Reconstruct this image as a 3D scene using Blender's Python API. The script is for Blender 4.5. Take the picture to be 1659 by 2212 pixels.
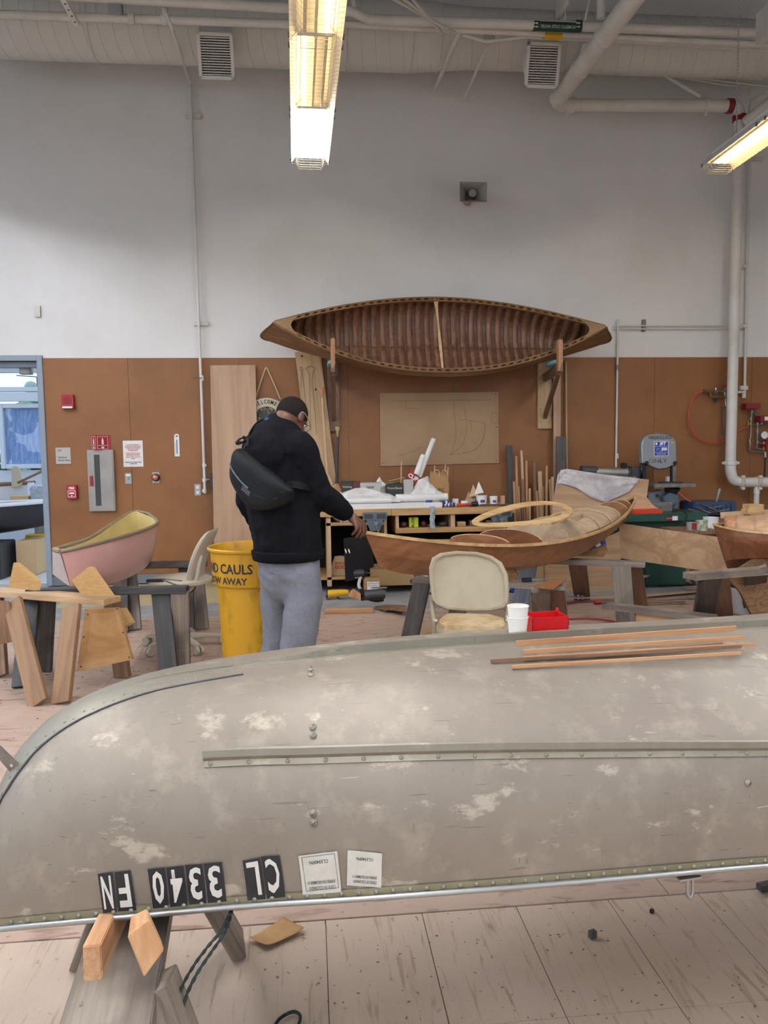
import bpy, bmesh, math, random
from mathutils import Vector, Matrix, noise
random.seed(7)
PI = math.pi; V = Vector
def R(a): return math.radians(a)
for _o in list(bpy.data.objects): bpy.data.objects.remove(_o)
SC = bpy.context.scene; COL = SC.collection
# ------------------------------------------------------------------ camera
IW, IH, FPX = 1659., 2212., 1650.
EYE = V((0, 0, 1.44)); YAW, PITCH, ROLL = R(5.53), R(4.42), R(-.775)
_f = V((math.sin(YAW)*math.cos(PITCH), math.cos(YAW)*math.cos(PITCH), -math.sin(PITCH)))
_r = V((math.cos(YAW), -math.sin(YAW), 0)); _u = _r.cross(_f)
CR = math.cos(ROLL)*_r + math.sin(ROLL)*_u; CU = -math.sin(ROLL)*_r + math.cos(ROLL)*_u
cam = bpy.data.cameras.new('camera'); camo = bpy.data.objects.new('camera', cam); COL.objects.link(camo)
cam.sensor_fit = 'HORIZONTAL'; cam.sensor_width = 36; cam.lens = 36*FPX/IW; cam.clip_start = .05; cam.clip_end = 200
camo.matrix_world = Matrix(((CR.x, CU.x, -_f.x, EYE.x), (CR.y, CU.y, -_f.y, EYE.y), (CR.z, CU.z, -_f.z, EYE.z), (0, 0, 0, 1)))
SC.camera = camo
def ray(px, py): return _f*FPX + CR*(px-IW/2) - CU*(py-IH/2)
def at(px, py, Y):                     # survey point: the place at depth Y that the photo shows there
    d = ray(px, py); return EYE + d*(Y/d.y)
def az(px, py, Z):                     # the same on a horizontal level Z
    d = ray(px, py); return EYE + d*((Z-EYE.z)/d.z)
# ------------------------------------------------------------------ world, daylight, exposure
SC.view_settings.view_transform = 'Standard'; SC.view_settings.look = 'None'; SC.view_settings.gamma = 1
SC.view_settings.use_curve_mapping = False
SC.view_settings.exposure = 0.28
wd = bpy.data.worlds.new('sky'); SC.world = wd; wd.use_nodes = True
_bg = wd.node_tree.nodes['Background']; _bg.inputs[0].default_value = (.70, .83, 1, 1); _bg.inputs[1].default_value = 1.7
SC.cycles.use_denoising = True
SC.cycles.max_bounces = 5; SC.cycles.diffuse_bounces = 3; SC.cycles.glossy_bounces = 2; SC.cycles.transparent_max_bounces = 5; SC.cycles.sample_clamp_indirect = 6; SC.cycles.adaptive_threshold = .12; SC.cycles.use_light_tree = False
TUBE = 70.0                            # radiance of a lit lamp tube
YW = 8.84                              # the back wall
XL, XR, YB, ZC = -6.2, 9.0, -5.5, 6.75 # room
WIN_L = (-2.5, 7.6, 1.0, 5.7)           # window band in the left wall (y0,y1,z0,z1)
ADDED_WIN_B = (-5.0, 7.5, .9, 4.0)           # unseen openings added behind the viewer to let in daylight (x0,x1,z0,z1)
def portal(name, loc, rot, sx, sy):
    l = bpy.data.lights.new(name, 'AREA'); l.shape = 'RECTANGLE'; l.size = sx; l.size_y = sy; l.cycles.is_portal = True
    o = bpy.data.objects.new(name, l); o.location = loc; o.rotation_euler = rot; COL.objects.link(o)
portal('window_portal', (XL-.1, (WIN_L[0]+WIN_L[1])/2, (WIN_L[2]+WIN_L[3])/2), (0, -PI/2, 0), WIN_L[3]-WIN_L[2], WIN_L[1]-WIN_L[0])
portal('window_portal', ((ADDED_WIN_B[0]+ADDED_WIN_B[1])/2, YB-.1, (ADDED_WIN_B[2]+ADDED_WIN_B[3])/2), (PI/2, 0, 0), ADDED_WIN_B[1]-ADDED_WIN_B[0], ADDED_WIN_B[3]-ADDED_WIN_B[2])
# ------------------------------------------------------------------ materials
def lin(c):
    if isinstance(c, str): c = [int(c[i:i+2], 16) for i in (0, 2, 4)]
    return tuple(((v/255)/12.92 if v/255 <= .04045 else ((v/255+.055)/1.055)**2.4) for v in c) + (1,)
MATS = {}
def newmat(name):
    m = bpy.data.materials.new(name); m.use_nodes = True
    return m, m.node_tree.nodes, m.node_tree.links, m.node_tree.nodes['Principled BSDF']
def mat(name, c, rough=.6, metal=0, c2=None, nscale=8, lo=.4, hi=.65, bump=0, stretch=(1, 1, 1), emit=0, trans=0, alpha=1, detail=6, spec=.5):
    if name in MATS: return MATS[name]
    m, N, L, b = newmat(name); MATS[name] = m
    b.inputs['Base Color'].default_value = lin(c); b.inputs['Roughness'].default_value = rough; b.inputs['Metallic'].default_value = metal
    b.inputs['Specular IOR Level'].default_value = spec
    if trans: b.inputs['Transmission Weight'].default_value = trans
    if alpha < 1: b.inputs['Alpha'].default_value = alpha
    if emit: b.inputs['Emission Color'].default_value = lin(c); b.inputs['Emission Strength'].default_value = emit
    if c2 or bump:
        tc = N.new('ShaderNodeTexCoord'); mp = N.new('ShaderNodeMapping'); mp.inputs['Scale'].default_value = stretch
        nz = N.new('ShaderNodeTexNoise'); nz.inputs['Scale'].default_value = nscale; nz.inputs['Detail'].default_value = detail; nz.inputs['Roughness'].default_value = .62
        L.new(tc.outputs['Object'], mp.inputs[0]); L.new(mp.outputs[0], nz.inputs['Vector'])
        if c2:
            r = N.new('ShaderNodeValToRGB'); r.color_ramp.elements[0].position = lo; r.color_ramp.elements[1].position = hi
            r.color_ramp.elements[0].color = lin(c); r.color_ramp.elements[1].color = lin(c2)
            L.new(nz.outputs['Fac'], r.inputs[0]); L.new(r.outputs[0], b.inputs['Base Color'])
        if bump:
            bp = N.new('ShaderNodeBump'); bp.inputs['Strength'].default_value = bump; bp.inputs['Distance'].default_value = .01
            L.new(nz.outputs['Fac'], bp.inputs['Height']); L.new(bp.outputs[0], b.inputs['Normal'])
    return m
def wood(name, c1, c2, axis='z', scale=9, stretch=.12, rough=.55, c3=None, dist=2.2, spots=.0, bump=.15):
    """plywood / timber: grain drawn out along one axis of the piece"""
    if name in MATS: return MATS[name]
    m, N, L, b = newmat(name); MATS[name] = m; b.inputs['Roughness'].default_value = rough
    tc = N.new('ShaderNodeTexCoord'); mp = N.new('ShaderNodeMapping')
    s = [1, 1, 1]; s['xyz'.index(axis)] = stretch; mp.inputs['Scale'].default_value = s
    L.new(tc.outputs['Object'], mp.inputs[0])
    w = N.new('ShaderNodeTexNoise'); w.inputs['Scale'].default_value = scale; w.inputs['Detail'].default_value = 3; w.inputs['Distortion'].default_value = dist*.35
    L.new(mp.outputs[0], w.inputs['Vector'])
    mul = N.new('ShaderNodeMath'); mul.operation = 'MULTIPLY'; mul.inputs[1].default_value = 7; L.new(w.outputs['Fac'], mul.inputs[0])
    fr = N.new('ShaderNodeMath'); fr.operation = 'PINGPONG'; fr.inputs[1].default_value = 1; L.new(mul.outputs[0], fr.inputs[0])
    fn = N.new('ShaderNodeTexNoise'); fn.inputs['Scale'].default_value = scale*9; fn.inputs['Detail'].default_value = 4; L.new(mp.outputs[0], fn.inputs['Vector'])
    mx = N.new('ShaderNodeMix'); mx.data_type = 'FLOAT'; mx.inputs[0].default_value = .45; L.new(fr.outputs[0], mx.inputs[2]); L.new(fn.outputs['Fac'], mx.inputs[3])
    r = N.new('ShaderNodeValToRGB'); r.color_ramp.elements[0].color = lin(c1); r.color_ramp.elements[1].color = lin(c2)
    r.color_ramp.elements[0].position = .2; r.color_ramp.elements[1].position = .8
    L.new(mx.outputs[0], r.inputs[0]); out = r.outputs[0]
    if c3:
        n3 = N.new('ShaderNodeTexNoise'); n3.inputs['Scale'].default_value = 4; n3.inputs['Detail'].default_value = 7; L.new(tc.outputs['Object'], n3.inputs['Vector'])
        r3 = N.new('ShaderNodeValToRGB'); r3.color_ramp.elements[0].position = .5; r3.color_ramp.elements[1].position = .72
        mc = N.new('ShaderNodeMix'); mc.data_type = 'RGBA'; L.new(n3.outputs['Fac'], r3.inputs[0]); L.new(r3.outputs[0], mc.inputs[0])
        L.new(out, mc.inputs[6]); mc.inputs[7].default_value = lin(c3); out = mc.outputs[2]
    L.new(out, b.inputs['Base Color'])
    if bump:
        bp = N.new('ShaderNodeBump'); bp.inputs['Strength'].default_value = bump; bp.inputs['Distance'].default_value = .004
        L.new(fn.outputs['Fac'], bp.inputs['Height']); L.new(bp.outputs[0], b.inputs['Normal'])
    return m
# ------------------------------------------------------------------ objects
def PM(o): return o.matrix_world if False else (Matrix.Translation(o.location) @ o.rotation_euler.to_matrix().to_4x4())
def thing(name, label, cat, loc=(0, 0, 0), rz=0, group=None):
    o = bpy.data.objects.new(name, None); o.empty_display_size = .1; COL.objects.link(o)
    o.location = loc; o.rotation_euler = (0, 0, rz); return tag(o, label, cat, group)
def tag(o, label, cat, group=None, kind=None):
    if label: o['label'] = label
    if cat: o['category'] = cat
    if group: o['group'] = group
    if kind: o['kind'] = kind
    return o
def world_of(o):
    m = PM(o)
    return m if o.parent is None else world_of(o.parent) @ o.matrix_parent_inverse @ o.matrix_basis
def put(o, parent, local=False):
    if parent is not None:
        o.parent = parent
        if not local: o.matrix_parent_inverse = world_of(parent).inverted()
    return o
def struct(o): o['kind'] = 'structure'; return o
def copy_tree(o, parent=None):
    c = o.copy(); COL.objects.link(c)
    if parent is not None:
        c.parent = parent; c.matrix_parent_inverse = o.matrix_parent_inverse.copy()
    for ch in [x for x in bpy.data.objects if x.parent == o]: copy_tree(ch, c)
    return c
def frame(z, up=V((0, 0, 1))):
    z = V(z).normalized(); up = V(up)
    if abs(z.dot(up)) > .999: up = V((1, 0, 0))
    x = up.cross(z).normalized(); y = z.cross(x); return x, y, z
class G:
    def __init__(s): s.v = []; s.f = []
    def add(s, vs, fs):
        n = len(s.v); s.v += [V(a) for a in vs]; s.f += [tuple(i+n for i in f) for f in fs]; return s
    def box(s, c, d, M=None):
        c = V(c); vs = []
        for i in (-.5, .5):
            for j in (-.5, .5):
                for k in (-.5, .5):
                    p = V((i*d[0], j*d[1], k*d[2])); vs.append(c + ((M @ p) if M is not None else p))
        return s.add(vs, [(0, 1, 3, 2), (4, 6, 7, 5), (0, 4, 5, 1), (2, 3, 7, 6), (0, 2, 6, 4), (1, 5, 7, 3)])
    def bb(s, a, b): a, b = V(a), V(b); return s.box((a+b)/2, (abs(b.x-a.x), abs(b.y-a.y), abs(b.z-a.z)))
    def beam(s, p0, p1, w, t, up=V((0, 0, 1))):
        p0, p1 = V(p0), V(p1); x, y, z = frame(p1-p0, up)
        return s.box((p0+p1)/2, (w, t, (p1-p0).length), Matrix((x, y, z)).transposed())
    def loft(s, rings, caps=True, closed=True):
        n = len(rings[0]); m = len(rings); vs = [p for r in rings for p in r]; fs = []
        for i in range(m-1):
            for j in range(n if closed else n-1):
                a, b = i*n+j, i*n+(j+1) % n; fs.append((a, b, b+n, a+n))
        if caps and closed: fs.append(tuple(range(n-1, -1, -1))); fs.append(tuple((m-1)*n+j for j in range(n)))
        return s.add(vs, fs)
    def cyl(s, p0, p1, r0, r1=None, n=12, caps=True):
        p0, p1 = V(p0), V(p1); r1 = r0 if r1 is None else r1; x, y, z = frame(p1-p0)
        ring = lambda c, r: [c + x*(r*math.cos(2*PI*k/n)) + y*(r*math.sin(2*PI*k/n)) for k in range(n)]
        return s.loft([ring(p0, r0), ring(p1, r1)], caps)
    def tube(s, path, r, n=8, caps=True):
        path = [V(p) for p in path]; rings = []; x = None
        for i, p in enumerate(path):
            t = (path[min(i+1, len(path)-1)] - path[max(i-1, 0)]).normalized()
            if x is None: x = frame(t)[0]
            x = (x - t*x.dot(t)).normalized(); y = t.cross(x); rr = r[i] if isinstance(r, (list, tuple)) else r
            rings.append([p + x*(rr*math.cos(2*PI*k/n)) + y*(rr*math.sin(2*PI*k/n)) for k in range(n)])
        return s.loft(rings, caps)
    def lathe(s, prof, c=(0, 0, 0), n=24, axis=V((0, 0, 1)), caps=False, sx=1, sy=1):
        c = V(c); x, y, z = frame(axis)
        return s.loft([[c + z*h + x*(r*sx*math.cos(2*PI*k/n)) + y*(r*sy*math.sin(2*PI*k/n)) for k in range(n)] for r, h in prof], caps)
    def prism(s, poly, o, x, y, t):
        """flat outline (2-D, along x and y from o) given thickness t along x cross y"""
        o, x, y = V(o), V(x).normalized(), V(y).normalized(); z = x.cross(y).normalized()*t
        a = [o + x*p[0] + y*p[1] for p in poly]
        return s.loft([a, [p+z for p in a]])
    def grid(s, fn, nu, nv):
        vs = [fn(i/nu, j/nv) for i in range(nu+1) for j in range(nv+1)]; w = nv+1
        return s.add(vs, [(i*w+j, (i+1)*w+j, (i+1)*w+j+1, i*w+j+1) for i in range(nu) for j in range(nv)])
    def ball(s, c, r, n=10, sc=(1, 1, 1)):
        c = V(c); rings = []
        for i in range(n//2+1):
            a = -PI/2 + PI*i/(n//2); rr = max(math.cos(a), .001)
            rings.append([c + V((r*sc[0]*rr*math.cos(2*PI*k/n), r*sc[1]*rr*math.sin(2*PI*k/n), r*sc[2]*math.sin(a))) for k in range(n)])
        return s.loft(rings, False)
    def build(s, name, m, parent=None, smooth=0, bevel=0, solid=0, origin=None, M=None, local=False, sub=0):
        me = bpy.data.meshes.new(name)
        vs = s.v
        if origin is not None: origin = V(origin); vs = [p-origin for p in vs]
        me.from_pydata([tuple(p) for p in vs], [], s.f); me.validate(); me.update()
        bm = bmesh.new(); bm.from_mesh(me); bmesh.ops.recalc_face_normals(bm, faces=bm.faces)
        if bevel: bmesh.ops.bevel(bm, geom=[e for e in bm.edges if len(e.link_faces) == 2 and e.calc_face_angle(0) > .6], offset=bevel, segments=2, affect='EDGES', clamp_overlap=True)
        bm.to_mesh(me); bm.free()
        if smooth:
            me.polygons.foreach_set('use_smooth', [True]*len(me.polygons)); me.set_sharp_from_angle(angle=R(smooth))
        me.materials.append(MATS[m] if isinstance(m, str) else m)
        o = bpy.data.objects.new(name, me); COL.objects.link(o)
        if origin is not None: o.location = origin
        if M is not None: o.matrix_basis = M
        if solid:
            md = o.modifiers.new('thickness', 'SOLIDIFY'); md.thickness = solid; md.offset = 0
        if sub:
            md = o.modifiers.new('smooth', 'SUBSURF'); md.levels = sub; md.render_levels = sub
        return put(o, parent, local)
def board(name, p0, p1, w, t, m, parent=None, up=(0, 0, 1), bevel=.002):
    """one straight timber from p0 to p1: its own grain runs along local z"""
    p0, p1 = V(p0), V(p1); x, y, z = frame(p1-p0, up); L = (p1-p0).length
    M = Matrix((x, y, z)).transposed().to_4x4(); M.translation = (p0+p1)/2
    return G().box((0, 0, 0), (w, t, L)).build(name, m, parent, bevel=bevel, M=M)
def panel(name, poly, o, x, y, t, m, parent=None, bevel=0):
    x, y = V(x).normalized(), V(y); y = (y - x*y.dot(x)).normalized(); z = x.cross(y)
    M = Matrix((x, y, z)).transposed().to_4x4(); M.translation = V(o)
    return G().prism(poly, (0, 0, 0), (1, 0, 0), (0, 1, 0), t).build(name, m, parent, bevel=bevel, M=M)
def basis(x, y, o):
    x, y = V(x).normalized(), V(y).normalized(); M = Matrix((x, y, x.cross(y))).transposed().to_4x4(); M.translation = V(o); return M
def wallM(p): return basis((1, 0, 0), (0, 0, 1), p)
def textmesh(s, size, bold=0, align='CENTER', extrude=.0006):
    c = bpy.data.curves.new('lettering', 'FONT'); c.body = s; c.size = size; c.align_x = align; c.align_y = 'CENTER'; c.offset = bold; c.extrude = extrude; c.resolution_u = 2
    o = bpy.data.objects.new('lettering', c); me = bpy.data.meshes.new_from_object(o)
    bpy.data.objects.remove(o); bpy.data.curves.remove(c); return me
def text(name, s, size, M, m, parent=None, bold=0, sx=1, align='CENTER', extrude=.0006):
    me = textmesh(s, size, bold, align, extrude); me.materials.clear(); me.materials.append(MATS[m])
    o = bpy.data.objects.new(name, me); COL.objects.link(o)
    o.matrix_basis = M @ Matrix.Diagonal((sx, 1, 1, 1)); return put(o, parent)
def smoothpath(pts, n=6):
    pts = [V(p) for p in pts]; out = []
    for i in range(len(pts)-1):
        a, b, c, d = pts[max(i-1, 0)], pts[i], pts[i+1], pts[min(i+2, len(pts)-1)]
        for k in range(n):
            t = k/n; out.append(.5*((2*b)+(c-a)*t+(2*a-5*b+4*c-d)*t*t+(3*b-a-3*c+d)*t**3))
    out.append(pts[-1]); return out
def interp(xs, ys, x):
    if x <= xs[0]: return ys[0]
    for i in range(len(xs)-1):
        if x <= xs[i+1]:
            t = (x-xs[i])/(xs[i+1]-xs[i]); return ys[i]+(ys[i+1]-ys[i])*t
    return ys[-1]
def scurve(xs, ys, x):   # smooth interpolation (monotone hermite-ish)
    if x <= xs[0]: return ys[0]
    if x >= xs[-1]: return ys[-1]
    n = len(xs)
    d = [(ys[min(i+1, n-1)]-ys[max(i-1, 0)])/(xs[min(i+1, n-1)]-xs[max(i-1, 0)]) for i in range(n)]
    for i in range(n-1):
        if x <= xs[i+1]:
            h = xs[i+1]-xs[i]; t = (x-xs[i])/h
            return (2*t**3-3*t*t+1)*ys[i]+(t**3-2*t*t+t)*h*d[i]+(-2*t**3+3*t*t)*ys[i+1]+(t**3-t*t)*h*d[i+1]
# palette
mat('paint_white', 'e6e3df', .75, c2='e0ddd8', nscale=1.5, bump=.02)
mat('pipe_white', 'dcd8d0', .4, c2='d0cabf', nscale=3)
mat('duct_white', 'd6d2ca', .45)
wood('ply_deck', 'b3977a', 'c8b08e', 'x', 5, .12, bump=.03)
mat('ceiling_grey', '9a9c9f', .8)
mat('steel', 'a9a9a6', .35, .9)
mat('steel_dull', '8d8b86', .5, .7, c2='757068', nscale=14)
mat('chrome', 'd8d8d8', .15, 1)
mat('black', '0b0b0d', .5); mat('black_matte', '101013', .85); mat('dark_grey', '35363a', .55)
mat('white', 'eeeeea', .55); mat('paper', 'ece9e4', .8, c2='e2ded8', nscale=6); mat('red', 'a51724', .4); mat('red_deep', '7d1520', .45)
mat('ink', '26262a', .8); mat('pencil', '6f5d48', .9); mat('grey_plate', 'b9b5ac', .4, .3)
mat('trim_grey', '8e9aa6', .5); mat('base_grey', '747b80', .7)
mat('kraft', 'b08a5c', .85, c2='a07a4e', nscale=10); mat('kraft_pale', 'c4a67c', .85)
mat('beige_plastic', 'ada188', .5, c2='a4977c', nscale=5); mat('blue', '1f3f9a', .5); mat('blue_tape', '22408f', .6)
mat('yellow', 'd9a50e', .5); mat('orange_red', 'd23a1c', .45); mat('green_machine', '1f4a3e', .45); mat('grey_blue', '5b6a74', .5)
mat('brass', '8c7a56', .4, .8); mat('rope_tan', 'c8b491', .9); mat('red_hose', 'b5442f', .5)
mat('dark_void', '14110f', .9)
wood('ply_pale', 'b88e6c', 'd0ab88', 'z', 5, .14); wood('ply_pale_x', 'b28a68', 'cba784', 'x', 5, .14)
wood('ply_pink', 'a98668', 'bd9b7d', 'z', 4, .08); wood('ply_tan', '7a5a3e', '94714f', 'z', 8, .08); wood('ply_tan_x', 'a07748', 'b38c5c', 'x', 5, .3)
wood('ply_hull', '7c5030', '966843', 'x', 6, .10, rough=.35, bump=.05); wood('ply_hull_dark', '6e4226', '8b5836', 'x', 6, .10, rough=.35, bump=.05)
wood('pine', 'b8946a', 'd2b088', 'z', 10, .06); wood('pine_x', 'b8925f', 'd6b380', 'x', 10, .06)
wood('pine_orange', 'b07c52', 'cb9e72', 'z', 14, .06); wood('cedar', 'a06f48', 'c2936a', 'z', 16, .05)
wood('grey_wood', '6d6257', '8f8477', 'z', 16, .05, c3='5c544c'); wood('dark_wood', '39342f', '57504a', 'z', 16, .05, c3='2b2825')
wood('brown_wood', '6a4c36', '8a6a50', 'z', 14, .05); wood('dark_stain', '2c2c2c', '454442', 'z', 16, .05)
wood('blue_grey_wood', '6f7780', '929aa3', 'z', 14, .05); wood('blond', 'ab8c62', 'bfa179', 'z', 6, .05)
wood('mdf', 'b68d55', 'c39b63', 'x', 30, .5, bump=.02); wood('osb', 'a8834f', '7d5a34', 'x', 18, .35, dist=5)
wood('old_canoe_rib', '6b4932', '8a6347', 'z', 14, .06, rough=.5); wood('old_canoe_plank', '54382a', '6d4c38', 'x', 12, .08, rough=.5)
wood('old_canoe_out', '6f5036', '8a6744', 'x', 8, .08, rough=.4); wood('old_canoe_rail', '6d4f33', '836340', 'x', 14, .05, rough=.4)
# ================================================================== THE ROOM
def floor_mat(name, c1, c2, c3, streak=(30, 3, 1), sc=1):
    m, N, L, b = newmat(name); MATS[name] = m; b.inputs['Roughness'].default_value = .6
    tc = N.new('ShaderNodeTexCoord')
    def nz(scale, stretch=(1, 1, 1), det=6, d=0):
        mp = N.new('ShaderNodeMapping'); mp.inputs['Scale'].default_value = stretch; L.new(tc.outputs['Object'], mp.inputs[0])
        n = N.new('ShaderNodeTexNoise'); n.inputs['Scale'].default_value = scale; n.inputs['Detail'].default_value = det; n.inputs['Distortion'].default_value = d
        L.new(mp.outputs[0], n.inputs['Vector']); return n.outputs['Fac']
    def ramp(x, a, bb):
        r = N.new('ShaderNodeValToRGB'); r.color_ramp.elements[0].position = a; r.color_ramp.elements[1].position = bb; L.new(x, r.inputs[0]); return r.outputs[0]
    def mix(f, a, bb):
        q = N.new('ShaderNodeMix'); q.data_type = 'RGBA'; L.new(f, q.inputs[0])
        if isinstance(a, tuple): q.inputs[6].default_value = a
        else: L.new(a, q.inputs[6])
        q.inputs[7].default_value = bb; return q.outputs[2]
    c = mix(ramp(nz(1.6, det=8), .38, .68), lin(c1), lin(c2))
    c = mix(ramp(nz(4*sc, streak, 5, .6), .56, .70), c, lin(c3))
    c = mix(ramp(nz(38, (1, 1, 1), 3), .66, .74), c, lin(c3))
    L.new(c, b.inputs['Base Color'])
    bp = N.new('ShaderNodeBump'); bp.inputs['Strength'].default_value = .12; bp.inputs['Distance'].default_value = .006
    L.new(nz(60, (6, 1, 1), 3), bp.inputs['Height']); L.new(bp.outputs[0], b.inputs['Normal'])
floor_mat('floor_paint', 'c7b29e', 'b7a18d', 'a58d77', (16, 1.6, 1), .8)
floor_mat('floor_ply', 'baa290', 'ae9482', '8a6b58', (1.2, 5, 1), 1.2)
mat('concrete', '9b9a98', .75, c2='87878a', nscale=4, bump=.05); mat('yard_concrete', 'b4b6ba', .7, c2='a6a8ad', nscale=3)
mat('yellow_floor', 'b9a875', .7, c2='a6a08a', nscale=5)
mat('hardboard', '8d5d30', .55, c2='7f512a', nscale=2.2, lo=.35, hi=.7, bump=.03, detail=9)
floor = struct(G().bb((XL, YB, -.1), (XR, YW+.2, -.012)).build('floor', 'concrete'))
def slab(x0, x1, y0, y1, z1, m, nm='floor_panel', g=.0011):
    G().bb((x0+g, y0+g, -.0125), (x1-g, y1-g, z1)).build(nm, m, floor, bevel=.0008)
for j in range(3):                     # scored squares in the painted front strip
    ya = 2.27-.48*(j+1)
    for i in range(10): slab(.021+.3013*i, .021+.3013*(i+1), ya, ya+.48, 0, 'floor_paint')
for i in range(3): slab(.021-1.2*(i+1), .021-1.2*i, 2.27-1.44, 2.27, 0, 'floor_paint')
slab(XL+.01, -3.579, .83, 2.27, 0, 'floor_paint'); slab(3.034, XR-.01, .83, 2.27, 0, 'floor_paint'); slab(XL+.01, XR-.01, YB+.01, .83, 0, 'floor_paint')
for i in range(6):
    for j in range(2): slab(XL+.01+2.44*i, XL+.01+2.44*(i+1), 2.27+2.31*j, 2.27+2.31*(j+1), .003, 'floor_ply', 'plywood_sheet', .001)
G().bb((-2.5, 7.55, -.0125), (-.75, 8.79, -.008)).build('painted_patch', 'yellow_floor', floor)
mat('ground_out', '6a6a66', .9)
struct(G().bb((-60, -60, -.3), (60, 60, -.11)).build('ground', 'ground_out'))  # unseen plane added to block sky light rising from below the horizon
# back wall with the doorway at its left end
XD0, XD1, ZD = -4.75, -2.955, 2.50
w = G().bb((XD1, YW, 0), (XR, YW+.2, ZC)).bb((XL-.2, YW, 0), (XD0, YW+.2, ZC)).bb((XD0, YW, ZD), (XD1, YW+.2, ZC))
wall_back = struct(w.build('wall_back', 'paint_white'))
xs = [-2.895, -1.985] + [-1.985+1.2195*k for k in range(1, 10)]
for a, b in zip(xs[:-1], xs[1:]):
    G().bb((a+.0015, YW-.012, .105), (min(b, XR)-.0015, YW+.001, 2.53)).build('wall_panel', 'hardboard', wall_back, bevel=.0012)
struct(G().bb((XD1+.06, YW-.014, 0), (XR, YW+.001, .102)).build('baseboard_back', 'base_grey'))
t1 = G()
for x in (XD1+.03, XD0-.03): t1.bb((x-.03, YW-.03, 0), (x+.03, YW+.23, ZD+.06))
t1.bb((XD0, YW-.03, ZD), (XD1, YW+.23, ZD+.06)); t1.bb((XD0, YW+.06, ZD-.06), (XD1, YW+.15, ZD)); t1.bb((XD1-.03, YW+.05, 0), (XD1, YW+.15, ZD))
struct(t1.build('trim_1', 'trim_grey', bevel=.004))
lw = G(); y0, y1, z0, z1 = WIN_L
lw.bb((XL-.2, YB-.2, 0), (XL, y0, ZC)).bb((XL-.2, y1, 0), (XL, YW, ZC)).bb((XL-.2, y0, 0), (XL, y1, z0)).bb((XL-.2, y0, z1), (XL, y1, ZC))
for k in range(1, 5): lw.bb((XL-.12, y0+(y1-y0)*k/5-.04, z0), (XL-.04, y0+(y1-y0)*k/5+.04, z1))
struct(lw.build('wall_left', 'paint_white'))
struct(G().bb((XR, YB-.2, 0), (XR+.2, YW+.2, ZC)).build('wall_right', 'paint_white'))
rw = G(); x0, x1, z0, z1 = ADDED_WIN_B
rw.bb((XL, YB-.2, 0), (x0, YB, ZC)).bb((x1, YB-.2, 0), (XR, YB, ZC)).bb((x0, YB-.2, 0), (x1, YB, z0)).bb((x0, YB-.2, z1), (x1, YB, ZC))
for k in range(1, 7): rw.bb((x0+(x1-x0)*k/7-.05, YB-.14, z0), (x0+(x1-x0)*k/7+.05, YB-.04, z1))
struct(rw.build('wall_front', 'paint_white'))
struct(G().bb((XL-.2, YB-.2, ZC), (XR+.2, YW+.2, ZC+.2)).build('ceiling', 'ceiling_grey'))
# ------------------------------------------------------------------ yard behind the doorway
YY = 12.6
struct(G().bb((-10, YW+.2, -.1), (-1.0, YY+.2, -.004)).build('floor_yard', 'yard_concrete'))
yx = lambda px: at(px, 1000, YY).x
yz = lambda py: at(50, py, YY).z
mat('alu_frame', 'c6cfd8', .45); mat('cabinet_steel', 'a5a199', .4, .5, c2='99958d', nscale=5); mat('yard_wall', 'c2c9d2', .7)
mat('dirty_glass', '6d8fc8', .35, c2='9db6dc', nscale=5, stretch=(6, 1, 1), alpha=.72); mat('clear_glass', 'c4e0ea', .1, alpha=.25)
yw = G().bb((-10, YY, 0), (-1.0, YY+.15, yz(1016))).bb((yx(99)+1.6, YY, 0), (-1.0, YY+.15, 3.6)).bb((-10, YY, 0), (yx(-40)-.9, YY+.15, 3.6))
struct(yw.build('wall_yard', 'yard_wall'))
def window(nm, xa, xb, za, zb, glass, parts):
    w0 = struct(G().bb((xa, YY-.05, za), (xa+.07, YY+.08, zb)).bb((xb-.07, YY-.05, za), (xb, YY+.08, zb)).bb((xa+.07, YY-.05, za), (xb-.07, YY+.08, za+.07)).bb((xa+.07, YY-.05, zb-.07), (xb-.07, YY+.08, zb)).build(nm, 'alu_frame', bevel=.006))
    G().bb((xa+.07, YY+.01, za+.07), (xb-.07, YY+.018, zb-.07)).build('pane', glass, w0)
    n = len(parts)
    for (a, b, c, d) in parts:
        G().bb((a, YY-.08, c), (b, YY-.03, d)).build('sash_frame', 'alu_frame', w0, bevel=.006)
xw0 = yx(4); xw1 = xw0+1.55
window('window_1', xw0, xw1, yz(1012), yz(872), 'dirty_glass', [])
window('window_2', xw0-.2, xw1, yz(846), yz(795), 'clear_glass', [(xw0-.2, xw1, yz(868), yz(848))])
struct(G().bb((-10, YY-.1, yz(794)), (-1.0, YY+.15, yz(794)+.25)).build('trim_2', 'alu_frame'))
mat('leaf_far', '4f7058', .8, c2='86a58f', nscale=9)
random.seed(3)
for k in range(4):
    g = G(); c = V((-5.9+1.5*k, 15.2+.3*random.random(), .2))
    for q in range(44): g.ball(c+V((random.uniform(-.68, .68), random.uniform(-.5, .5), random.uniform(0, 2.6))), random.uniform(.05, .05) + random.uniform(.06, .26), 8, (1, 1, .8))
    for q in range(3): g.cyl(c+V((-.2+.2*q, 0, -.3)), c+V((-.3+.3*q, 0, 1.8)), .035, .02, 6)
    o = g.build('garden_shrub', 'leaf_far', smooth=60)
    tag(o, 'leafy green shrub growing outside behind the yard window', 'shrub', 'shrubs behind the window')
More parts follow.
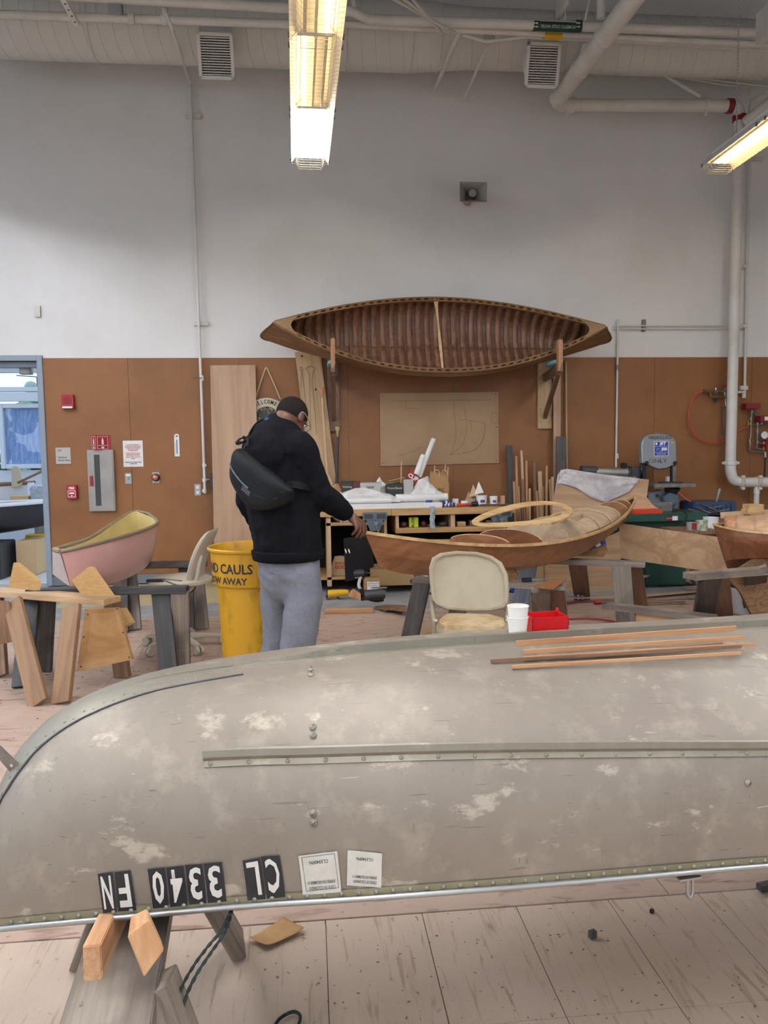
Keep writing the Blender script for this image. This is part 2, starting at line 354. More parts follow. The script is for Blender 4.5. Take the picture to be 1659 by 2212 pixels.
# ================================================================== THINGS ON THE BACK WALL
def wp(px, py, off=0): return at(px, py, YW-.012-off)
def plate(name, label, cat, x0, y0, x1, y1, t, m, off=0, bevel=.002):
    a, b = at(x0, y0, YW-.012), at(x1, y1, YW-.012)
    e = thing(name, label, cat, ((a.x+b.x)/2, YW-.012, min(a.z, b.z)))
    G().bb((a.x, YW-.012-t, b.z), (b.x, YW-.012, a.z)).build('body', m, e, bevel=bevel)
    return e, a, b, YW-.012-t
e, a, b, yf = plate('fire_alarm_strobe', 'square red fire alarm horn high on the brown panel beside the doorway', 'fire alarm', 135, 853, 162, 883, .05, 'red')
G().bb((a.x+.01, yf-.012, b.z+.002), (b.x-.01, yf, b.z+.024)).build('strobe_lens', 'white', e)
G().lathe([(.045, 0), (.045, .004), (.0, .004)], ((a.x+b.x)/2, yf, (a.z+b.z)/2+.015), 20, V((0, -1, 0))).build('speaker_grille', 'red_deep', e)
e, a, b, yf = plate('room_sign', 'pale grey square room sign beside the doorway', 'sign', 120, 967, 154, 1002, .008, 'grey_plate')
for s, q, sz in (('219', .82, .026), ('Outdoor', .40, .026), ('Work Area', .22, .026)):
    text('lettering', s, sz*1.05, wallM((a.x+.022, yf-.0005, b.z+(a.z-b.z)*q)), 'ink', e, align='LEFT', bold=.0004)
e, a, b, yf = plate('fire_extinguisher_sign', 'red three-sided extinguisher sign above the steel cabinet', 'sign', 197, 941, 240, 972, .004, 'red')
xm = a.x+(b.x-a.x)*.36; zc = (a.z+b.z)/2; hz = a.z-b.z
G().prism([(a.x, 0), (xm, -.09), (b.x-.02, 0)], (0, yf, b.z), (1, 0, 0), (0, 1, 0), hz).build('folded_sign', 'red', e)
def ext_icon(p0, p1):
    d = (V((p1[0], p1[1], 0))-V((p0[0], p0[1], 0))); L = d.length; d.normalize(); n = V((d.y, -d.x, 0)); M = Matrix((d, V((0, 0, 1)), n)).transposed().to_4x4()
    M.translation = V((p0[0], p0[1], zc))+n*.0012
    def quad(poly, nm='pictogram'): G().prism(poly, (0, 0, 0), (1, 0, 0), (0, 1, 0), .0008).build(nm, 'white', e, M=M)
    w, hh = L*.86, hz*.43
    for (x0, x1, z0, z1) in ((L*.08, L*.08+.004, -hh, hh), (L*.92-.004, L*.92, -hh, hh), (L*.08, L*.92, hh-.004, hh), (L*.08, L*.92, -hh, -hh+.004)): quad([(x0, z0), (x1, z0), (x1, z1), (x0, z1)], 'border')
    c = L/2; quad([(c-.012, -.02), (c+.012, -.02), (c+.012, .03), (c+.005, .04), (c+.005, .052), (c-.014, .05), (c-.005, .045), (c-.005, .04), (c-.012, .03)])
    quad([(L*.15, -.028), (L*.85, -.028), (L*.85, -.032), (L*.15, -.032)]); quad([(c-.012, -.042), (c+.012, -.042), (c+.02, -.05), (c, -.068), (c-.02, -.05)])
ext_icon((a.x, yf), (xm, yf-.09)); ext_icon((xm, yf-.09), (b.x-.02, yf))
e, a, b, yf = plate('extinguisher_cabinet', 'tall steel fire extinguisher cabinet with a narrow dark window', 'cabinet', 190, 972, 252, 1103, .05, 'cabinet_steel', bevel=.004)
cx = lambda q: a.x+(b.x-a.x)*q
cz = lambda q: b.z+(a.z-b.z)*q
d_ = G().bb((cx(.06), yf-.006, cz(.03)), (cx(.27), yf, cz(.97))).bb((cx(.48), yf-.006, cz(.03)), (cx(.95), yf, cz(.97))).bb((cx(.27), yf-.006, cz(.92)), (cx(.48), yf, cz(.97))).bb((cx(.27), yf-.006, cz(.03)), (cx(.48), yf, cz(.09))).build('door', 'cabinet_steel', e, bevel=.001)
G().bb((cx(.27), yf-.003, cz(.09)), (cx(.48), yf-.0005, cz(.92))).build('window', 'dark_grey', d_)
G().bb((cx(.08), yf-.02, cz(.41)), (cx(.2), yf-.006, cz(.58))).build('pull_handle', 'red', d_, bevel=.004)
e, a, b, yf = plate('fire_pull_station', 'small red fire pull station low on the panel beside the doorway', 'fire alarm', 146, 1048, 169, 1077, .045, 'red', bevel=.004)
text('lettering', 'FIRE', .034, wallM(((a.x+b.x)/2, yf-.0006, cz(0)*0+b.z+(a.z-b.z)*.78)), 'white', e, bold=.0012)
for z0_, z1_, q0, q1 in ((.12, .62, .12, .16), (.12, .62, .84, .88), (.58, .62, .12, .88), (.12, .16, .12, .88), (.36, .48, .26, .74), (.2, .27, .42, .58)):
    G().bb((a.x+(b.x-a.x)*q0, yf-.003, b.z+(a.z-b.z)*z0_), (a.x+(b.x-a.x)*q1, yf+.001, b.z+(a.z-b.z)*z1_)).build('pull_bar' if z0_ == .36 else 'white_line', 'white', e)
mat('red_ink', 'b0452f', .8)
e, a, b, yf = plate('notice_sheet', 'white paper notice with red printed lines beside the steel cabinet', 'notice', 265, 952, 310, 1008, .002, 'paper', bevel=0)
for i, s in enumerate(['In order to reduce in', 'continuous use this former', 'furnishings and wall displays', 'A paper in the Supply', 'the page hanging', '', 'Get it is important that a', 'guidelines that remain at', 'when ready. Finish and', 'please or leave used to be', 'Caring.', '']):
    if s: text('printed_line', s, .0155, wallM(((a.x+b.x)/2, yf-.0006, a.z-.045-.0155*i)), 'red_ink', e, bold=.0004)
for i, s in enumerate(['Please do not leave trash', 'in this area']): text('printed_line', s, .017, wallM(((a.x+b.x)/2, yf-.0006, b.z+.052-.017*i)), 'ink', e, bold=.0006)
e, a, b, yf = plate('switch_plate', 'small steel switch plate below the paper notice', 'switch', 270, 1022, 285, 1045, .008, 'steel')
G().bb(((a.x+b.x)/2-.012, yf-.012, (a.z+b.z)/2-.02), ((a.x+b.x)/2+.012, yf, (a.z+b.z)/2+.02)).build('toggle', 'beige_plastic', e, bevel=.003); G().bb((a.x+.012, yf-.004, a.z-.035), (b.x-.012, yf, a.z-.012)).build('label_strip', 'white', e)
e, a, b, yf = plate('emergency_button', 'steel plate with a round copper push button on the brown panel', 'button', 329, 1020, 345, 1043, .008, 'steel')
c_ = V(((a.x+b.x)/2, yf, (a.z+b.z)/2)); G().lathe([(.045, 0), (.045, .018), (.038, .02), (.036, .02)], c_, 20, V((0, -1, 0)), True).build('collar', 'black', e, smooth=40)
mat('copper', 'c8836a', .3, .6); G().lathe([(.033, .018), (.035, .03), (.03, .042), (.015, .048), (0, .049)], c_, 20, V((0, -1, 0))).build('button_cap', 'copper', e, smooth=60)
def outlet(label, x0, y0, x1, y1):
    e, a, b, yf = plate('power_outlet', label, 'outlet', x0, y0, x1, y1, .006, 'steel')
    for q in (.27, .73):
        c = V(((a.x+b.x)/2, yf, b.z+(a.z-b.z)*q)); f = G().lathe([(.018, 0), (.018, .004), (0, .004)], c, 14, V((0, -1, 0))).build('receptacle', 'white', e)
        for dx in (-.006, .006): G().box(c+V((dx, -.0045, .002)), (.003, .002, .01)).build('slot', 'ink', f)
outlet('steel outlet plate beside the white compressed air pipe', 420, 1046, 434, 1070)
outlet('steel outlet plate behind the bandsaw table', 1437, 1029, 1449, 1042)
e, a, b, yf = plate('thermometer_plaque', 'narrow white thermometer plaque hanging on the brown panel', 'thermometer', 376, 944, 389, 986, .006, 'white', bevel=.003)
G().lathe([(.028, 0), (.028, .006), (.012, .006), (.012, 0)], ((a.x+b.x)/2, yf+.006, a.z+.008), 16, V((0, -1, 0))).build('hanging_loop', 'white', e)
G().bb(((a.x+b.x)/2-.004, yf-.002, b.z+.03), ((a.x+b.x)/2+.004, yf, a.z-.03)).build('glass_tube', 'dark_grey', e)
for i in range(9): G().bb((a.x+.012, yf-.001, b.z+.04+.014*i), (a.x+.022, yf+.001, b.z+.043+.014*i)).build('scale_mark', 'ink', e)
e, a, b, yf = plate('blank_cover_plate', 'small grey cover plate alone on the white wall above the doorway', 'cover plate', 74, 660, 88, 685, .012, 'grey_plate')
for q in (.15, .85): G().lathe([(.006, 0), (.006, .003), (0, .003)], ((a.x+b.x)/2, yf, b.z+(a.z-b.z)*q), 8, V((0, -1, 0))).build('screw', 'steel', e)
# horn loudspeaker
c = at(1009, 436, YW-.0); hs = thing('horn_loudspeaker', 'grey square horn loudspeaker mounted high on the white wall', 'loudspeaker', (c.x, YW, c.z))
mat('horn_grey', '9c988f', .5); fl = .145; q0 = [(-.03, -.03), (.03, -.03), (.03, .03), (-.03, .03)]
rings = []
for tt in range(8):
    k = tt/7; sx, sz = .035+.11*k**2, .035+.065*k**2; y = YW-.09-.24*k
    rings.append([V((c.x+sx*a, y, c.z+sz*b)) for a, b in ((-1, -1), (1, -1), (1, 1), (-1, 1))])
rings += [[V((c.x+(.145+.006)*a, YW-.335, c.z+(.1+.006)*b)) for a, b in ((-1, -1), (1, -1), (1, 1), (-1, 1))]]
G().loft(rings, False).build('horn', 'horn_grey', hs, solid=.005, smooth=35)
G().cyl((c.x, YW-.2, c.z), (c.x, YW-.29, c.z), .03, .042, 16).build('driver_bell', 'horn_grey', hs, smooth=40); G().lathe([(.05, 0), (.05, .12), (.03, .14), (0, .14)], (c.x, YW-.01, c.z+.0), 16, V((0, -1, 0))).build('driver', 'horn_grey', hs, smooth=40)
G().bb((c.x-.02, YW-.2, c.z+.05), (c.x+.02, YW, c.z+.07)).build('bracket', 'horn_grey', hs); G().cyl((c.x+.02, YW-.16, c.z+.03), (c.x+.03, YW-.2, c.z+.14), .018, None, 10).build('cable_gland', 'horn_grey', hs)
# ------------------------------------------------------------------ pipes on the wall
def clamp(parent, p, w=.15, vert=False):
    d = (.04, .04, w) if vert else (w, .04, .045)
    G().box((p.x, YW-.02, p.z), d).build('strut_clamp', 'steel_dull' if vert else 'pipe_white', parent, bevel=.003)
ap = thing('air_drop_pipe', 'thin white compressed air pipe running down the wall beside the pink plywood plank', 'pipe', at(443, 1080, YW-.05))
top = at(358, 28, 7.55); p1, p2, p3 = at(372, 62, 7.6), at(411, 180, YW-.06), at(443, 1066, YW-.06)
G().tube([top, p1, (p1+p2*5)/6, p2, p2+(p3-p2)*.03, p3], .0165, 10).build('pipe_run', 'pipe_white', ap, smooth=50)
clamp(ap, at(417, 252, YW-.02), .17); clamp(ap, at(434, 699, YW-.02), .16)
q = at(436, 817, YW-.06); G().cyl(q+V((0, 0, -.03)), q+V((0, 0, .03)), .024, None, 12).build('valve_body', 'pipe_white', ap); G().beam(q+V((0, -.03, 0)), q+V((-.1, -.03, .0)), .016, .006).build('valve_lever', 'dark_grey', ap)
for py in (1005, 1037, 1060): q = at(442, py, YW-.06); G().cyl(q+V((0, 0, -.018)), q+V((0, 0, .018)), .026, None, 12).build('pipe_joint', 'pipe_white', ap)
q = at(452, 1036, YW-.06); G().cyl(q+V((-.05, 0, 0)), q+V((.03, 0, 0)), .013, None, 10).build('side_outlet', 'steel_dull', ap); G().cyl(q+V((.035, 0, -.11)), q+V((.035, 0, .07)), .035, .03, 14).build('regulator', 'dark_grey', ap, bevel=.004)
wp2 = thing('conduit_pipe', 'slim white pipe running down the wall behind the right end of the wooden canoe', 'pipe', at(1332, 1060, YW-.05))
G().tube([at(1335, 690, YW-.04), at(1334, 760, YW-.04), at(1330, 1062, YW-.04)], .0125, 10).build('pipe_run', 'pipe_white', wp2, smooth=50)
for py in (794, 985): q = at(1333, py, YW-.04); G().cyl(q+V((0, 0, -.03)), q+V((0, 0, .03)), .02, None, 10).build('coupling', 'steel_dull' if py < 800 else 'pipe_white', wp2)
hp = thing('horizontal_conduit', 'thin white conduit running level across the wall to the riser pipe', 'pipe', at(1330, 705, YW-.05))
for dy in (0, 7): G().tube([at(1325, 704+dy, YW-.035), at(1612, 703+dy, YW-.035)], .008, 8).build('conduit', 'pipe_white', hp, smooth=50)
clamp(hp, at(1389, 704, YW), .14, True)
vp = thing('sprinkler_test_pipe', 'slim white pipe with tee fittings just right of the thick riser', 'pipe', at(1610, 850, YW-.05))
G().tube([at(1619, 340, YW-.06), at(1608, 860, YW-.06)], .017, 10).build('pipe_run', 'pipe_white', vp, smooth=50)
for px, py in ((1610, 575), (1609, 705)):
    q = at(px, py, YW-.06); G().cyl(q+V((-.03, 0, 0)), q+V((.03, 0, 0)), .022, None, 10).build('tee', 'pipe_white', vp); G().box(q+V((-.03, .03, 0)), (.06, .05, .035)).build('clamp', 'pipe_white', vp)
q = at(1606, 838, YW-.06); G().box(q, (.09, .05, .05)).build('clamp', 'pipe_white', vp, bevel=.004); G().tube([q+V((-.09, -.01, -.05)), q+V((0, 0, -.05)), q+V((0, 0, -.12))], .019, 10).build('tee', 'pipe_white', vp)
clamp(vp, at(1630, 345, YW), .18)
rp = thing('riser_pipe', 'thick white vertical sprinkler riser pipe ending in an elbow above the benches', 'pipe', at(1578, 1150, 8.6))
YR = 8.58
a = at(1597, 245, YR); b = at(1578, 1000, YR); d1 = at(1600, 1042, YR); d2 = at(1690, 1041, YR)
pth = smoothpath([a, a+(b-a)*.98, b, at(1580, 1026, YR), d1], 5)[:-1]
G().tube([a, b], .0595, 20, False).build('riser', 'pipe_white', rp, smooth=50); G().tube(smoothpath([b, at(1579, 1020, YR), at(1586, 1037, YR), at(1605, 1042, YR)], 6), .0605, 20, False).build('elbow', 'pipe_white', rp, smooth=50)
G().tube([at(1605, 1042, YR), d2], .0595, 20, False).build('horizontal_leg', 'pipe_white', rp, smooth=50)
mat('rusty_white', 'cdbfae', .45, c2='a98560', nscale=10)
for q, ax in ((b, V((0, 0, 1))), (at(1600, 1042, YR), V((1, 0, 0))), (at(1637, 1042, YR), V((1, 0, 0)))):
    r_ = G().lathe([(.06, -.028), (.071, -.024), (.071, .024), (.06, .028)], q, 22, ax).build('coupling', 'rusty_white' if ax.x else 'pipe_white', rp, smooth=50)
    for sgn in (-1, 1): G().box(q+(V((sgn*.085, 0, 0)) if ax.z else V((0, -.05, sgn*.07))), (.04, .04, .03)).build('bolt_lug', 'pipe_white', r_, bevel=.006)
G().cyl(at(1635, 1058, YR), at(1633, 1100, YR), .031, None, 16).build('drop_pipe', 'pipe_white', rp, smooth=50); G().cyl(at(1635, 1050, YR), at(1634, 1066, YR), .037, None, 16).build('drop_collar', 'pipe_white', rp, smooth=50)
# compressed air manifold with the red hose
am = thing('air_manifold', 'brass and steel valve manifold on the brown panel left of the riser', 'valve assembly', at(1545, 880, YW-.06))
q = lambda px, py, o=.07: at(px, py, YW-o)
G().tube([q(1520, 845), q(1572, 845)], .014, 10).build('header_pipe', 'brass', am); G().cyl(q(1520, 845), q(1529, 845), .024, None, 6).build('hose_nut', 'brass', am)
for px, py, r_ in ((1545, 846, .022), (1560, 846, .02)): G().cyl(q(px, py)-V((.02, 0, 0)), q(px, py)+V((.02, 0, 0)), r_, None, 8).build('valve_body', 'steel_dull', am)
G().tube([q(1534, 848), q(1535, 857), q(1541, 858), q(1572, 857)], .013, 10).build('lower_pipe', 'brass', am, smooth=60); G().cyl(q(1545, 858), q(1545, 869), .016, None, 10).build('pressure_cap', 'black', am); G().tube([q(1546, 838), q(1546, 842)], .008, 8).build('bleed_screw', 'chrome', am)
G().beam(q(1564, 842), q(1567, 877), .012, .008).build('valve_lever', 'chrome', am); G().cyl(q(1563, 834), q(1573, 834), .012, None, 8).build('red_knob', 'red', am); G().tube([q(1567, 836), q(1567, 862)], .012, 8).build('valve_stem', 'steel_dull', am)
G().bb(q(1560, 880, .02), q(1568, 940, .0)).build('backing_strip', 'brown_wood', am)
hpts = [q(1519, 846, .09), q(1508, 849, .1), q(1494, 866, .1), q(1488, 895, .09), q(1492, 920, .09), q(1502, 941, .09), q(1520, 953, .09), q(1543, 957, .09), q(1568, 951, .08), q(1590, 936, .06), q(1602, 927, .06), q(1617, 922, .08)]
tag(G().tube(smoothpath(hpts, 5), .0095, 10).build('air_hose', 'red_hose', smooth=60), 'red rubber hose looping on the wall behind the riser pipe', 'hose')
# sprinkler control valves at the right edge
sv = thing('sprinkler_control_valves', 'cluster of sprinkler valves with red boxes and a white gauge at the wall edge', 'valve assembly', at(1630, 980, YW-.1))
q = lambda px, py, o=.1: at(px, py, YW-o)
G().bb(q(1612, 871, .16), q(1633, 884, .06)).build('red_switch_box', 'red_deep', sv, bevel=.004); G().bb(q(1643, 898, .18), q(1668, 912, .06)).build('red_switch_box', 'red_deep', sv, bevel=.004); G().bb(q(1652, 900, .183), q(1668, 908, .179)).build('box_label', 'white', sv)
for pts in ([(1624, 884), (1622, 935), (1620, 965), (1618, 972), (1622, 976), (1659, 976)], [(1622, 918), (1640, 915), (1668, 917)], [(1637, 913), (1635, 955), (1634, 968), (1640, 970), (1668, 971)], [(1628, 893), (1650, 905)], [(1635, 957), (1652, 957)]):
    G().tube([q(*p) for p in pts], .011, 8).build('steel_pipe', 'steel_dull', sv, smooth=60)
for px, py in ((1624, 890), (1622, 905), (1621, 915), (1636, 916), (1621, 941), (1619, 952), (1620, 960), (1636, 930), (1636, 955), (1645, 914), (1650, 957)): G().cyl(q(px, py)-V((0, 0, .018)), q(px, py)+V((0, 0, .018)), .019, None, 8).build('fitting', 'brass' if px % 2 else 'steel_dull', sv)
gq = q(1649, 940, .15); gd = G().lathe([(0, 0), (.046, 0), (.046, .02), (.042, .022), (.0, .0215)], gq, 22, V((0, -1, 0))).build('pressure_gauge', 'white', sv, smooth=30)
G().lathe([(.042, .022), (.047, .024), (.047, .0), (.049, .0), (.049, .026), (.042, .024)], gq, 22, V((0, -1, 0))).build('bezel', 'steel', gd)
for k in range(8):
    an = R(-130+37*k); G().beam(gq+V((.03*math.sin(an), -.0225, .03*math.cos(an))), gq+V((.037*math.sin(an), -.0225, .037*math.cos(an))), .003, .001).build('dial_mark', 'ink', gd)
G().beam(gq+V((0, -.0235, 0)), gq+V((-.02, -.0235, .02)), .004, .001).build('needle', 'ink', gd)
for p0_, p1_ in (((1616, 908), (1616, 920)), ((1649, 965), (1650, 974))): G().beam(q(*p0_, .13), q(*p1_, .13), .012, .006).build('yellow_lever', 'yellow', sv)
mat('valve_red', 'b02030', .4); G().bb(q(1657, 950, .14), q(1672, 975, .05)).build('red_valve_body', 'valve_red', sv, bevel=.01)
G().cyl(q(1653, 982, .2), q(1651, 1043, .2), .011, None, 10).build('valve_wrench', 'black', sv); G().cyl(q(1653, 977, .2), q(1653, 988, .2), .0125, None, 10).build('wrench_tip', 'steel', sv)
# ================================================================== OVERHEAD: lamps, duct, pipes
mat('lamp_white', 'f4f1ea', .35); mat('tube_unlit', 'e8dcc0', .35); mat('guard_wire', 'd8d2c0', .35, .4)
mat('tube_lit', 'f3f6ff', .3, emit=TUBE); mat('tube_warm', 'ffdf9e', .3, emit=9.0); mat('tube_end', 'fff6e8', .3, emit=TUBE*.22)
LW, LH, LL = .36, .115, 1.10        # width, height, length of one fixture
def lamp_fixture(label, lit, warm=False):
    e = thing('fluorescent_fixture', label, 'light fixture', (0, 0, 0), 0, 'fluorescent fixtures in long rows')
    prof = [(-LW/2, 0), (-LW/2+.004, .012), (-.115, .085), (-.09, LH), (.09, LH), (.115, .085), (LW/2-.004, .012), (LW/2, 0)]
    G().loft([[V((x, y, z)) for x, z in prof] for y in (0, LL)], False, False).build('reflector', 'lamp_white', e, solid=.003, local=True)
    G().bb((-.06, .0, LH+.002), (.06, LL, LH+.05)).build('ballast_channel', 'lamp_white', e, bevel=.006, local=True)
    for y in (.012, LL-.012): G().prism([(-.13, .05), (.13, .05), (.09, LH), (-.09, LH)], (0, y-.006, 0), (1, 0, 0), (0, 0, 1), -.012).build('end_plate', 'lamp_white', e, local=True)
    for k, x in enumerate((-.075, 0, .075)):
        G().cyl((x, .03, .055), (x, LL-.03, .055), .0127, None, 8).build('tube', ({0: 'tube_lit', 1: 'tube_warm', 2: 'tube_end'}[int(warm)] if k in lit else 'tube_unlit'), e, smooth=50, local=True)
    g = G(); gp = [(-LW/2+.004, -.004), (-.135, -.006), (-.105, -.055), (.105, -.055), (.135, -.006), (LW/2-.004, -.004)]
    n = 19
    for k in range(n):
        y = .02+(LL-.04)*k/(n-1); g.tube([(x, y, z) for x, z in gp], .0016, 4)
    for x, z in gp[1:5]+[(0, -.055)]: g.tube([(x, .01, z), (x, LL-.01, z)], .0017, 4)
    for q in range(3): g.tube([(-.105+.008*q, LL-.005, -.05+.02*q), (.105-.008*q, LL-.005, -.05+.02*q)], .0016, 4)
    g.build('wire_guard', 'guard_wire', e, local=True)
    for sx in (-1, 1):
        for y in (.06, LL-.06): G().box((sx*(LW/2+.004), y, .008), (.012, .02, .03)).build('guard_clip', 'steel_dull', e, local=True)
    return e
def row(px, py, px0, labels, nsec, pats):
    pf = at(px, py, 7.7); zl = pf.z; pn = az(px0[0], px0[1], zl); d = (pf-pn); d.z = 0; d.normalize(); ang = math.atan2(-d.x, d.y)
    for k in range(nsec):
        lab = labels[k] if k < len(labels) else 'fluorescent fixture in a row carrying on overhead towards the viewer'
        key = pats[k] if k < len(pats) else pats[-1]
        if key not in LAMPS: e = LAMPS[key] = lamp_fixture(lab, *key)
        else: e = copy_tree(LAMPS[key])
        e['label'] = lab; e.location = pf - d*(LL+.012)*(k+1) + V((0, 0, .045)); e.rotation_euler = (0, 0, ang)
    return pf, d
LAMPS = {}
ALL, ONE_L, ONE_R = ((0, 1, 2), False), ((0,), True), ((2,), True)
ALLW = ((0, 1, 2), True)
pfC, dC = row(669.5, 366, (688, 0), ['brightly lit white end fixture of the middle lamp row nearest the wall', 'dim amber second fixture of the middle lamp row', 'dim amber third fixture of the middle lamp row at the picture edge'], 11, [((0, 1, 2), 2), ONE_L, ONE_R, ALL])
pfR, dR = row(1546, 376, (1990, 60), ['warm glowing end fixture of the lamp row beside the riser pipe', 'second glowing fixture of the lamp row beside the riser pipe'], 11, [((1, 2), True), ((1, 2), True), ALL])
pfL, dL = row(-215, 372, (-640, 0), [], 11, [ALL])
def chain(label, p0, p1):
    g = G(); n = int((p1-p0).length/.032); 
    for k in range(n):
        c = p0+(p1-p0)*((k+.5)/n); a = (V((1, 0, 0)) if k % 2 else V((0, 1, 0)))
        g.tube([c+a*(.008*math.cos(2*PI*q/8))+V((0, 0, .02*math.sin(2*PI*q/8))) for q in range(9)], .0028, 4)
    return tag(g.build('support_chain', 'steel', smooth=60), label, 'chain')
cq = pfR-dR*.42; cp = at(1585, 285, cq.y-.0); cp = V((cq.x-.02, cq.y, cq.z+.21))
chain('steel chain hanging down to the lamp fixture beside the riser pipe', cp+V((0, 0, 2.0)), cp)
tag(G().tube([cp+V((-.05, 0, -.02)), cp+V((0, 0, .06)), cp+V((.05, 0, -.02))], .003, 6).build('chain_hook', 'steel'), 'small wire hook joining the chain to the lamp fixture', 'hook')
# duct ------------------------------------------------------------------
YD = 8.25
zb = at(200, 132, YD-.0).z; R1, R2 = .335, .285
dc = thing('air_duct', 'long round white air duct with spiral seams along the top of the wall', 'duct', (0, YD, zb))
ctr = lambda px: V((at(px, 100, YD).x, YD, zb+R1))
xa, xb, xc, xd = at(-60, 100, YD).x, at(885, 100, YD).x, at(1010, 100, YD).x, at(1720, 100, YD).x
zc1 = zb+R1+.02; zc2 = zc1-.0
prf = [(xa, R1), (xb, R1), (xc, R2), (xd, R2)]
G().loft([[V((x, YD+r*math.cos(2*PI*k/40), zc1+r*math.sin(2*PI*k/40))) for k in range(40)] for x, r in prf], False).build('duct_shell', 'duct_white', dc, smooth=50)
x = xa+.05
while x < xd:
    r = interp([p[0] for p in prf], [p[1] for p in prf], x)
    big = False
    G().tube([(x+.05*math.cos(2*PI*k/28), YD+(r+.001)*math.cos(2*PI*k/28), zc1+(r+.001)*math.sin(2*PI*k/28)) for k in range(29)], .004, 4, False).build('seam', 'duct_white', dc, smooth=60); x += .142
for px in (205, 745, 885, 945): 
    x = at(px, 100, YD).x; r = interp([p[0] for p in prf], [p[1] for p in prf], x)
    G().tube([(x, YD+(r+.003)*math.cos(2*PI*k/32), zc1+(r+.003)*math.sin(2*PI*k/32)) for k in range(33)], .009, 6, False).build('joint_band', 'duct_white', dc, smooth=60)
mat('vent_white', 'e6e2da', .5)
def vent(label, c4, Yv, til):
    P = [at(px, py, Yv) for px, py in c4]; c = sum(P, V())/4; wd_ = (P[1]-P[0]).length; hh = wd_*1.16
    e = thing('supply_vent', label, 'vent', c)
    X = (P[1]-P[0]); X.z = 0; X.normalize(); Yv_ = (V((0, 0, 1))*math.cos(til)+V((0, -1, 0))*math.sin(til)); Yv_ = (Yv_-X*Yv_.dot(X)).normalized(); n = X.cross(Yv_)
    M = basis(X, Yv_, c)
    def bx_(nm, x0, x1, y0, y1, z0, z1, m, par=None, bev=0): return G().bb((x0, y0, z0), (x1, y1, z1)).build(nm, m, par or e, M=M, bevel=bev)
    f = .032
    for a in ((-wd_/2, wd_/2, hh/2-f, hh/2), (-wd_/2, wd_/2, -hh/2, -hh/2+f), (-wd_/2, -wd_/2+f, -hh/2, hh/2), (wd_/2-f, wd_/2, -hh/2, hh/2)): bx_('frame', a[0], a[1], a[2], a[3], -.015, .012, 'vent_white', bev=.003)
    bx_('backing', -wd_/2+f, wd_/2-f, -hh/2+f, hh/2-f, -.06, -.05, 'dark_grey')
    n_ = 15
    for k in range(n_): y = -hh/2+f+(hh-2*f)*(k+.5)/n_; bx_('louvre', -wd_/2+f, wd_/2-f, y-.0045, y+.0045, -.03, .004, 'vent_white')
    for k in range(17): x = -wd_/2+f+(wd_-2*f)*(k+.5)/17; bx_('vane', x-.0015, x+.0015, -hh/2+f, hh/2-f, -.045, -.03, 'vent_white')
    neck = [(-wd_/2+.02, hh/2-.02), (wd_/2-.02, hh/2-.02), (wd_/2-.02, -hh/2+.02), (-wd_/2+.02, -hh/2+.02)]
    ring0 = [M @ V((x, y, -.016)) for x, y in neck]; ring1 = [V((p.x, YD-.05, max(p.z+.06, zc1-R2*.6))) for p in ring0]
    ring1 = [V((p.x, YD-.1, q)) for p, q in zip(ring0, (zc1+.22, zc1+.22, zc1-.2, zc1-.2))]
    G().loft([ring0, ring1], False).build('neck', 'vent_white', e)
vent('white square supply vent on the duct above the thin air pipe', ((424, 81), (502, 81), (508, 162), (431, 162)), 7.86, R(18))
vent('white square supply vent on the duct beside the slanting thick pipe', ((1141, 103), (1214, 103), (1204, 180), (1131, 180)), 7.9, R(18))
# pipes ------------------------------------------------------------------
def pipe(name, label, pts, r, m='pipe_white', n=12, cat='pipe', sm=0):
    P = [at(*p) for p in pts]; P = smoothpath(P, 4) if sm else P
    e = thing(name, label, cat, P[0]); G().tube(P, r, n).build('pipe_run', m, e, smooth=60); return e, P
def collar(e, p, ax, r, L=.04, m='pipe_white', nm='coupling'): return G().lathe([(r*.8, -L), (r, -L*.8), (r, L*.8), (r*.8, L)], p, 14, V(ax), True).build(nm, m, e, smooth=40)
e, P = pipe('overhead_pipe', 'white pipe crossing in front of the duct above the thin air pipe', [(-30, 30, 7.6), (745, 56, 7.6)], .037)
for px in (285, 355): collar(e, at(px, 30+px*.0335, 7.6), (1, 0, 0), .05, .03)
collar(e, at(356, 30, 7.58), (0, 0, 1), .03, .06, nm='drop_tee')
pipe('overhead_pipe', 'upper white pipe bending down past the middle lamp row', [(60, -14, 7.5), (640, 18, 7.5), (760, 24, 7.5), (795, 42, 7.5), (1700, 72, 7.5)], .045)
e, P = pipe('overhead_pipe', 'white pipe below the green cold water label', [(745, 52, 7.6), (1700, 98, 7.6)], .032)
pipe('overhead_pipe', 'thin white conduit lowest under the cold water pipe', [(1000, 75, 7.65), (1050, 90, 7.65), (1130, 80, 7.65), (1700, 104, 7.65)], .016)
pipe('overhead_pipe', 'thin white conduit between the overhead pipes above the second vent', [(1120, 78, 7.7), (1700, 111, 7.7)], .014)
mat('label_green', '1f4433', .5); lb = thing('pipe_label', 'dark green DOMESTIC COLD WATER label wrapped on the overhead pipe', 'label', at(1203, 58, 7.44))
p0, p1 = at(1151, 55, 7.5), at(1255, 59, 7.5)
G().tube([p0, p1], .0465, 16, False).build('band', 'label_green', lb, smooth=60)
xd_ = (p1-p0).normalized(); up_ = V((0, -.45, .9)); Mb = basis(-xd_, -(up_-xd_*up_.dot(xd_)).normalized(), (p0+p1)/2+V((0, -.0415, -.0235)))
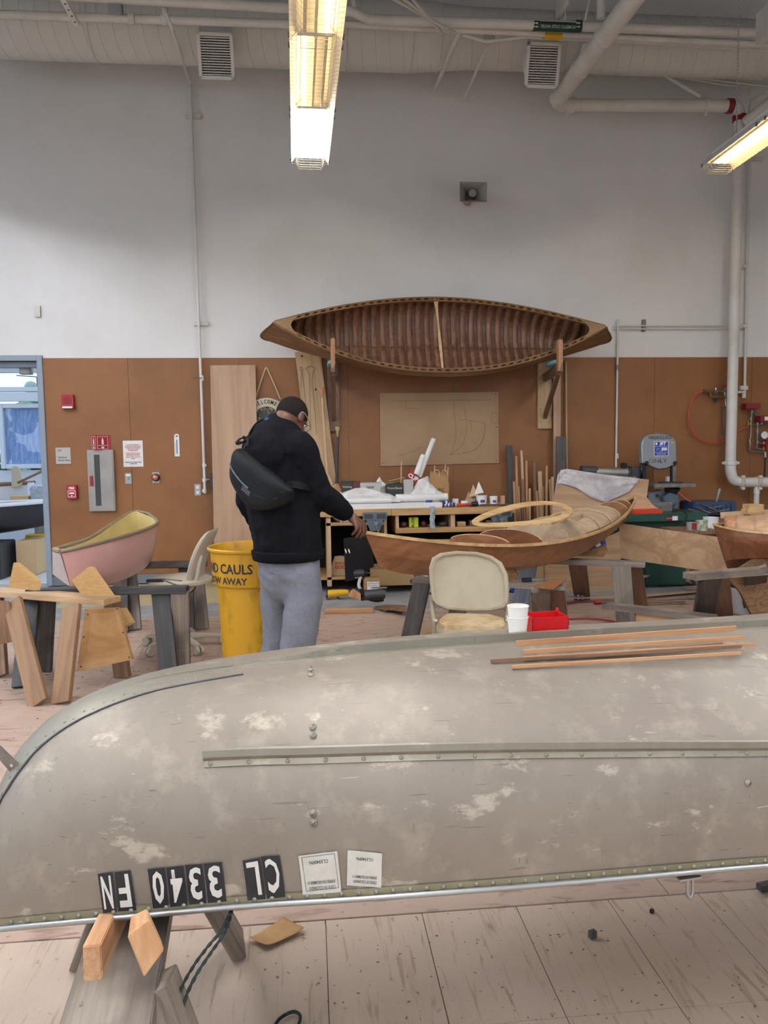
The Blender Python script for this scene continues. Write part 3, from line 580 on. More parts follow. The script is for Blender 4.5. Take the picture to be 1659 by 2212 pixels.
def bent_text(nm, s, size, sx, off):
    me = textmesh(s, size, .0008); r_ = .0475
    for v in me.vertices:
        x, y = v.co.x*sx+off, v.co.y
        a_ = R(28) + y/r_; c_ = (p0+p1)/2 - xd_*x; v.co = c_ + V((0, -r_*math.cos(a_), -r_*math.sin(a_)+0)) if True else v.co
    me.materials.clear(); me.materials.append(MATS['white']); o = bpy.data.objects.new(nm, me); COL.objects.link(o); put(o, lb)
bent_text('lettering', 'DOMESTIC COLD WATER', .036, .82, 0)
for px in (1158, 1249):
    c_ = at(px, 55, 7.452)
    G().tube([at(px-6, 55, 7.5), at(px+6, 55.5, 7.5)], .0475, 16, False).build('arrow_band', 'label_green', lb, smooth=60)
    for dz in (-.012, .022): G().prism([(-.02, -.004), (.006, -.004), (.006, -.011), (.022, 0), (.006, .011), (.006, .004), (-.02, .004)], c_+V((0, -.0, dz)), (1, 0, 0), (0, 0, 1), .0015).build('arrow', 'white', lb)
tag(G().tube([at(1175, 76, 7.6), at(1213, 77.5, 7.6)], .0335, 12, False).build('pipe_tag', 'yellow', smooth=60), 'small yellow tag on the pipe below the green label', 'label')
# thick slanting pipe and its level run to the riser
dp = thing('drain_pipe', 'thick white pipe slanting down to an elbow and running level to the riser', 'pipe', at(1205, 215, 8.45))
a = at(1385, -25, 6.3); b = at(1204, 214, 8.35); c2_ = at(1580, 229, 8.5)
G().tube([a, b], .088, 22, False).build('slanting_run', 'pipe_white', dp, smooth=60)
G().tube(smoothpath([b+(a-b)*.04, b, at(1216, 226, 8.5), at(1240, 228, 8.5)], 5), .083, 20, False).build('elbow', 'pipe_white', dp, smooth=60)
G().tube([at(1232, 227, 8.5), c2_], .066, 20, False).build('level_run', 'pipe_white', dp, smooth=60)
G().tube(smoothpath([at(1578, 229, 8.5), at(1591, 232, 8.5), at(1597, 243, 8.56), at(1598, 262, 8.58)], 5), .064, 20, False).build('end_elbow', 'pipe_white', dp, smooth=60)
for q, ax in ((at(1576, 229, 8.5), (1, 0, 0)), (at(1598, 256, 8.575), (0, 0, 1))): G().lathe([(.066, -.035), (.079, -.03), (.079, .03), (.066, .035)], q, 20, V(ax)).build('red_coupling', 'red_deep', dp, smooth=50)
for tt in (.03, .33, .62): q = b+(a-b)*tt; collar(dp, q, a-b, .097, .03, nm='pipe_band')
for px in (1225, 1523): q = at(px, 227, 8.5); collar(dp, q, (1, 0, 0), .074, .022, nm='pipe_clamp'); G().box(q+V((0, -.02, -.09)), (.03, .03, .06)).build('clamp_bolt', 'pipe_white', dp, bevel=.006)
pipe('pipe_drop', 'short white vertical pipe joining the slanting pipe from above', [(1298, -30, 7.3), (1298, 40, 7.35)], .04)
pipe('brace_rod', 'slim white diagonal brace hanging left of the second vent', [(995, 40, 7.6), (992, 70, 7.6), (937, 198, 8.75)], .022)
e, P = pipe('brace_rod', 'thin white rod slanting to the wall from the small junction box', [(1050, 105, 7.8), (1003, 215, 8.75)], .016)
G().bb(at(1043, 83, 7.78), at(1070, 104, 7.7)).build('junction_box', 'pipe_white', e, bevel=.006)
pipe('brace_rod', 'thin white brace crossing behind the thick slanting pipe', [(1262, 90, 7.9), (1222, 246, 8.6)], .018)
for i, (x0, x1) in enumerate(((865, 985), (880, 978), (893, 965))): pipe('sloping_conduit', ['upper', 'middle', 'lower'][i]+' of three white conduits slanting down beside the middle lamp', [(x0-26+12*i-10, -14+0*i, 6.6), (x1-6*i, 72-1*i, 7.5)], .014)
pipe('hanger_rod', 'thin vertical hanger rod above the cold water label', [(1220, -20, 7.5), (1221, 52, 7.5)], .006)
pipe('hanger_rod', 'slanting white hanger rod left of the thick slanting pipe', [(1277, -20, 7.4), (1262, 55, 7.5)], .012)
pipe('sloping_conduit', 'upper white conduit sloping below the duct near the corner', [(1370, 155, 8.6), (1500, 168, 8.6), (1659, 186, 8.5), (1720, 192, 8.5)], .014)
pipe('sloping_conduit', 'lower white conduit with a hooked end under the duct', [(1380, 153, 8.65), (1560, 182, 8.6), (1608, 186, 8.6), (1622, 192, 8.6), (1618, 202, 8.6)], .012, sm=1)
pipe('brace_rod', 'white strut slanting from the duct down to the level pipe', [(1430, 158, 8.5), (1512, 210, 8.5)], .022)
pipe('sloping_conduit', 'white conduit bending down at the corner above the glowing lamp', [(1700, 170, 8.2), (1622, 218, 8.5), (1617, 250, 8.6)], .014)
pipe('overhead_pipe', 'white pipe rising behind the glowing lamp at the picture edge', [(1612, 262, 8.5), (1720, 175, 7.9)], .06)
def strut(label, p0, p1, w=.04):
    e = thing('perforated_strut', label, 'strut', p0); d = p1-p0; G().beam(p0, p1, w, w*.6).build('channel', 'pipe_white', e)
    n = int(d.length/.055); x, y, z = frame(d)
    for k in range(n): c = p0+d*((k+.5)/n); G().box(c-V((0, w*.36, 0)), (w*.35, .012, w*.5)).build('slot', 'dark_grey', e)
strut('white slotted strut hanging at the upper corner left of the air pipe', at(131, -12, 7.2), at(167, 54, 7.5), .05)
strut('white slotted strut crossing behind the thick slanting pipe', at(1302, 95, 7.4), at(1345, 46, 7.1), .05)
strut('white slotted strut holding the bend of the upper pipe', at(760, -15, 7.45), at(765, 16, 7.45), .05)
tag(G().bb(at(1632, 30, 7.2), at(1690, 62, 6.9)).build('roof_bracket', 'pipe_white', bevel=.01), 'white bracket box at the upper corner of the picture', 'bracket')
tag(G().bb(at(1200, -12, 7.6), at(1230, 8, 7.3)).build('roof_box', 'pipe_white', bevel=.006), 'small grey box above the cold water label', 'box')
tag(G().bb(at(238, -10, 7.6), at(262, 25, 7.5)).build('roof_plate', 'ceiling_grey', bevel=.004), 'small grey hanger plate above the duct', 'bracket')
# ================================================================== WOODEN CANOE ON THE WALL
wc_c = at(952, 722, 8.22); WX = V((1, 0, -.010)).normalized(); WU = V((0, -.927, .375)); WLAT = WX.cross(WU)*-1
WLAT = V((0, .375, .927)); HL = 1.77
def wc_hb(q): return .445*max(1-abs(q)**2.05, 0)**1.0
def wc_pt(q, t, side, off=0.):
    """q -1..1 along the gunwale, t 0 gunwale .. 1 keel, side +1 upper / -1 lower"""
    a = t*PI/2; hb = max(wc_hb(q)-off, .0); aq = abs(q); n = 2/2.5
    e = max(0, (aq-.62)/.38)
    sheer = .19*aq**2.6; D = .305+sheer-.10*e**3
    lat = hb*max(math.cos(a), 0)**n*(1+.05*math.sin(2*a)); dep = (D-off)*max(math.sin(a), 0)**n
    l = q*HL + (1 if q > 0 else -1)*e**2*(.18*math.sin(t*PI)-.15*t*t)
    return wc_c + WX*l + WLAT*(side*lat) + WU*(sheer-dep)
wcan = thing('wooden_canoe', 'varnished wooden canoe with ribbed interior hung on its side on the wall', 'canoe', wc_c)
def gq(u): u = 2*u-1; return math.copysign(1-(1-abs(u))**1.7, u)
g = G()
for sd in (1, -1): g.grid(lambda u, v: wc_pt(gq(u), v, sd), 64, 14)
g.build('outer_hull', 'old_canoe_out', wcan, smooth=60)
g = G()
for sd in (1, -1): g.grid(lambda u, v: wc_pt(gq(u)*.97, v, sd, .014), 60, 14)
g.build('inner_planking', 'old_canoe_plank', wcan, smooth=60)
for k in range(33):
    q = (-1+2*(k+.5)/33)*.93; dq = .0170; g = G()
    for sd in (1, -1): g.grid(lambda u, v: wc_pt(q+(u-.5)*2*dq, v*1.0, sd, .024), 1, 12)
    g.build('rib', 'old_canoe_rib', wcan, smooth=60, solid=.008)
for sd in (1, -1):
    for nm, o_, m_, z_ in (('outwale', .006, 'old_canoe_rail', .004), ('inwale', -.03, 'old_canoe_rail', .004)):
        rings = []
        for i in range(61):
            q = gq(i/60)*.995; p = wc_pt(q, 0, sd); h_ = .010 if o_ > 0 else .008
            lat = WLAT*sd
            hbv = wc_hb(q); o2 = o_ if o_ > 0 else max(o_, -hbv+.004)
            rings.append([p+lat*(o2-h_)+WU*.006, p+lat*(o2+h_)+WU*.006, p+lat*(o2+h_)-WU*.02, p+lat*(o2-h_)-WU*.02])
        G().loft(rings).build(nm, m_, wcan, smooth=30)
    for k in range(39):
        q = (-1+2*(k+.5)/39)*.95; g = G(); rings = []
        for dq in (-.0115, .0115):
            p = wc_pt(q+dq, 0, sd); L_ = WLAT*sd
            rings.append([p+L_*.0-WU*.012, p-L_*.025-WU*.012, p-L_*.025+WU*.005, p+L_*.0+WU*.005])
        g.loft(rings).build('scupper_block', 'old_canoe_rail', wcan)
for sg in (-1, 1):          # decks with a curved inner edge
    rows = []
    for i in range(9):
        v = -1+2*i/8; q0 = .865+.035*(1-v*v)-(.012*abs(v)**6)
        rows.append([wc_pt(sg*(q0+(1-q0)*j/8), 0, 1).lerp(wc_pt(sg*(q0+(1-q0)*j/8), 0, -1), (1-v)/2)+WU*.004 for j in range(9)])
    G().add([p for r_ in rows for p in r_], [(i*9+j, (i+1)*9+j, (i+1)*9+j+1, i*9+j+1) for i in range(8) for j in range(8)]).build('deck', wood('deck_wood', '8a6c48', '9c7d56', 'x', 10, .1), wcan, solid=.014)
pa, pb = wc_pt(-.012, 0, 1), wc_pt(-.004, 0, -1); rings = []
for i in range(15):
    t = i/14; p = pa.lerp(pb, t)-WU*.012; w_ = .008+.012*abs(math.cos(t*PI*1.5))*(1 if t < .1 or t > .9 else .55)+(.012 if t < .06 else 0)
    rings.append([p-WX*w_+WU*.008, p+WX*w_+WU*.008, p+WX*w_-WU*.01, p-WX*w_-WU*.01])
G().loft(rings).build('thwart', 'pine', wcan, smooth=40)
st = G()
for sg in (-1, 1): st.tube([wc_pt(sg, t/16, 1) for t in range(17)], .008, 6)
st.build('stem_band', 'old_canoe_rail', wcan, smooth=60)
# wall brackets ----------------------------------------------------------
def bracket(label, pxs, xw0, xw1, ytop, ybot, xpost, py0, py1, brace):
    e = thing('canoe_bracket', label, 'bracket', at((xw0+xw1)/2, ybot, YW-.03))
    a, b = at(xw0, ytop, YW-.03), at(xw1, ybot, YW-.03)
    G().bb((a.x, YW-.05, b.z), (b.x, YW-.012, a.z)).build('wall_plate', 'brown_wood' if brace == 0 else 'blond', e, bevel=.003)
    p_hi, p_lo = at(xpost, py0, 7.93), at(xpost, py1, 7.93)
    board('stop_post', p_lo, p_hi, .055 if brace else .045, .06, 'cedar', e, up=(0, 1, 0), bevel=.008)
    board('arm', V((p_lo.x, 7.9, p_lo.z+.05)), V(((a.x+b.x)/2, YW-.05, p_lo.z+.02)), .045, .09, 'brown_wood', e)
    board('brace', V((p_lo.x+.005, 7.98, p_lo.z+.0)), V(((a.x+b.x)/2, YW-.05, b.z+.14)), .04, .06, 'brown_wood', e)
    G().bb((p_lo.x-.05, 7.97, p_lo.z+.09), (p_lo.x+.03, 8.3, p_lo.z+.13)).build('foam_pad', mat('foam_blue', '7fb4c2', .8), e, bevel=.01)
    for k in range(5):
        for s_ in (.2, .8): G().lathe([(.005, 0), (.005, .002), (0, .002)], (a.x+(b.x-a.x)*s_, YW-.05, b.z+(a.z-b.z)*(.1+.19*k)), 8, V((0, -1, 0))).build('screw', 'ink', e)
bracket('wooden wall bracket holding the left end of the hung canoe', 0, 706, 734, 770, 932, 719, 731, 805, 0)
bracket('wooden wall bracket holding the right end of the hung canoe', 0, 1161, 1191, 780, 926, 1209, 734, 803, 1)
# ------------------------------------------------------------------ boards leaning on the wall
def lean(name, label, cat, top, bot, w, t, m, up=(0, 1, 0)):
    o = board(name, bot, top, w, t, m, None, up); return tag(o, label, cat)
pA = at(503, 789, YW-.05); zt = pA.z
lean('plywood_plank', 'wide pink plywood plank standing against the wall behind the yellow barrel', 'plank', pA, V((at(514, 1262, 8.5).x, 8.5, .012)), .50, .012, 'ply_pink')
pB = at(664, 758, YW-.06); pB2 = at(712, 1140, 8.74)
bl = thing('marked_board', 'blond board with paddle outlines drawn on it leaning behind the person', 'board', V((pB2.x, 8.74, .02)))
dirb = (pB2-pB).normalized(); pEnd = pB+dirb*((pB.z-.02)/-dirb.z)
board('board', pEnd, pB, .285, .02, 'blond', bl, (0, 1, 0))
def mark(pts, m='pencil', r=.0022, par=bl, Y=None): return G().tube(smoothpath([at(px, py, Y or (YW-.06-.012-(py-758)*.00022)) for px, py in pts], 4), r, 5).build('pencil_line', m, par)
for pts in ([(662, 800), (661, 796), (669, 791), (678, 793), (680, 797), (676, 806), (674, 820), (677, 850), (684, 940)], [(662, 800), (668, 812), (669, 850), (672, 930)], [(650, 838), (651, 803), (648, 797), (650, 792), (654, 796), (653, 803), (658, 850), (664, 930)]): mark(pts)
for px, py in ((652, 769), (682, 841)): G().lathe([(.011, 0), (.011, .001), (0, .001)], at(px, py, YW-.085), 10, V((0, -1, 0))).build('knot', 'ink', bl)
def paddle(label, top, bot, grip_m, shaft_m, blade_m, wrap=False):
    e = thing('canoe_paddle', label, 'paddle', bot); d = (bot-top).normalized(); X = V((1, 0, 0)); X = (X-d*X.dot(d)).normalized(); Yv = d.cross(X); L = (bot-top).length
    def ring(s, wx, wy): return [top+d*s+X*(wx*math.cos(2*PI*k/12))+Yv*(wy*math.sin(2*PI*k/12)) for k in range(12)]
    G().loft([ring(0, .02, .012), ring(.006, .034, .015), ring(.03, .038, .016), ring(.06, .026, .016), ring(.1, .016, .015), ring(.12, .0155, .0155)]).build('grip', grip_m, e, smooth=50)
    G().loft([ring(.12, .0155, .0155), ring(L*.74, .0155, .0155)]).build('shaft', shaft_m, e, smooth=50)
    G().loft([ring(L*.735, .0165, .0165), ring(L*.77, .04, .012), ring(L*.82, .062, .006), ring(L, .062, .004)]).build('blade', blade_m, e, smooth=50)
    if wrap:
        for k in range(9): s = .14+(L*.72-.14)*k/8; G().tube([top+d*(s+.03*q/8)+X*(.0175*math.cos(2*PI*q/8+k))+Yv*(.0175*math.sin(2*PI*q/8+k)) for q in range(9)], .002, 5).build('tape_edge', 'black', e)
mat('tape_grey', '3e3e42', .6)
paddle('varnished blond wooden paddle leaning on the marked board', at(695, 836, 8.70), V((at(712, 1120, 8.68).x, 8.68, .86)), 'pine_orange', 'pine', 'pine')
paddle('wooden paddle with its shaft wrapped in grey tape on the bench', at(730, 920, 8.68), V((at(726, 1100, 8.64).x, 8.64, .868)), 'brass', 'tape_grey', 'pine_orange', True)
lean('pale_plank', 'long pale plank standing behind the wall bracket', 'plank', at(1203, 780, 8.74), V((at(1203, 1200, 8.70).x, 8.70, .012)), .085, .025, 'ply_pink')
lean('thin_batten', 'thin pale batten standing right of the long pale plank', 'batten', at(1222, 780, 8.79), V((at(1226, 1250, 8.74).x, 8.74, .012)), .018, .03, 'blond')
lean('dark_board', 'short dark board standing in front of the long pale plank', 'board', at(1212, 943, 8.66), V((at(1211, 1200, 8.58).x, 8.58, .012)), .115, .02, 'dark_wood')
random.seed(11)
sticks = [(1101, 962, 13, 'dark_stain', 'dark tapered board'), (1115, 985, 5, 'cedar', 'thin cedar stick'), (1126, 973, 5, 'pine', 'knobbly pine stick'), (1137, 995, 5, 'cedar', 'short cedar stick'), (1155, 996, 9, 'brown_wood', 'broad brown offcut'), (1166, 1018, 9, 'pine', 'pale broad offcut'), (1181, 1006, 5, 'cedar', 'pointed slim stick'), (1193, 1030, 5, 'ply_pale', 'short pale stick'), (1110, 1040, 5, 'cedar', 'short thin lath'), (1120, 1050, 4, 'blond', 'tilted blond lath'), (1130, 1035, 5, 'brown_wood', 'brown lath'), (1144, 1055, 4, 'pine', 'tilted pine lath'), (1172, 1050, 7, 'ply_pale', 'short wide pale offcut'), (1187, 1035, 4, 'pine', 'narrow pine lath'), (1159, 1060, 5, 'cedar', 'small cedar offcut')]
for i, (px, py, w_, m_, nm) in enumerate(sticks):
    Y = 8.72-.05*(i % 4)-.02*(i//4); t_ = at(px, py, Y); dx = random.uniform(-.04, .06)
    lean('scrap_stick', nm+' in the scrap wood standing against the wall', 'stick', t_, V((t_.x+dx, Y-.06, .012)), w_*2*.0026, .016+.004*(i % 3), m_)
# drawing board on the wall
db = thing('drawing_panel', 'tan fibreboard panel with pencil hull sections screwed to the wall', 'board', at(948, 1004, YW-.02))
mat('fibreboard', 'a98a68', .75, c2='a18260', nscale=3); c4 = [at(px, py, YW-.012) for px, py in ((820, 850), (1076, 847), (1077, 1000), (822, 1007))]
G().loft([[V((p.x, YW-.013, p.z)) for p in c4], [V((p.x, YW-.028, p.z)) for p in c4]]).build('panel', 'fibreboard', db)
for pts in ([(848, 866), (1060, 864)], [(980, 866), (981, 890), (985, 925), (984, 950), (975, 980)], [(970, 983), (1000, 979), (1025, 972), (1040, 955), (1048, 930), (1046, 915)], [(970, 983), (990, 970), (1005, 945), (1008, 910), (1002, 880)], [(878, 867), (878, 881), (905, 882)], [(993, 900), (995, 907), (1014, 908), (1020, 935)], [(1062, 893), (1068, 891), (1076, 897), (1076, 912), (1066, 915), (1061, 905), (1062, 893)], [(862, 984), (890, 976), (912, 966)], [(1014, 908), (1030, 911), (1047, 914)]):
    mark(pts, 'pencil', .0016, db, YW-.029)
for px, py in ((826, 855), (1071, 852), (1072, 995), (827, 1001), (826, 925), (1073, 923)): G().lathe([(.005, 0), (.005, .002), (0, .002)], at(px, py, YW-.028), 8, V((0, -1, 0))).build('screw', 'ink', db)
# welcome ring
wl = thing('welcome_life_ring', 'round WELCOME life-ring sign hanging from a rope on the brown panel', 'sign', at(578, 905, YW-.05))
c = at(577, 907, YW-.05); mat('ring_cream', 'c9bda2', .6)
G().lathe([(.145, -.02), (.15, -.03), (.20, -.035), (.245, -.02), (.25, 0), (.15, 0)], c, 40, V((0, 1, 0))).build('ring', 'ring_cream', wl, smooth=50)
G().lathe([(0, -.004), (.148, -.004)], c, 32, V((0, 1, 0))).build('picture', mat('ring_picture', '3a4440', .6, c2='b09060', nscale=16, lo=.5, hi=.56), wl)
for i, ch in enumerate('WELCOME'):
    a_ = R(33-11*i+4); p = c+V((-.2*math.sin(a_), -.038, .2*math.cos(a_))); text('lettering', ch, .062, basis((math.cos(a_), 0, math.sin(a_)), (-math.sin(a_), 0, math.cos(a_)), p), 'ink', wl, bold=.001, sx=.7)
G().tube(smoothpath([at(551, 862, YW-.04), at(572, 800, YW-.035), at(575, 796, YW-.035), at(579, 800, YW-.035), at(606, 862, YW-.05)], 4), .0075, 8).build('hanging_rope', 'rope_tan', wl, smooth=60)
# ================================================================== UPTURNED ALUMINIUM CANOE IN FRONT
def alu_mat(name, c1, c2, c3, metal=.35, rough=.45):
    m, N, L, b = newmat(name); MATS[name] = m; b.inputs['Metallic'].default_value = metal
    tc = N.new('ShaderNodeTexCoord')
    def nz(scale, st=(1, 1, 1), det=8, d=0., rot=0.):
        mp = N.new('ShaderNodeMapping'); mp.inputs['Scale'].default_value = st; mp.inputs['Rotation'].default_value = (0, R(rot), 0); L.new(tc.outputs['Object'], mp.inputs[0])
        n = N.new('ShaderNodeTexNoise'); n.inputs['Scale'].default_value = scale; n.inputs['Detail'].default_value = det; n.inputs['Distortion'].default_value = d; n.inputs['Roughness'].default_value = .65
        L.new(mp.outputs[0], n.inputs['Vector']); return n.outputs['Fac']
    def ramp(x, a, bb, ca=None, cb=None):
        r = N.new('ShaderNodeValToRGB'); r.color_ramp.elements[0].position = a; r.color_ramp.elements[1].position = bb
        if ca: r.color_ramp.elements[0].color = lin(ca); r.color_ramp.elements[1].color = lin(cb)
        L.new(x, r.inputs[0]); return r.outputs[0]
    def mix(f, a, cb):
        q = N.new('ShaderNodeMix'); q.data_type = 'RGBA'; L.new(f, q.inputs[0]); L.new(a, q.inputs[6]); q.inputs[7].default_value = lin(cb); return q.outputs[2]
    c = ramp(nz(3.4), .36, .66, c1, c2); c = mix(ramp(nz(13, (1, 1, 1), 10), .52, .9), c, c3)
    c = mix(ramp(nz(7, (1, 1, 2.0), 10), .585, .64), c, c3)                 # patches where the dull skin is worn off
    c = mix(ramp(nz(190, (.05, 1, .9), 2), .72, .78), c, '70685b')          # long scratches
    c = mix(ramp(nz(110, (1, 1, .12), 2, .4), .70, .73), c, '787064')
    for rot, off in ((12, 0), (52, .3), (-38, .7), (85, 1.1)):
        sc_ = N.new('ShaderNodeMath'); sc_.operation = 'MULTIPLY'; sc_.inputs[1].default_value = .45
        L.new(ramp(nz(110+20*off, (.03, 1, 1), 1.5, .1, rot), .735, .755), sc_.inputs[0]); c = mix(sc_.outputs[0], c, '4f483e')
    c = mix(ramp(nz(90, (.04, 1, 1.2), 2, .2, 28), .75, .77), c, 'b9ae9a')
    L.new(c, b.inputs['Base Color'])
    rr = N.new('ShaderNodeMapRange'); L.new(nz(9), rr.inputs[0]); rr.inputs[3].default_value = rough-.1; rr.inputs[4].default_value = rough+.18; L.new(rr.outputs[0], b.inputs['Roughness'])
    bp = N.new('ShaderNodeBump'); bp.inputs['Strength'].default_value = .06; bp.inputs['Distance'].default_value = .01; L.new(nz(5), bp.inputs['Height']); L.new(bp.outputs[0], b.inputs['Normal'])
alu_mat('alu_hull', '7f7467', '8c8173', 'aa9f8d'); alu_mat('alu_trim', '7f7869', '8d8677', '9a927f', .45, .42); alu_mat('alu_strip', '7e785d', '8c866b', '969076', .4, .45)
AO = V((-.88, 1.657, 0)); AD = V((.9912, .1323, 0)); AN = V((.1323, -.9912, 0)); S0, SE = .02, 4.88; SM = (S0+SE)/2
ks = [.02, .07, .125, .165, .196, .2086, .234, .2588, .3077, .3955, .5244, .626, .7353, .88, 1.07, 1.38, 2.13, 2.45]
kz = [.485, .53, .58, .63, .686, .747, .796, .825, .867, .908, .939, .950, .9556, .9620, .967, .966, .955, .955]
gs = [.145, .25, .5, .75, 1.0, 1.4, 1.8, 2.45]; gz = [.505, .54, .575, .592, .597, .590, .578, .57]
def ac_m(s): return s if s <= SM else 2*SM-s
def ac_b(s): s = ac_m(s); return .46*math.sin(PI/2*min(max(s-S0, 0)/2.3, 1)**.5)
def ac_k(s): return scurve(ks, kz, ac_m(s))
def ac_g(s): return min(scurve(gs, gz, ac_m(s)), ac_k(s)-.001)
def screen(P):
    d = P-EYE; f_ = d.dot(_f); return IW/2+FPX*d.dot(CR)/f_, IH/2-FPX*d.dot(CU)/f_
gs, gz = [.02], [.478]                 # gunwale heights surveyed along the near side
for _s in (.15, .25, .35, .5, .7, .9, 1.1, 1.4, 1.7, 1.95):
    lo_, hi_ = .3, .8
    for _k in range(40):
        mz = (lo_+hi_)/2; x_, y_ = screen(AO+AD*_s+AN*ac_b(_s)+V((0, 0, mz)))
        if y_ > interp([-200, 0, 300, 540, 840, 1250, 1659, 1900], [2026, 2003, 1974, 1952, 1934, 1901, 1866, 1848], x_): lo_ = mz
        else: hi_ = mz
    gs.append(_s); gz.append(mz)
gs.append(2.45); gz.append(gz[-1]-.004)
def ac(s, t, side=1):
    b, k, g_ = ac_b(s), ac_k(s), ac_g(s); m = ac_m(s); n = 2/interp([.145, .4, .75], [1.9, 2.3, 2.75], m); a = t*PI/2
    lat = b*max(math.cos(a), 0)**n; z = g_+(k-g_)*max(math.sin(a), 0)**n
    return AO+AD*s+AN*(side*lat)+V((0, 0, z))
def ac_n(s, t, side=1, e=.004):
    u_ = ac(s+e, t, side)-ac(s-e, t, side); v_ = ac(s, min(t+e, 1), side)-ac(s, max(t-e, 0), side); n = u_.cross(v_).normalized()*side
    return n
def ac_o(s, t, off, side=1): return ac(s, t, side)+ac_n(s, t, side)*off
def t_h(s, h):                        # girth parameter at height h above the gunwale
    n = 2/interp([.145, .4, .75], [1.9, 2.3, 2.75], ac_m(s)); return 2/PI*math.asin(min(1, (h/max(ac_k(s)-ac_g(s), .02))**(1/n)))
def ac_find(px, py):
    s, t = 1.0, .15
    for _ in range(40):
        x, y = screen(ac(s, t)); ex, ey = px-x, py-y
        if abs(ex)+abs(ey) < .05: break
        x1, y1 = screen(ac(s+.002, t)); x2, y2 = screen(ac(s, t+.002))
        a, b, c, d = (x1-x)/.002, (x2-x)/.002, (y1-y)/.002, (y2-y)/.002; det = a*d-b*c
        s += max(-.2, min(.2, (ex*d-b*ey)/det)); t += max(-.1, min(.1, (a*ey-c*ex)/det)); s = min(max(s, .2), 3.5); t = min(max(t, .004), .95)
    return s, t
alu = thing('aluminium_canoe', 'big dull aluminium canoe turned upside down across the front', 'canoe', AO+AD*1.2+V((0, 0, .5)))
sv_ = [S0+.0005+(SM-S0)*((i/54)**1.8) for i in range(55)]; sv_ += [2*SM-s for s in sv_[-2::-1]]
NT = 26; g = G()
for sd in (1, -1):
    vs = [ac(s, j/NT, sd) for s in sv_ for j in range(NT+1)]; w_ = NT+1
    g.add(vs, [(i*w_+j, (i+1)*w_+j, (i+1)*w_+j+1, i*w_+j+1) for i in range(len(sv_)-1) for j in range(NT)])
g.build('hull', 'alu_hull', alu, smooth=60)
# bow cap: a folded band over the stem with a dark lapped seam
def band_t(s): return scurve([.145, .22, .3, .45, .6, .75, .83], [.45, .62, .76, .86, .905, .95, .985], s)
g = G()
for sd in (1, -1): g.grid(lambda u, v: ac_o(S0+.002+.68*u**1.6, band_t(S0+.68*u**1.6)*(1-v)+v*.9995, .0022, sd), 40, 6)
g.build('bow_cap', 'alu_trim', alu, smooth=60)
G().tube([ac_o(S0+.002+.70*(i/40)**1.6, band_t(S0+.68*(i/40)**1.6), .0012) for i in range(41)], .0022, 5).build('lap_seam', 'dark_grey', alu, smooth=60)
# gunwale, keel, spray rail
for sd in (1, -1):
    P = [ac(s, 0, sd)+AN*(sd*.006) for s in sv_]; G().tube(P, .0062, 8).build('gunwale_tube', 'steel', alu, smooth=60)
    g = G(); g.grid(lambda u, v: ac_o(S0+.02+(SE-S0-.04)*u, t_h(S0+.02+(SE-S0-.04)*u, .0005+.017*v), .0025, sd), 80, 2); g.build('gunwale_strip', 'alu_strip', alu, smooth=60)
rings = []
for i in range(50):
    s = .72+3.4*i/49; c = AO+AD*s+V((0, 0, ac_k(s)-.004)); hh = .021*min(1, (s-.70)/.25, (4.14-s)/.25+.02)+.004
    rings.append([c+AN*.024, c+AN*.022+V((0, 0, .005)), c+AN*.007+V((0, 0, .007)), c+AN*.006+V((0, 0, hh)), c-AN*.006+V((0, 0, hh)), c-AN*.007+V((0, 0, .007)), c-AN*.022+V((0, 0, .005)), c-AN*.024])
G().loft(rings, True).build('keel', 'alu_trim', alu, smooth=35)
rl = [ac_find(px, py) for px, py in ((441, 1641), (640, 1634), (840, 1628), (1100, 1622), (1400, 1619), (1640, 1618))]
s_r = rl[0][0]
def T_(s): return interp([q[0] for q in rl], [q[1] for q in rl], s)
def rail_pt(s, h, off):               # h metres up or down the skin from the rail's middle
    t = T_(s); e = .01; g_ = (ac(s, t+e)-ac(s, t-e)).length/(2*e); return ac_o(s, t+h/g_, off)
rings = []
for i in range(46):
    s = s_r+2.0*i/45
    rings.append([rail_pt(s, -.0155, .001), rail_pt(s, -.0155, .004), rail_pt(s, -.004, .004), rail_pt(s, .0, .011), rail_pt(s, .011, .0165), rail_pt(s, .015, .015), rail_pt(s, .0165, .001)])
G().loft(rings).build('spray_rail', 'alu_trim', alu, smooth=30)
rv = G().ball((0, 0, 0), .0042, 8, (1, 1, .6)); rvm = None
def rivet(P, nrm, nm='rivet', r=1.15, m='alu_trim'):
    global rvm
    x, y, z = frame(nrm, V((0, .3, 1))); M = (Matrix((x, y, z)).transposed()*r).to_4x4() if False else (Matrix((x*r, y*r, z*r)).transposed().to_4x4()); M.translation = P
    if rvm is None:
        o = rv.build(nm, m, alu, smooth=60, M=M); rvm = o.data
    else:
        o = bpy.data.objects.new(nm, rvm); COL.objects.link(o); o.matrix_basis = M; put(o, alu)
    return o
s = .2
while s < 2.2: rivet(ac_o(s, t_h(s, .0095), .003), ac_n(s, t_h(s, .0095))); s += .0325
s = s_r+.012; rivet(rail_pt(s_r+.008, .009, .012), ac_n(s_r, T_(s_r)))
while s < 2.3: rivet(rail_pt(s, -.0095, .0042), ac_n(s, T_(s))); s += .073
for px, py in ((676, 1571), (677, 1589), (677, 1757), (678, 1777), (671, 1447), (672, 1458), (1616, 1692)):
    s, t = ac_find(px, py); o = rivet(ac_o(s, t, .0012), ac_n(s, t), 'screw', 1.9)
    P = ac_o(s, t, .0062); G().beam(P-V((.003, 0, .003)), P+V((.003, 0, .003)), .0012, .0008).build('slot', 'ink', o)
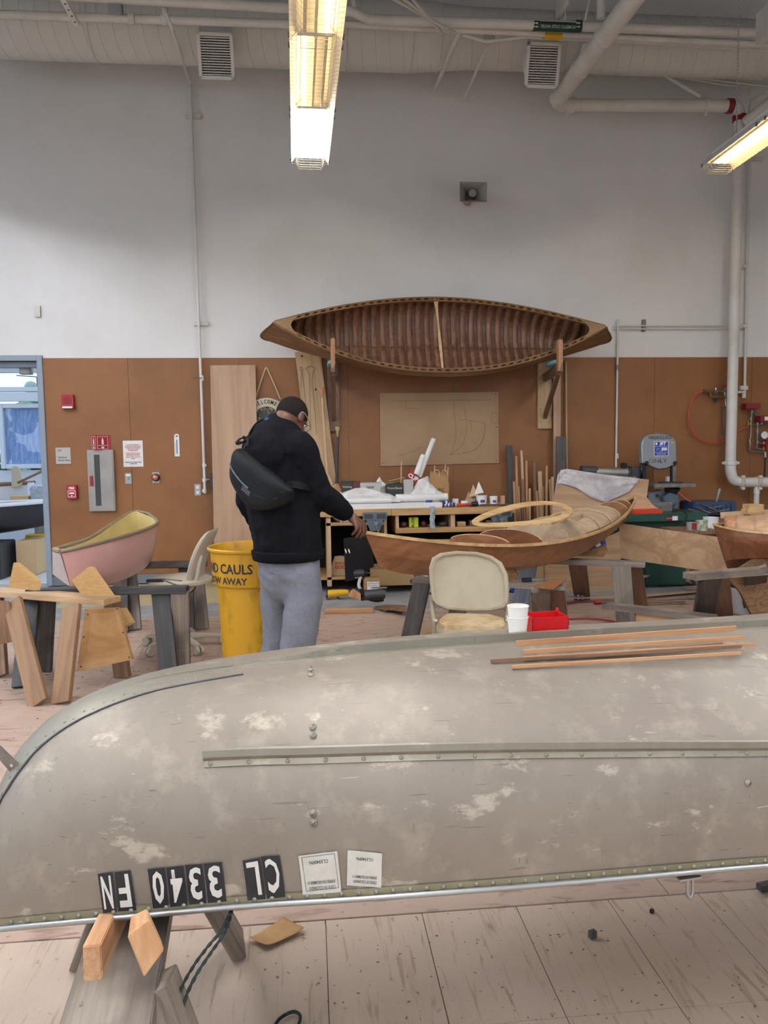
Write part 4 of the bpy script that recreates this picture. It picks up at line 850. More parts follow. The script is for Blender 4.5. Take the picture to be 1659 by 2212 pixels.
for i in range(26):
    s = .2+.5*((i+.5)/26)**1.2; rivet(ac_o(s, band_t(s)+.022+.02*(i % 2), .0026), ac_n(s, band_t(s)), 'rivet', .7)
# towing plate on the stem
s, t = .25, .78; P = ac_o(s, t, .005); n_ = ac_n(s, t); M = basis(V((.62, 0, -.78)), n_.cross(V((.62, 0, -.78))), P)
pl = G().prism([(-.055, -.012), (-.02, -.016), (.028, -.018), (.032, .016), (-.02, .014), (-.05, .012)], (0, 0, 0), (1, 0, 0), (0, 1, 0), .003).build('towing_plate', 'steel_dull', alu, M=M, bevel=.001)
for x, y in ((-.002, .0), (.012, .009), (.013, -.01), (.024, -.002)): 
    h_ = G().lathe([(.0042, 0), (.0038, .002), (0, .0026)], (x, y, .003), 10).build('screw', 'chrome', pl, local=True, smooth=40); h_.matrix_parent_inverse = Matrix()
# registration letters and stickers, upside down like the boat
mat('decal_black', '16171b', .5); mat('decal_white', 'cfc9bf', .6); mat('sticker', 'c9c4b8', .6, c2='bdb8aa', nscale=30); mat('sticker_green', '8fa184', .6)
def patch(cs):
    st = [ac_find(*c) for c in cs]
    return lambda u, v: tuple((st[0][k]*(1-u)+st[1][k]*u)*(1-v)+(st[3][k]*(1-u)+st[2][k]*u)*v for k in (0, 1))
def z4(pts): return [(x/1.929, 1780+y/1.929) for x, y in pts]
def decal(nm, cs, m, off, inset=0, par=None):
    f_ = patch(cs)
    return G().grid(lambda u, v: ac_o(*f_(inset+(1-2*inset)*u, inset+(1-2*inset)*v), off), 4, 6).build(nm, m, par or alu, smooth=60)
def glyph(nm, ch, cs, m, off, par, bold, box=(.14, .86, .1, .9)):
    f_ = patch(cs); me = textmesh(ch, 1.0, bold, extrude=0)
    xs_ = [v.co.x for v in me.vertices]; ys_ = [v.co.y for v in me.vertices]; x0, x1, y0, y1 = min(xs_), max(xs_), min(ys_), max(ys_)
    for v in me.vertices:
        u = (v.co.x-x0)/(x1-x0); w_ = (v.co.y-y0)/(y1-y0)
        u, w_ = box[0]+(box[1]-box[0])*(1-u), box[2]+(box[3]-box[2])*w_          # turned by half a turn
        v.co = ac_o(*f_(u, w_), off)
    me.materials.clear(); me.materials.append(MATS[m]); o = bpy.data.objects.new(nm, me); COL.objects.link(o); put(o, par)
    me.update(); return o
for ch, cs in (('N', [(410, 205), (472, 197), (490, 362), (432, 367)]), ('F', [(480, 197), (545, 190), (570, 355), (495, 360)]), ('0', [(617, 185), (690, 178), (705, 342), (640, 348)]), ('4', [(695, 178), (767, 170), (785, 335), (712, 342)]), ('3', [(772, 168), (845, 163), (862, 325), (790, 332)]), ('3', [(850, 162), (925, 155), (945, 318), (868, 325)]), ('L', [(1012, 150), (1085, 137), (1108, 310), (1032, 315)]), ('C', [(1088, 133), (1165, 128), (1190, 300), (1112, 307)])):
    p = decal('letter_plate', z4(cs), 'decal_black', .0034); glyph('character', ch, z4(cs), 'decal_white', .0042, p, .022, (.16, .84, .08, .92))
for cs, rim in (([(1243, 130), (1405, 110), (1422, 280), (1262, 292)], True), ([(1448, 105), (1592, 120), (1588, 262), (1445, 252)], False)):
    p = decal('registration_sticker', z4(cs), 'sticker', .0030)
    if rim:
        f_ = patch(z4(cs)); loop = [(.08, .06), (.92, .06), (.94, .92), (.1, .94), (.08, .06)]
        G().tube([ac_o(*f_(*q), .0034) for q in loop], .0006, 4).build('green_border', 'label_green', p)
    glyph('lettering', 'CL3340FN', z4(cs), 'ink', .0036, p, .01, (.26, .74, .2, .30))
    glyph('lettering', 'EXPIRES ON DECEMBER 31', z4(cs), 'ink', .0036, p, .01, (.16, .86, .74, .81))
    glyph('lettering', 'STATE OF COLORADO', z4(cs), 'ink', .0036, p, .01, (.18, .86, .86, .93))
# tie-down hook under the gunwale
s_h = ac_find(1490, 1886)[0]; hp_ = ac(s_h, 0)+AN*.002+V((0, 0, -.014)); hk = thing('tie_down_hook', 'bright steel loop hook hanging under the canoe gunwale', 'hook', hp_)
G().beam(hp_-AD*.028, hp_+AD*.022, .012, .004).build('base_plate', 'steel', hk); G().tube(smoothpath([hp_-AD*.006, hp_-AD*.006-V((0, 0, .03)), hp_-V((0, 0, .042)), hp_+AD*.006-V((0, 0, .03)), hp_+AD*.005], 5), .0038, 8).build('loop', 'steel', hk, smooth=60)
# ------------------------------------------------------------------ its trestle, blocks, rope
def sawhorse(name, label, r0, r1, rw, rt, legs, m_rail, m_leg, lw=.12, lt=.035, gus=None, group=None, up=(0, 0, 1)):
    r0, r1 = V(r0), V(r1); c = (r0+r1)/2; e = thing(name, label, 'sawhorse', (c.x, c.y, 0), 0, group)
    board('top_rail', r0-V((0, 0, rt/2)), r1-V((0, 0, rt/2)), rw, rt, m_rail, e, bevel=.003)
    d = (r1-r0).normalized()
    for k, (a, b) in enumerate(legs): board('leg', V(b), V(a), lt, lw, m_leg if isinstance(m_leg, str) else m_leg[k % len(m_leg)], e, up=d, bevel=.002)
    for gpts, o, gm in (gus or []): G().loft([[V(p) for p in gpts], [V(p)+V(o) for p in gpts]]).build('gusset', gm, e)
    return e
sh = sawhorse('trestle', 'weathered grey trestle under the bow of the aluminium canoe', (-.335, 1.0, .512), (-.425, 2.12, .512), .15, .045,
     [((-.395, 1.32, .50), (-.62, 1.22, .012)), ((-.285, 1.34, .50), (-.09, 1.22, .012)), ((-.48, 2.0, .48), (-.68, 2.16, .012)), ((-.395, 2.0, .48), (-.235, 2.155, .012))], 'grey_wood', 'grey_wood', .10, .04)
b1 = G().loft([[at(px, py, 1.335) for px, py in ((178, 2044), (218, 2041), (222, 2124), (180, 2128))], [at(px, py, 1.335)+V((.005, .26, 0)) for px, py in ((178, 2044), (218, 2041), (222, 2124), (180, 2128))]])
wood('block_end', 'b5825a', 'd6ab82', 'y', 22, .08, rough=.6)
tag(b1.build('wood_block', 'block_end', bevel=.002), 'square cut pine block lying on the grey trestle under the gunwale', 'wood block')
q1 = [at(275, 2024, 1.27), at(324, 1988, 1.29), at(355, 2052, 1.29), at(311, 2112, 1.27)]; q2 = [at(282, 1979, 1.345), at(318, 1962, 1.355), at(349, 2032, 1.355), at(314, 2066, 1.345)]
tag(G().loft([q1, q2]).build('wood_block', 'pine_orange', bevel=.002), 'tilted pine block leaning against the canoe gunwale', 'wood block')
mat('rope_green', '141b19', .8, c2='22322d', nscale=60)
rp0 = ac(ac_find(497, 1960)[0], 0)+V((0, -.01, -.012))
rope = thing('mooring_rope', 'dark green rope hanging in two strands from the canoe gunwale', 'rope', (rp0.x, rp0.y, 0))
for k, pts in enumerate(([(497, 1972), (478, 2010), (445, 2050), (410, 2100), (382, 2160), (372, 2225)], [(500, 1972), (487, 2012), (458, 2055), (425, 2105), (400, 2160), (392, 2225)])):
    P = smoothpath([rp0]+[at(px, py, 1.42-.02*i) for i, (px, py) in enumerate(pts)], 8); n = len(P); x = V((1, 0, .3))
    for ph in (0, PI): G().tube([p+V((math.cos(i*1.1+ph), 0, math.sin(i*1.1+ph)))*.0014 for i, p in enumerate(P)], .0022, 6).build('strand', 'rope_green', rope, smooth=60)
P = smoothpath([az(px, py, .008) for px, py in ((590, 2222), (605, 2200), (630, 2186), (646, 2190), (648, 2204), (640, 2225))], 6); tag(G().tube(P, .0042, 8).build('rope_loop', 'rope_green', smooth=60), 'loop of dark green rope lying on the painted floor', 'rope')
kp = [az(x/1.929, 1780+y/1.929, 0.006) for x, y in ((1037, 485), (1180, 398), (1268, 450), (1112, 523))]
def kf(u, v): p = (kp[0]*(1-u)+kp[1]*u)*(1-v)+(kp[3]*(1-u)+kp[2]*u)*v; return p+V((0, 0, .004+.018*(max(0, abs(u-.5)-.25)*2)**1.5+.01*max(0, v-.6)))
tag(G().grid(kf, 10, 8).build('kraft_paper', 'kraft', solid=.0008, smooth=60), 'torn piece of brown kraft paper on the painted floor', 'paper')
c = az(1280, 2018, .012); tag(G().box(c, (.022, .016, .022), Matrix.Rotation(.3, 3, 'Z')).build('wood_offcut', 'dark_wood', bevel=.001), 'tiny dark wood offcut lying on the painted floor', 'offcut')
c = az(1408, 1968, .006); tag(G().box(c, (.012, .01, .012), Matrix.Rotation(.7, 3, 'Z')).build('wood_crumb', 'ink', bevel=.001), 'tiny black crumb on the floor beside the hook', 'offcut')
a = az(1640, 1918, .02); tag(board('floor_batten', a, a+V((.5, .1, 0)), .03, .022, 'dark_wood'), 'dark batten end lying on the floor at the picture edge', 'batten')
random.seed(5)
chips = G()
for k in range(130):
    p = az(random.uniform(560, 1650), random.uniform(1960, 2205), .0015); a_ = random.uniform(0, PI); L_ = random.uniform(.002, .009)
    chips.box(p, (L_, random.uniform(.001, .003), .0015), Matrix.Rotation(a_, 3, 'Z'))
for k in range(300):
    p = az(random.uniform(0, 1650), random.uniform(1360, 1560), .0055); chips.box(p, (random.uniform(.004, .02), random.uniform(.002, .006), .002), Matrix.Rotation(random.uniform(0, PI), 3, 'Z'))
tag(chips.build('wood_chips', 'brown_wood'), 'small wood chips and shavings scattered over the floor', 'wood chips', kind='stuff')
# ------------------------------------------------------------------ on top of the canoe
def ztop(p): 
    d = V((p.x, p.y, 0))-AO; s = d.dot(AD); lat = abs(d.dot(AN)); b = ac_b(s); k, g_ = ac_k(s), ac_g(s); n = 2.75
    return g_+(k-g_)*max(0, 1-min(lat/b, 1)**n)**(1/n)
mat('cup_white', 'e9e5da', .55)
cb = az(1118, 1379, .964); cz0 = ztop(cb)
def cup(label, z, dx):
    e = thing('paper_cup', label, 'paper cup', (cb.x+dx, cb.y, z))
    G().lathe([(0, .003), (.0185, .003), (.0192, 0), (.0205, .0), (.0268, .054), (.0262, .054), (.0195, .004)], (cb.x+dx, cb.y, z), 28).build('cup_wall', 'cup_white', e, smooth=40)
    G().tube([(cb.x+dx+.0268*math.cos(2*PI*k/28), cb.y+.0268*math.sin(2*PI*k/28), z+.0545) for k in range(29)], .0012, 6, False).build('rolled_rim', 'cup_white', e, smooth=60)
cup('lower white paper cup standing on the aluminium canoe', cz0, 0); cup('white paper cup stacked inside the lower cup, slightly stained', cz0+.028, .001)
rt = az(1186, 1369, .962); zt_ = ztop(rt); rtx = thing('red_tray', 'small open red plastic tray on top of the aluminium canoe', 'tray', (rt.x, rt.y, zt_))
mat('red_plastic', 'bb1016', .35); M = Matrix.Rotation(R(3), 4, 'Z'); M.translation = V((rt.x, rt.y+.03, zt_)); w_, d_, h_ = .099, .075, .044
G().bb((-w_/2, -d_/2, .0), (w_/2, d_/2, .003)).build('tray_floor', 'red_plastic', rtx, M=M)
for a, b in (((-w_/2, -d_/2), (w_/2, -d_/2+.003)), ((-w_/2, d_/2-.003), (w_/2, d_/2)), ((-w_/2, -d_/2), (-w_/2+.003, d_/2)), ((w_/2-.003, -d_/2), (w_/2, d_/2))): G().bb((a[0], a[1], .003), (b[0], b[1], h_)).build('tray_wall', 'red_plastic', rtx, M=M, bevel=.0008)
for x in (-w_/2+.003, w_/2-.003): G().box((x, d_/2-.002, h_+.003), (.006, .006, .01)).build('corner_lug', 'red_plastic', rtx, M=M)
for i, (x0, y0, x1, y1, w_, m_, lb_) in enumerate(((1060, 1409, 1602, 1378, .008, 'brown_wood', 'dark thin cedar strip reaching furthest towards the bow'), (1106, 1415, 1600, 1386, .007, 'pine_orange', 'pale cedar strip lying nearest the viewer on the canoe'), (1115, 1391, 1590, 1358, .013, 'cedar', 'wide cedar strip lying at the back of the bundle on the canoe'), (1131, 1396, 1605, 1366, .010, 'pine_orange', 'orange cedar strip on top of the bundle on the canoe'), (1130, 1403, 1632, 1374, .008, 'cedar', 'long cedar strip reaching furthest along the canoe'), (1200, 1400, 1560, 1372, .007, 'brown_wood', 'short dark cedar strip hidden in the bundle on the canoe'))):
    a = az(x0, y0, .985); b = az(x1, y1, .985); zz = max(ztop(a), ztop(b), ztop((a+b)/2))+.006+.004*(i in (2, 3))+(.012 if i in (2,) else 0)
    a.z = b.z = zz; tag(board('cedar_strip', a, b, .006, w_, m_, up=(0, 0, 1), bevel=.0005), lb_, 'wood strip')
# ================================================================== LEFT: trestles, dinghy, office chair, barrel
def rails(px0, py0, px1, py1, z): return az(px0, py0, z), az(px1, py1, z)
# plywood sawhorse with two wedges
zr = .56; R0 = az(243, 1291, zr); R1 = az(-60, 1268, zr); dr = (R1-R0).normalized(); pr = V((dr.y, -dr.x, 0)); pr = pr if pr.y < 0 else -pr
ps = sawhorse('plywood_sawhorse', 'pale plywood sawhorse with gusset plate nearest at the left edge', R0, R1, .15, .038,
   [(az(156, 1309, .52), az(132, 1519, .012)), (az(232, 1306, .50)+V((0, .12, 0)), az(265, 1462, .012)), (az(28, 1300, .53), az(84, 1522, .012)), (az(-30, 1296, .5)+V((0, .15, 0)), az(0, 1462, .012))], 'pine', ['ply_tan', 'brown_wood', 'ply_tan', 'brown_wood'], .125, .03)
A_, B_, C_, D_ = [at(px, py, 4.72 if i in (0, 3) else 4.86) for i, (px, py) in enumerate(((184, 1316), (253, 1313), (285, 1425), (166, 1451)))]
G().loft([[A_, B_, C_, D_], [p+V((.01, .02, 0)) for p in (A_, B_, C_, D_)]]).build('gusset_plate', 'ply_tan_x', ps)
for px, py in ((190, 1327), (181, 1376), (175, 1440), (253, 1315), (266, 1366), (279, 1420)): G().lathe([(.005, 0), (.005, .002), (0, .002)], at(px, py, 4.715+.0011*(px-175)), 8, V((0, -1, 0))).build('screw', 'ink', ps)
G().loft([[at(px, py, 4.95) for px, py in ((-30, 1296), (20, 1298), (36, 1385), (-30, 1398))], [at(px, py, 4.98) for px, py in ((-30, 1296), (20, 1298), (36, 1385), (-30, 1398))]]).build('gusset_plate', 'brown_wood', ps)
def wedge(label, pts, Y, t=.02):
    P = [at(px, py, Y) for px, py in pts]; o = G().loft([P, [p+V((.035, t*.3, 0))+V((0, .0, 0)) for p in P]]).build('support_wedge', 'mdf', bevel=.001); return tag(o, label, 'wedge')
wedge('brown fibreboard wedge standing on the sawhorse beside the doorway', ((29, 1215), (77, 1254), (74, 1276), (18, 1269)), 4.95)
wedge('brown fibreboard wedge leaning on the sawhorse in front of the pink dinghy', ((155, 1253), (191, 1224), (236, 1288), (176, 1287)), 4.8)
b_ = wedge('small fibreboard corner poking out behind the plywood sawhorse', ((256, 1315), (262, 1313), (280, 1345), (268, 1353)), 5.0)
# dark sawhorses
zr = .57
sawhorse('dark_sawhorse', 'dark stained sawhorse under the near end of the pink dinghy', az(405, 1266, zr), az(60, 1272, zr), .09, .045,
   [(az(347, 1276, .54), az(365, 1452, .012)), (az(386, 1280, .54)+V((0, .05, 0)), az(392, 1438, .012)), (az(66, 1290, .52), az(48, 1484, .012)), (az(100, 1290, .52), az(92, 1449, .012))], 'dark_stain', ['dark_stain', 'grey_wood', 'dark_stain', 'dark_wood'], .12, .035)
zr = .577
sawhorse('dark_sawhorse', 'grey sawhorse under the raised far end of the pink dinghy', az(446, 1211, zr), az(225, 1216, zr), .09, .05,
   [(az(402, 1222, .53), az(404, 1364, .012)), (az(420, 1222, .53)+V((0, .05, 0)), az(436, 1358, .012)), (az(260, 1222, .53), az(262, 1366, .012)), (az(275, 1222, .53)+V((0, .05, 0)), az(290, 1360, .012))], 'dark_wood', ['dark_wood', 'grey_wood'], .12, .035)
c = az(352, 1258, .576); clampo = thing('bar_clamp', 'black spring clamp lying on the dark sawhorse beside the office chair', 'clamp', c)
G().box(c+V((-.05, 0, .014)), (.12, .035, .02)).build('jaw', 'black', clampo, bevel=.003); G().beam(c+V((0, -.01, .02)), c+V((.17, -.03, -.05)), .022, .006).build('handle', 'steel_dull', clampo); G().beam(c+V((.0, .02, .02)), c+V((.13, -.02, .01)), .016, .006).build('handle', 'steel_dull', clampo)
# pink dinghy
mat('pink_gel', 'd6aaa3', .28, c2='cfa098', nscale=4); mat('cream_gel', 'd6c48a', .4, c2='cbb878', nscale=6); mat('rubber_rail', '86765c', .6); mat('pale_gel', 'c9c0be', .35)
nr = [at(*p) for p in ((131, 1191, 4.95), (165, 1184, 5.0), (215, 1172, 5.18), (270, 1157, 5.5), (318, 1142, 5.95), (339, 1131, 6.3), (337, 1121, 6.5))]
fr = [at(*p) for p in ((118, 1187, 5.02), (150, 1177, 5.3), (190, 1164, 5.72), (225, 1143, 6.15), (258, 1122, 6.55), (280, 1108, 6.8), (296, 1104, 6.85))]
kl = [at(*p) for p in ((152, 1266, 5.08), (175, 1266, 5.2), (205, 1266, 5.4), (240, 1258, 5.75), (275, 1240, 6.1), (300, 1222, 6.4), (318, 1198, 6.62))]
def resample(P, n): 
    Q = smoothpath(P, 12); return [Q[round(i*(len(Q)-1)/(n-1))] for i in range(n)]
NS = 28; NR, FR, KL = resample(nr, NS), resample(fr, NS), resample(kl, NS)
def ring(i, a, k=1.0, lift=0.):
    C = (NR[i]+FR[i])/2; W_ = (NR[i]-FR[i])/2; D_ = KL[i]-C; n = .72
    ca, sa = math.cos(a), max(math.sin(a), 0); return C+W_*(math.copysign(abs(ca)**n, ca)*k)+D_*(sa**n*k)
dg = thing('pink_dinghy', 'small pink dinghy with a cream interior resting on two dark sawhorses', 'dinghy', kl[3])
g = G().grid(lambda u, v: ring(round(u*(NS-1)), v*PI), NS-1, 20); g.f.append(tuple(range(21))); g.f.append(tuple((NS-1)*21+j for j in range(21)))
g.build('hull', 'pink_gel', dg, smooth=45)
g = G().grid(lambda u, v: ring(1+round(u*(NS-3)), v*PI, .93)+V((0, 0, .004)), NS-3, 18); g.f.append(tuple(range(19))); g.f.append(tuple((NS-3)*19+j for j in range(19))); g.build('interior', 'cream_gel', dg, smooth=45)
loop = NR+[NR[-1].lerp(FR[-1], .5)+V((.0, .05, .012))]+FR[::-1]
G().tube(loop, .014, 8).build('rub_rail', 'rubber_rail', dg, smooth=60); G().tube([FR[0], NR[0]], .018, 8).build('bow_fender', 'rubber_rail', dg, smooth=60)
g = G(); g.add([NR[0]+V((-.003, -.004, -.01)), FR[0]+V((-.012, -.003, -.01)), KL[0].lerp(FR[0], .35)+V((-.075, 0, 0)), KL[0].lerp(FR[0], .12)+V((-.03, 0, 0)), KL[0]+V((0, -.004, .0))], [(0, 1, 2, 3, 4)]); g.build('bow_plate', 'pale_gel', dg, solid=.006)
for i in range(2, 16, 3): p = ring(i, PI*.965, .925)+V((0, 0, -.012)); G().ball(p, .006, 6).build('rivet', 'steel', dg)
G().tube(smoothpath([KL[i]+V((0, 0, -.003)) for i in range(3, NS, 4)], 3), .009, 6).build('keel_strip', 'pale_gel', dg, smooth=60)
# office chair, side on
oc_c = az(393, 1372, .1); oc = thing('office_chair', 'beige swivel office chair facing the doorway behind the yellow barrel', 'office chair', (oc_c.x, oc_c.y, 0))
YO = oc_c.y
mat('chair_cream', 'bdb3a0', .5); mat('chair_cream_dark', '8e8676', .55)
bp_ = [(462, 1140), (450, 1147), (436, 1168), (424, 1195), (415, 1225), (411, 1250), (418, 1262)]
fr_ = [at(px, py, YO) for px, py in bp_]; ck = [at(px+k, py+3, YO) for (px, py), k in zip(bp_, (0, 13, 18, 19, 20, 24, 22))]
rings = []
for i in range(7):
    w_ = (.15, .2, .225, .23, .22, .2, .15)[i]; dirw = V((.10, .99, 0))
    c0, c1 = fr_[i], ck[i]
    rings.append([c0-dirw*w_, c0-dirw*w_*.5+V((.03, 0, 0)), c0+dirw*w_*.5+V((.03, 0, 0)), c0+dirw*w_, c1.lerp(c0, .35)+dirw*w_, c1.lerp(c0, .2)+dirw*w_*.5+V((.02, 0, 0)), c1.lerp(c0, .2)-dirw*w_*.5+V((.02, 0, 0)), c1.lerp(c0, .35)-dirw*w_])
G().loft(rings).build('backrest', 'chair_cream', oc, smooth=50, sub=1)
sc_ = at(390, 1256, YO); prof = [(.0, -.02), (.19, -.012), (.235, .0), (.235, .02), (.2, .035), (0, .04)]
G().lathe(prof, sc_, 26, sx=1.05, sy=1.0).build('seat', 'chair_cream', oc, smooth=50)
G().tube(smoothpath([at(398, 1281, YO-.14), at(412, 1272, YO-.16), at(424, 1250, YO-.16), at(428, 1225, YO-.15), at(434, 1200, YO-.12)], 4), .017, 8).build('back_support', 'chair_cream', oc, smooth=60)
G().box(sc_+V((.0, 0, -.05)), (.2, .16, .05)).build('tilt_mechanism', 'black', oc, bevel=.01)
G().cyl(sc_+V((0, 0, -.07)), V((oc_c.x, YO, .20)), .02, None, 12).build('gas_lift', 'black', oc); G().cyl(V((oc_c.x, YO, .30)), V((oc_c.x, YO, .07)), .032, .04, 14).build('column_cover', 'chair_cream', oc, smooth=50)
for k in range(5):
    a_ = R(-58+72*k); d_ = V((math.cos(a_), math.sin(a_), 0)); h_ = V((oc_c.x, YO, .105)); t_ = h_+d_*.30+V((0, 0, -.025)); n_ = V((-d_.y, d_.x, 0))
    G().loft([[h_+n_*.03+V((0, 0, .012)), h_-n_*.03+V((0, 0, .012)), h_-n_*.03-V((0, 0, .025)), h_+n_*.03-V((0, 0, .025))], [t_+n_*.017+V((0, 0, .008)), t_-n_*.017+V((0, 0, .008)), t_-n_*.017-V((0, 0, .015)), t_+n_*.017-V((0, 0, .015))]]).build('base_arm', 'chair_cream', oc, bevel=.004)
    for s_ in (-1, 1): G().cyl(t_+n_*(.006*s_)+V((0, 0, -.038)), t_+n_*(.026*s_)+V((0, 0, -.038)), .033, .03, 16).build('caster_wheel', 'chair_cream', oc, smooth=40)
# yellow barrel
mat('barrel_yellow', 'c39112', .45, c2='8f680f', nscale=11, detail=10, lo=.52, hi=.74, stretch=(1, 1, .45))
bc = at(548, 1180, 4.98); zr_ = bc.z; bar = thing('yellow_barrel', 'tall yellow plastic waste barrel with black handwriting beside the person', 'barrel', (bc.x, bc.y, 0)); c0 = (bc.x, bc.y, 0)
G().lathe([(0, .03), (.19, .03), (.2, .012), (.212, .012), (.237, zr_-.24), (.242, zr_-.235), (.262, zr_-.228), (.268, zr_-.21), (.276, zr_-.02), (.283, zr_-.015), (.294, zr_-.012), (.297, zr_), (.29, zr_+.008), (.278, zr_+.004), (.266, zr_-.03), (.23, zr_-.26), (.2, .05), (0, .05)], c0, 56).build('tub', 'barrel_yellow', bar, smooth=35)
def wrap(s, size, z, a0, sx, r):
    me = textmesh(s, size, .0015, 'LEFT', .0005); 
    for v in me.vertices:
        a = a0+v.co.x*sx/r; zz = z+v.co.y; rr = r+.0015+v.co.z+(zz-(zr_-.12))*.04
        v.co = V((bc.x+rr*math.cos(a), bc.y+rr*math.sin(a), zz))
    me.materials.clear(); me.materials.append(MATS['ink']); o = bpy.data.objects.new('handwriting', me); COL.objects.link(o); put(o, bar)
wrap('ND CAULS', .085, zr_-.115, R(-164), .88, .272); wrap('ROW AWAY', .058, zr_-.19, R(-166), 1.0, .271)
for a_ in (R(-72), R(-40)): G().beam((bc.x+.276*math.cos(a_), bc.y+.276*math.sin(a_), zr_-.03), (bc.x+.268*math.cos(a_), bc.y+.268*math.sin(a_), zr_-.215), .012, .012).build('grip_rib', 'barrel_yellow', bar)
# beige folding chair, facing the viewer
fc = thing('folding_chair', 'beige folding chair with padded seat standing in front of the kayak', 'folding chair', V((at(1012, 1250, 4.45).x, 4.35, 0)))
def fp(px, py, Y): return at(px, py, Y)
def rrect(pts_y): pass
outl = [(926, 1250), (925, 1225), (932, 1204), (950, 1194), (985, 1190), (1030, 1192), (1062, 1200), (1082, 1214), (1094, 1238), (1097, 1270), (1096, 1300), (1088, 1312), (1060, 1320), (1010, 1321), (962, 1316), (940, 1305), (930, 1292)]
cx_, cy_ = 1011, 1256
def bk(k, dY): return [fp(cx_+(px-cx_)*k, cy_+(py-cy_)*k+ (0), 4.50-.0007*(py-1256)+dY+.00000045*1e4*((px-cx_)/85.)**2*-.0) for px, py in outl]
def curve(ring_, amt): 
    m_ = fp(cx_, cy_, 4.50).x; return [p+V((0, -amt*((p.x-m_)/.25)**2, 0)) for p in ring_]
rg = [curve(bk(1.0, .03), .035), curve(bk(1.0, .005), .035), curve(bk(.97, -.004), .035), curve(bk(.91, -.004), .035), curve(bk(.87, .008), .035), curve(bk(.84, .012), .035)]
G().loft(rg).build('backrest', 'beige_plastic', fc, smooth=40)
mat('seat_worn', 'a8895f', .7, c2='c0ab85', nscale=9, lo=.4, hi=.6)
sz = .485; sq = [az(948, 1338, sz), az(965, 1325, sz), az(1060, 1327, sz), az(1089, 1334, sz), az(1092, 1350, sz), az(1085, 1355, sz), az(960, 1351, sz), az(948, 1346, sz)]
sc2 = sum(sq, V())/8
G().loft([[sc2+(p-sc2)*.98+V((0, 0, -.035)) for p in sq], [sc2+(p-sc2)*1.0+V((0, 0, -.02)) for p in sq], [sc2+(p-sc2)*.98+V((0, 0, .0)) for p in sq], [sc2+(p-sc2)*.85+V((0, 0, .008)) for p in sq]]).build('seat_pad', 'seat_worn', fc, smooth=50, bevel=.0)
G().loft([[sc2+(p-sc2)*1.08+V((0, -.01, -.05)) for p in sq], [sc2+(p-sc2)*1.08+V((0, -.01, -.025)) for p in sq]]).build('seat_pan', 'beige_plastic', fc, bevel=.006)
for px0, px1 in ((932, 941), (1093, 1096)):
    G().tube([fp(px0, 1285, 4.49), fp(px0+2, 1318, 4.48), fp(px1, 1362, 4.44), V((fp(px1, 1362, 4.44).x, 4.15, .02))], .014, 10).build('side_frame', 'beige_plastic', fc, smooth=60)
    G().tube([fp(px1, 1340, 4.3), V((fp(px1, 1340, 4.3).x, 4.62, .02))], .012, 10).build('rear_leg', 'beige_plastic', fc, smooth=60)
for px, py in ((929, 1282), (1091, 1290)): G().lathe([(.007, 0), (.007, .004), (0, .004)], fp(px, py, 4.455), 8, V((0, -1, 0))).build('pivot_rivet', 'ink', fc)
# ================================================================== WOODEN KAYAK AND ITS TRESTLES
KA = at(785, 1147, 4.5); KB = at(1374, 1071, 7.45)
kd = V((KB.x-KA.x, KB.y-KA.y, 0)); KLEN = kd.length; kd.normalize(); kn = V((kd.y, -kd.x, 0))      # kn points to the viewer's side
def k_hb(s): return .31*max(0., 1-abs(2*s-1)**2.3)**.95
def k_sheer(s): return interp([0, 1], [KA.z, KB.z], s) - .225*(1-abs(2*s-1)**2.0)
def k_keel(s): return k_sheer(s)-.245+.02*(2*s-1)**2+.075*max(0, (s-.5)/.5)**1.2
def k_axis(s): return V((KA.x, KA.y, 0))+kd*(KLEN*s)
def kay(s, v, side, inn=0.):
    """v 0 sheer .. .6 chine .. 1 keel"""
    hb = max(k_hb(s)-inn, 0); zs, zk = k_sheer(s), k_keel(s)+inn*.8; e = abs(2*s-1); rk = (.15 if s < .5 else .16)
    chine_z = zk+.055+.05*e; chine_b = hb*.72
    if v < .6: t = v/.6; lat = hb+(chine_b-hb)*t; z = zs+(chine_z-zs)*t
    else: t = (v-.6)/.4; lat = chine_b*(1-t); z = chine_z+(zk-chine_z)*t
    sh = rk*max(0, (e-.80)/.20)**1.5*(zs-z)/.25            # raked stems
    return k_axis(s)+kd*(sh*(1 if s < .5 else -1)*1.0)+kn*(side*lat)+V((0, 0, z))
kk = thing('wooden_kayak', 'unfinished varnished plywood kayak hull with open deck frames', 'kayak', k_axis(.5)+V((0, 0, .6)))
def kq(u): return .5-.5*math.cos(PI*u)
for nm, inn, m_ in (('hull', 0, 'ply_hull'), ('hull_inside', .008, 'ply_hull_dark')):
    g = G()
    for sd in (1, -1):
        vv = [0, .15, .3, .45, .59, .61, .75, .9, 1]; uu = [kq(i/56) for i in range(57)]
        g.add([kay(min(max(u, .001), .999) if not inn else .02+.96*u, v, sd, inn) for u in uu for v in vv], [(i*9+j, (i+1)*9+j, (i+1)*9+j+1, i*9+j+1) for i in range(56) for j in range(8)])
    g.build(nm, m_, kk, smooth=25)
for sd in (1, -1):
    rings = []
    for i in range(57):
        s = min(max(kq(i/56), .001), .999); p = kay(s, 0, sd); o = kn*sd; hb = k_hb(s)
        rings.append([p+o*.004+V((0, 0, .004)), p+o*.004-V((0, 0, .016)), p-o*min(.018, hb)-V((0, 0, .016)), p-o*min(.018, hb)+V((0, 0, .004))])
    G().loft(rings).build('sheer_clamp', 'pine_x', kk, smooth=30)
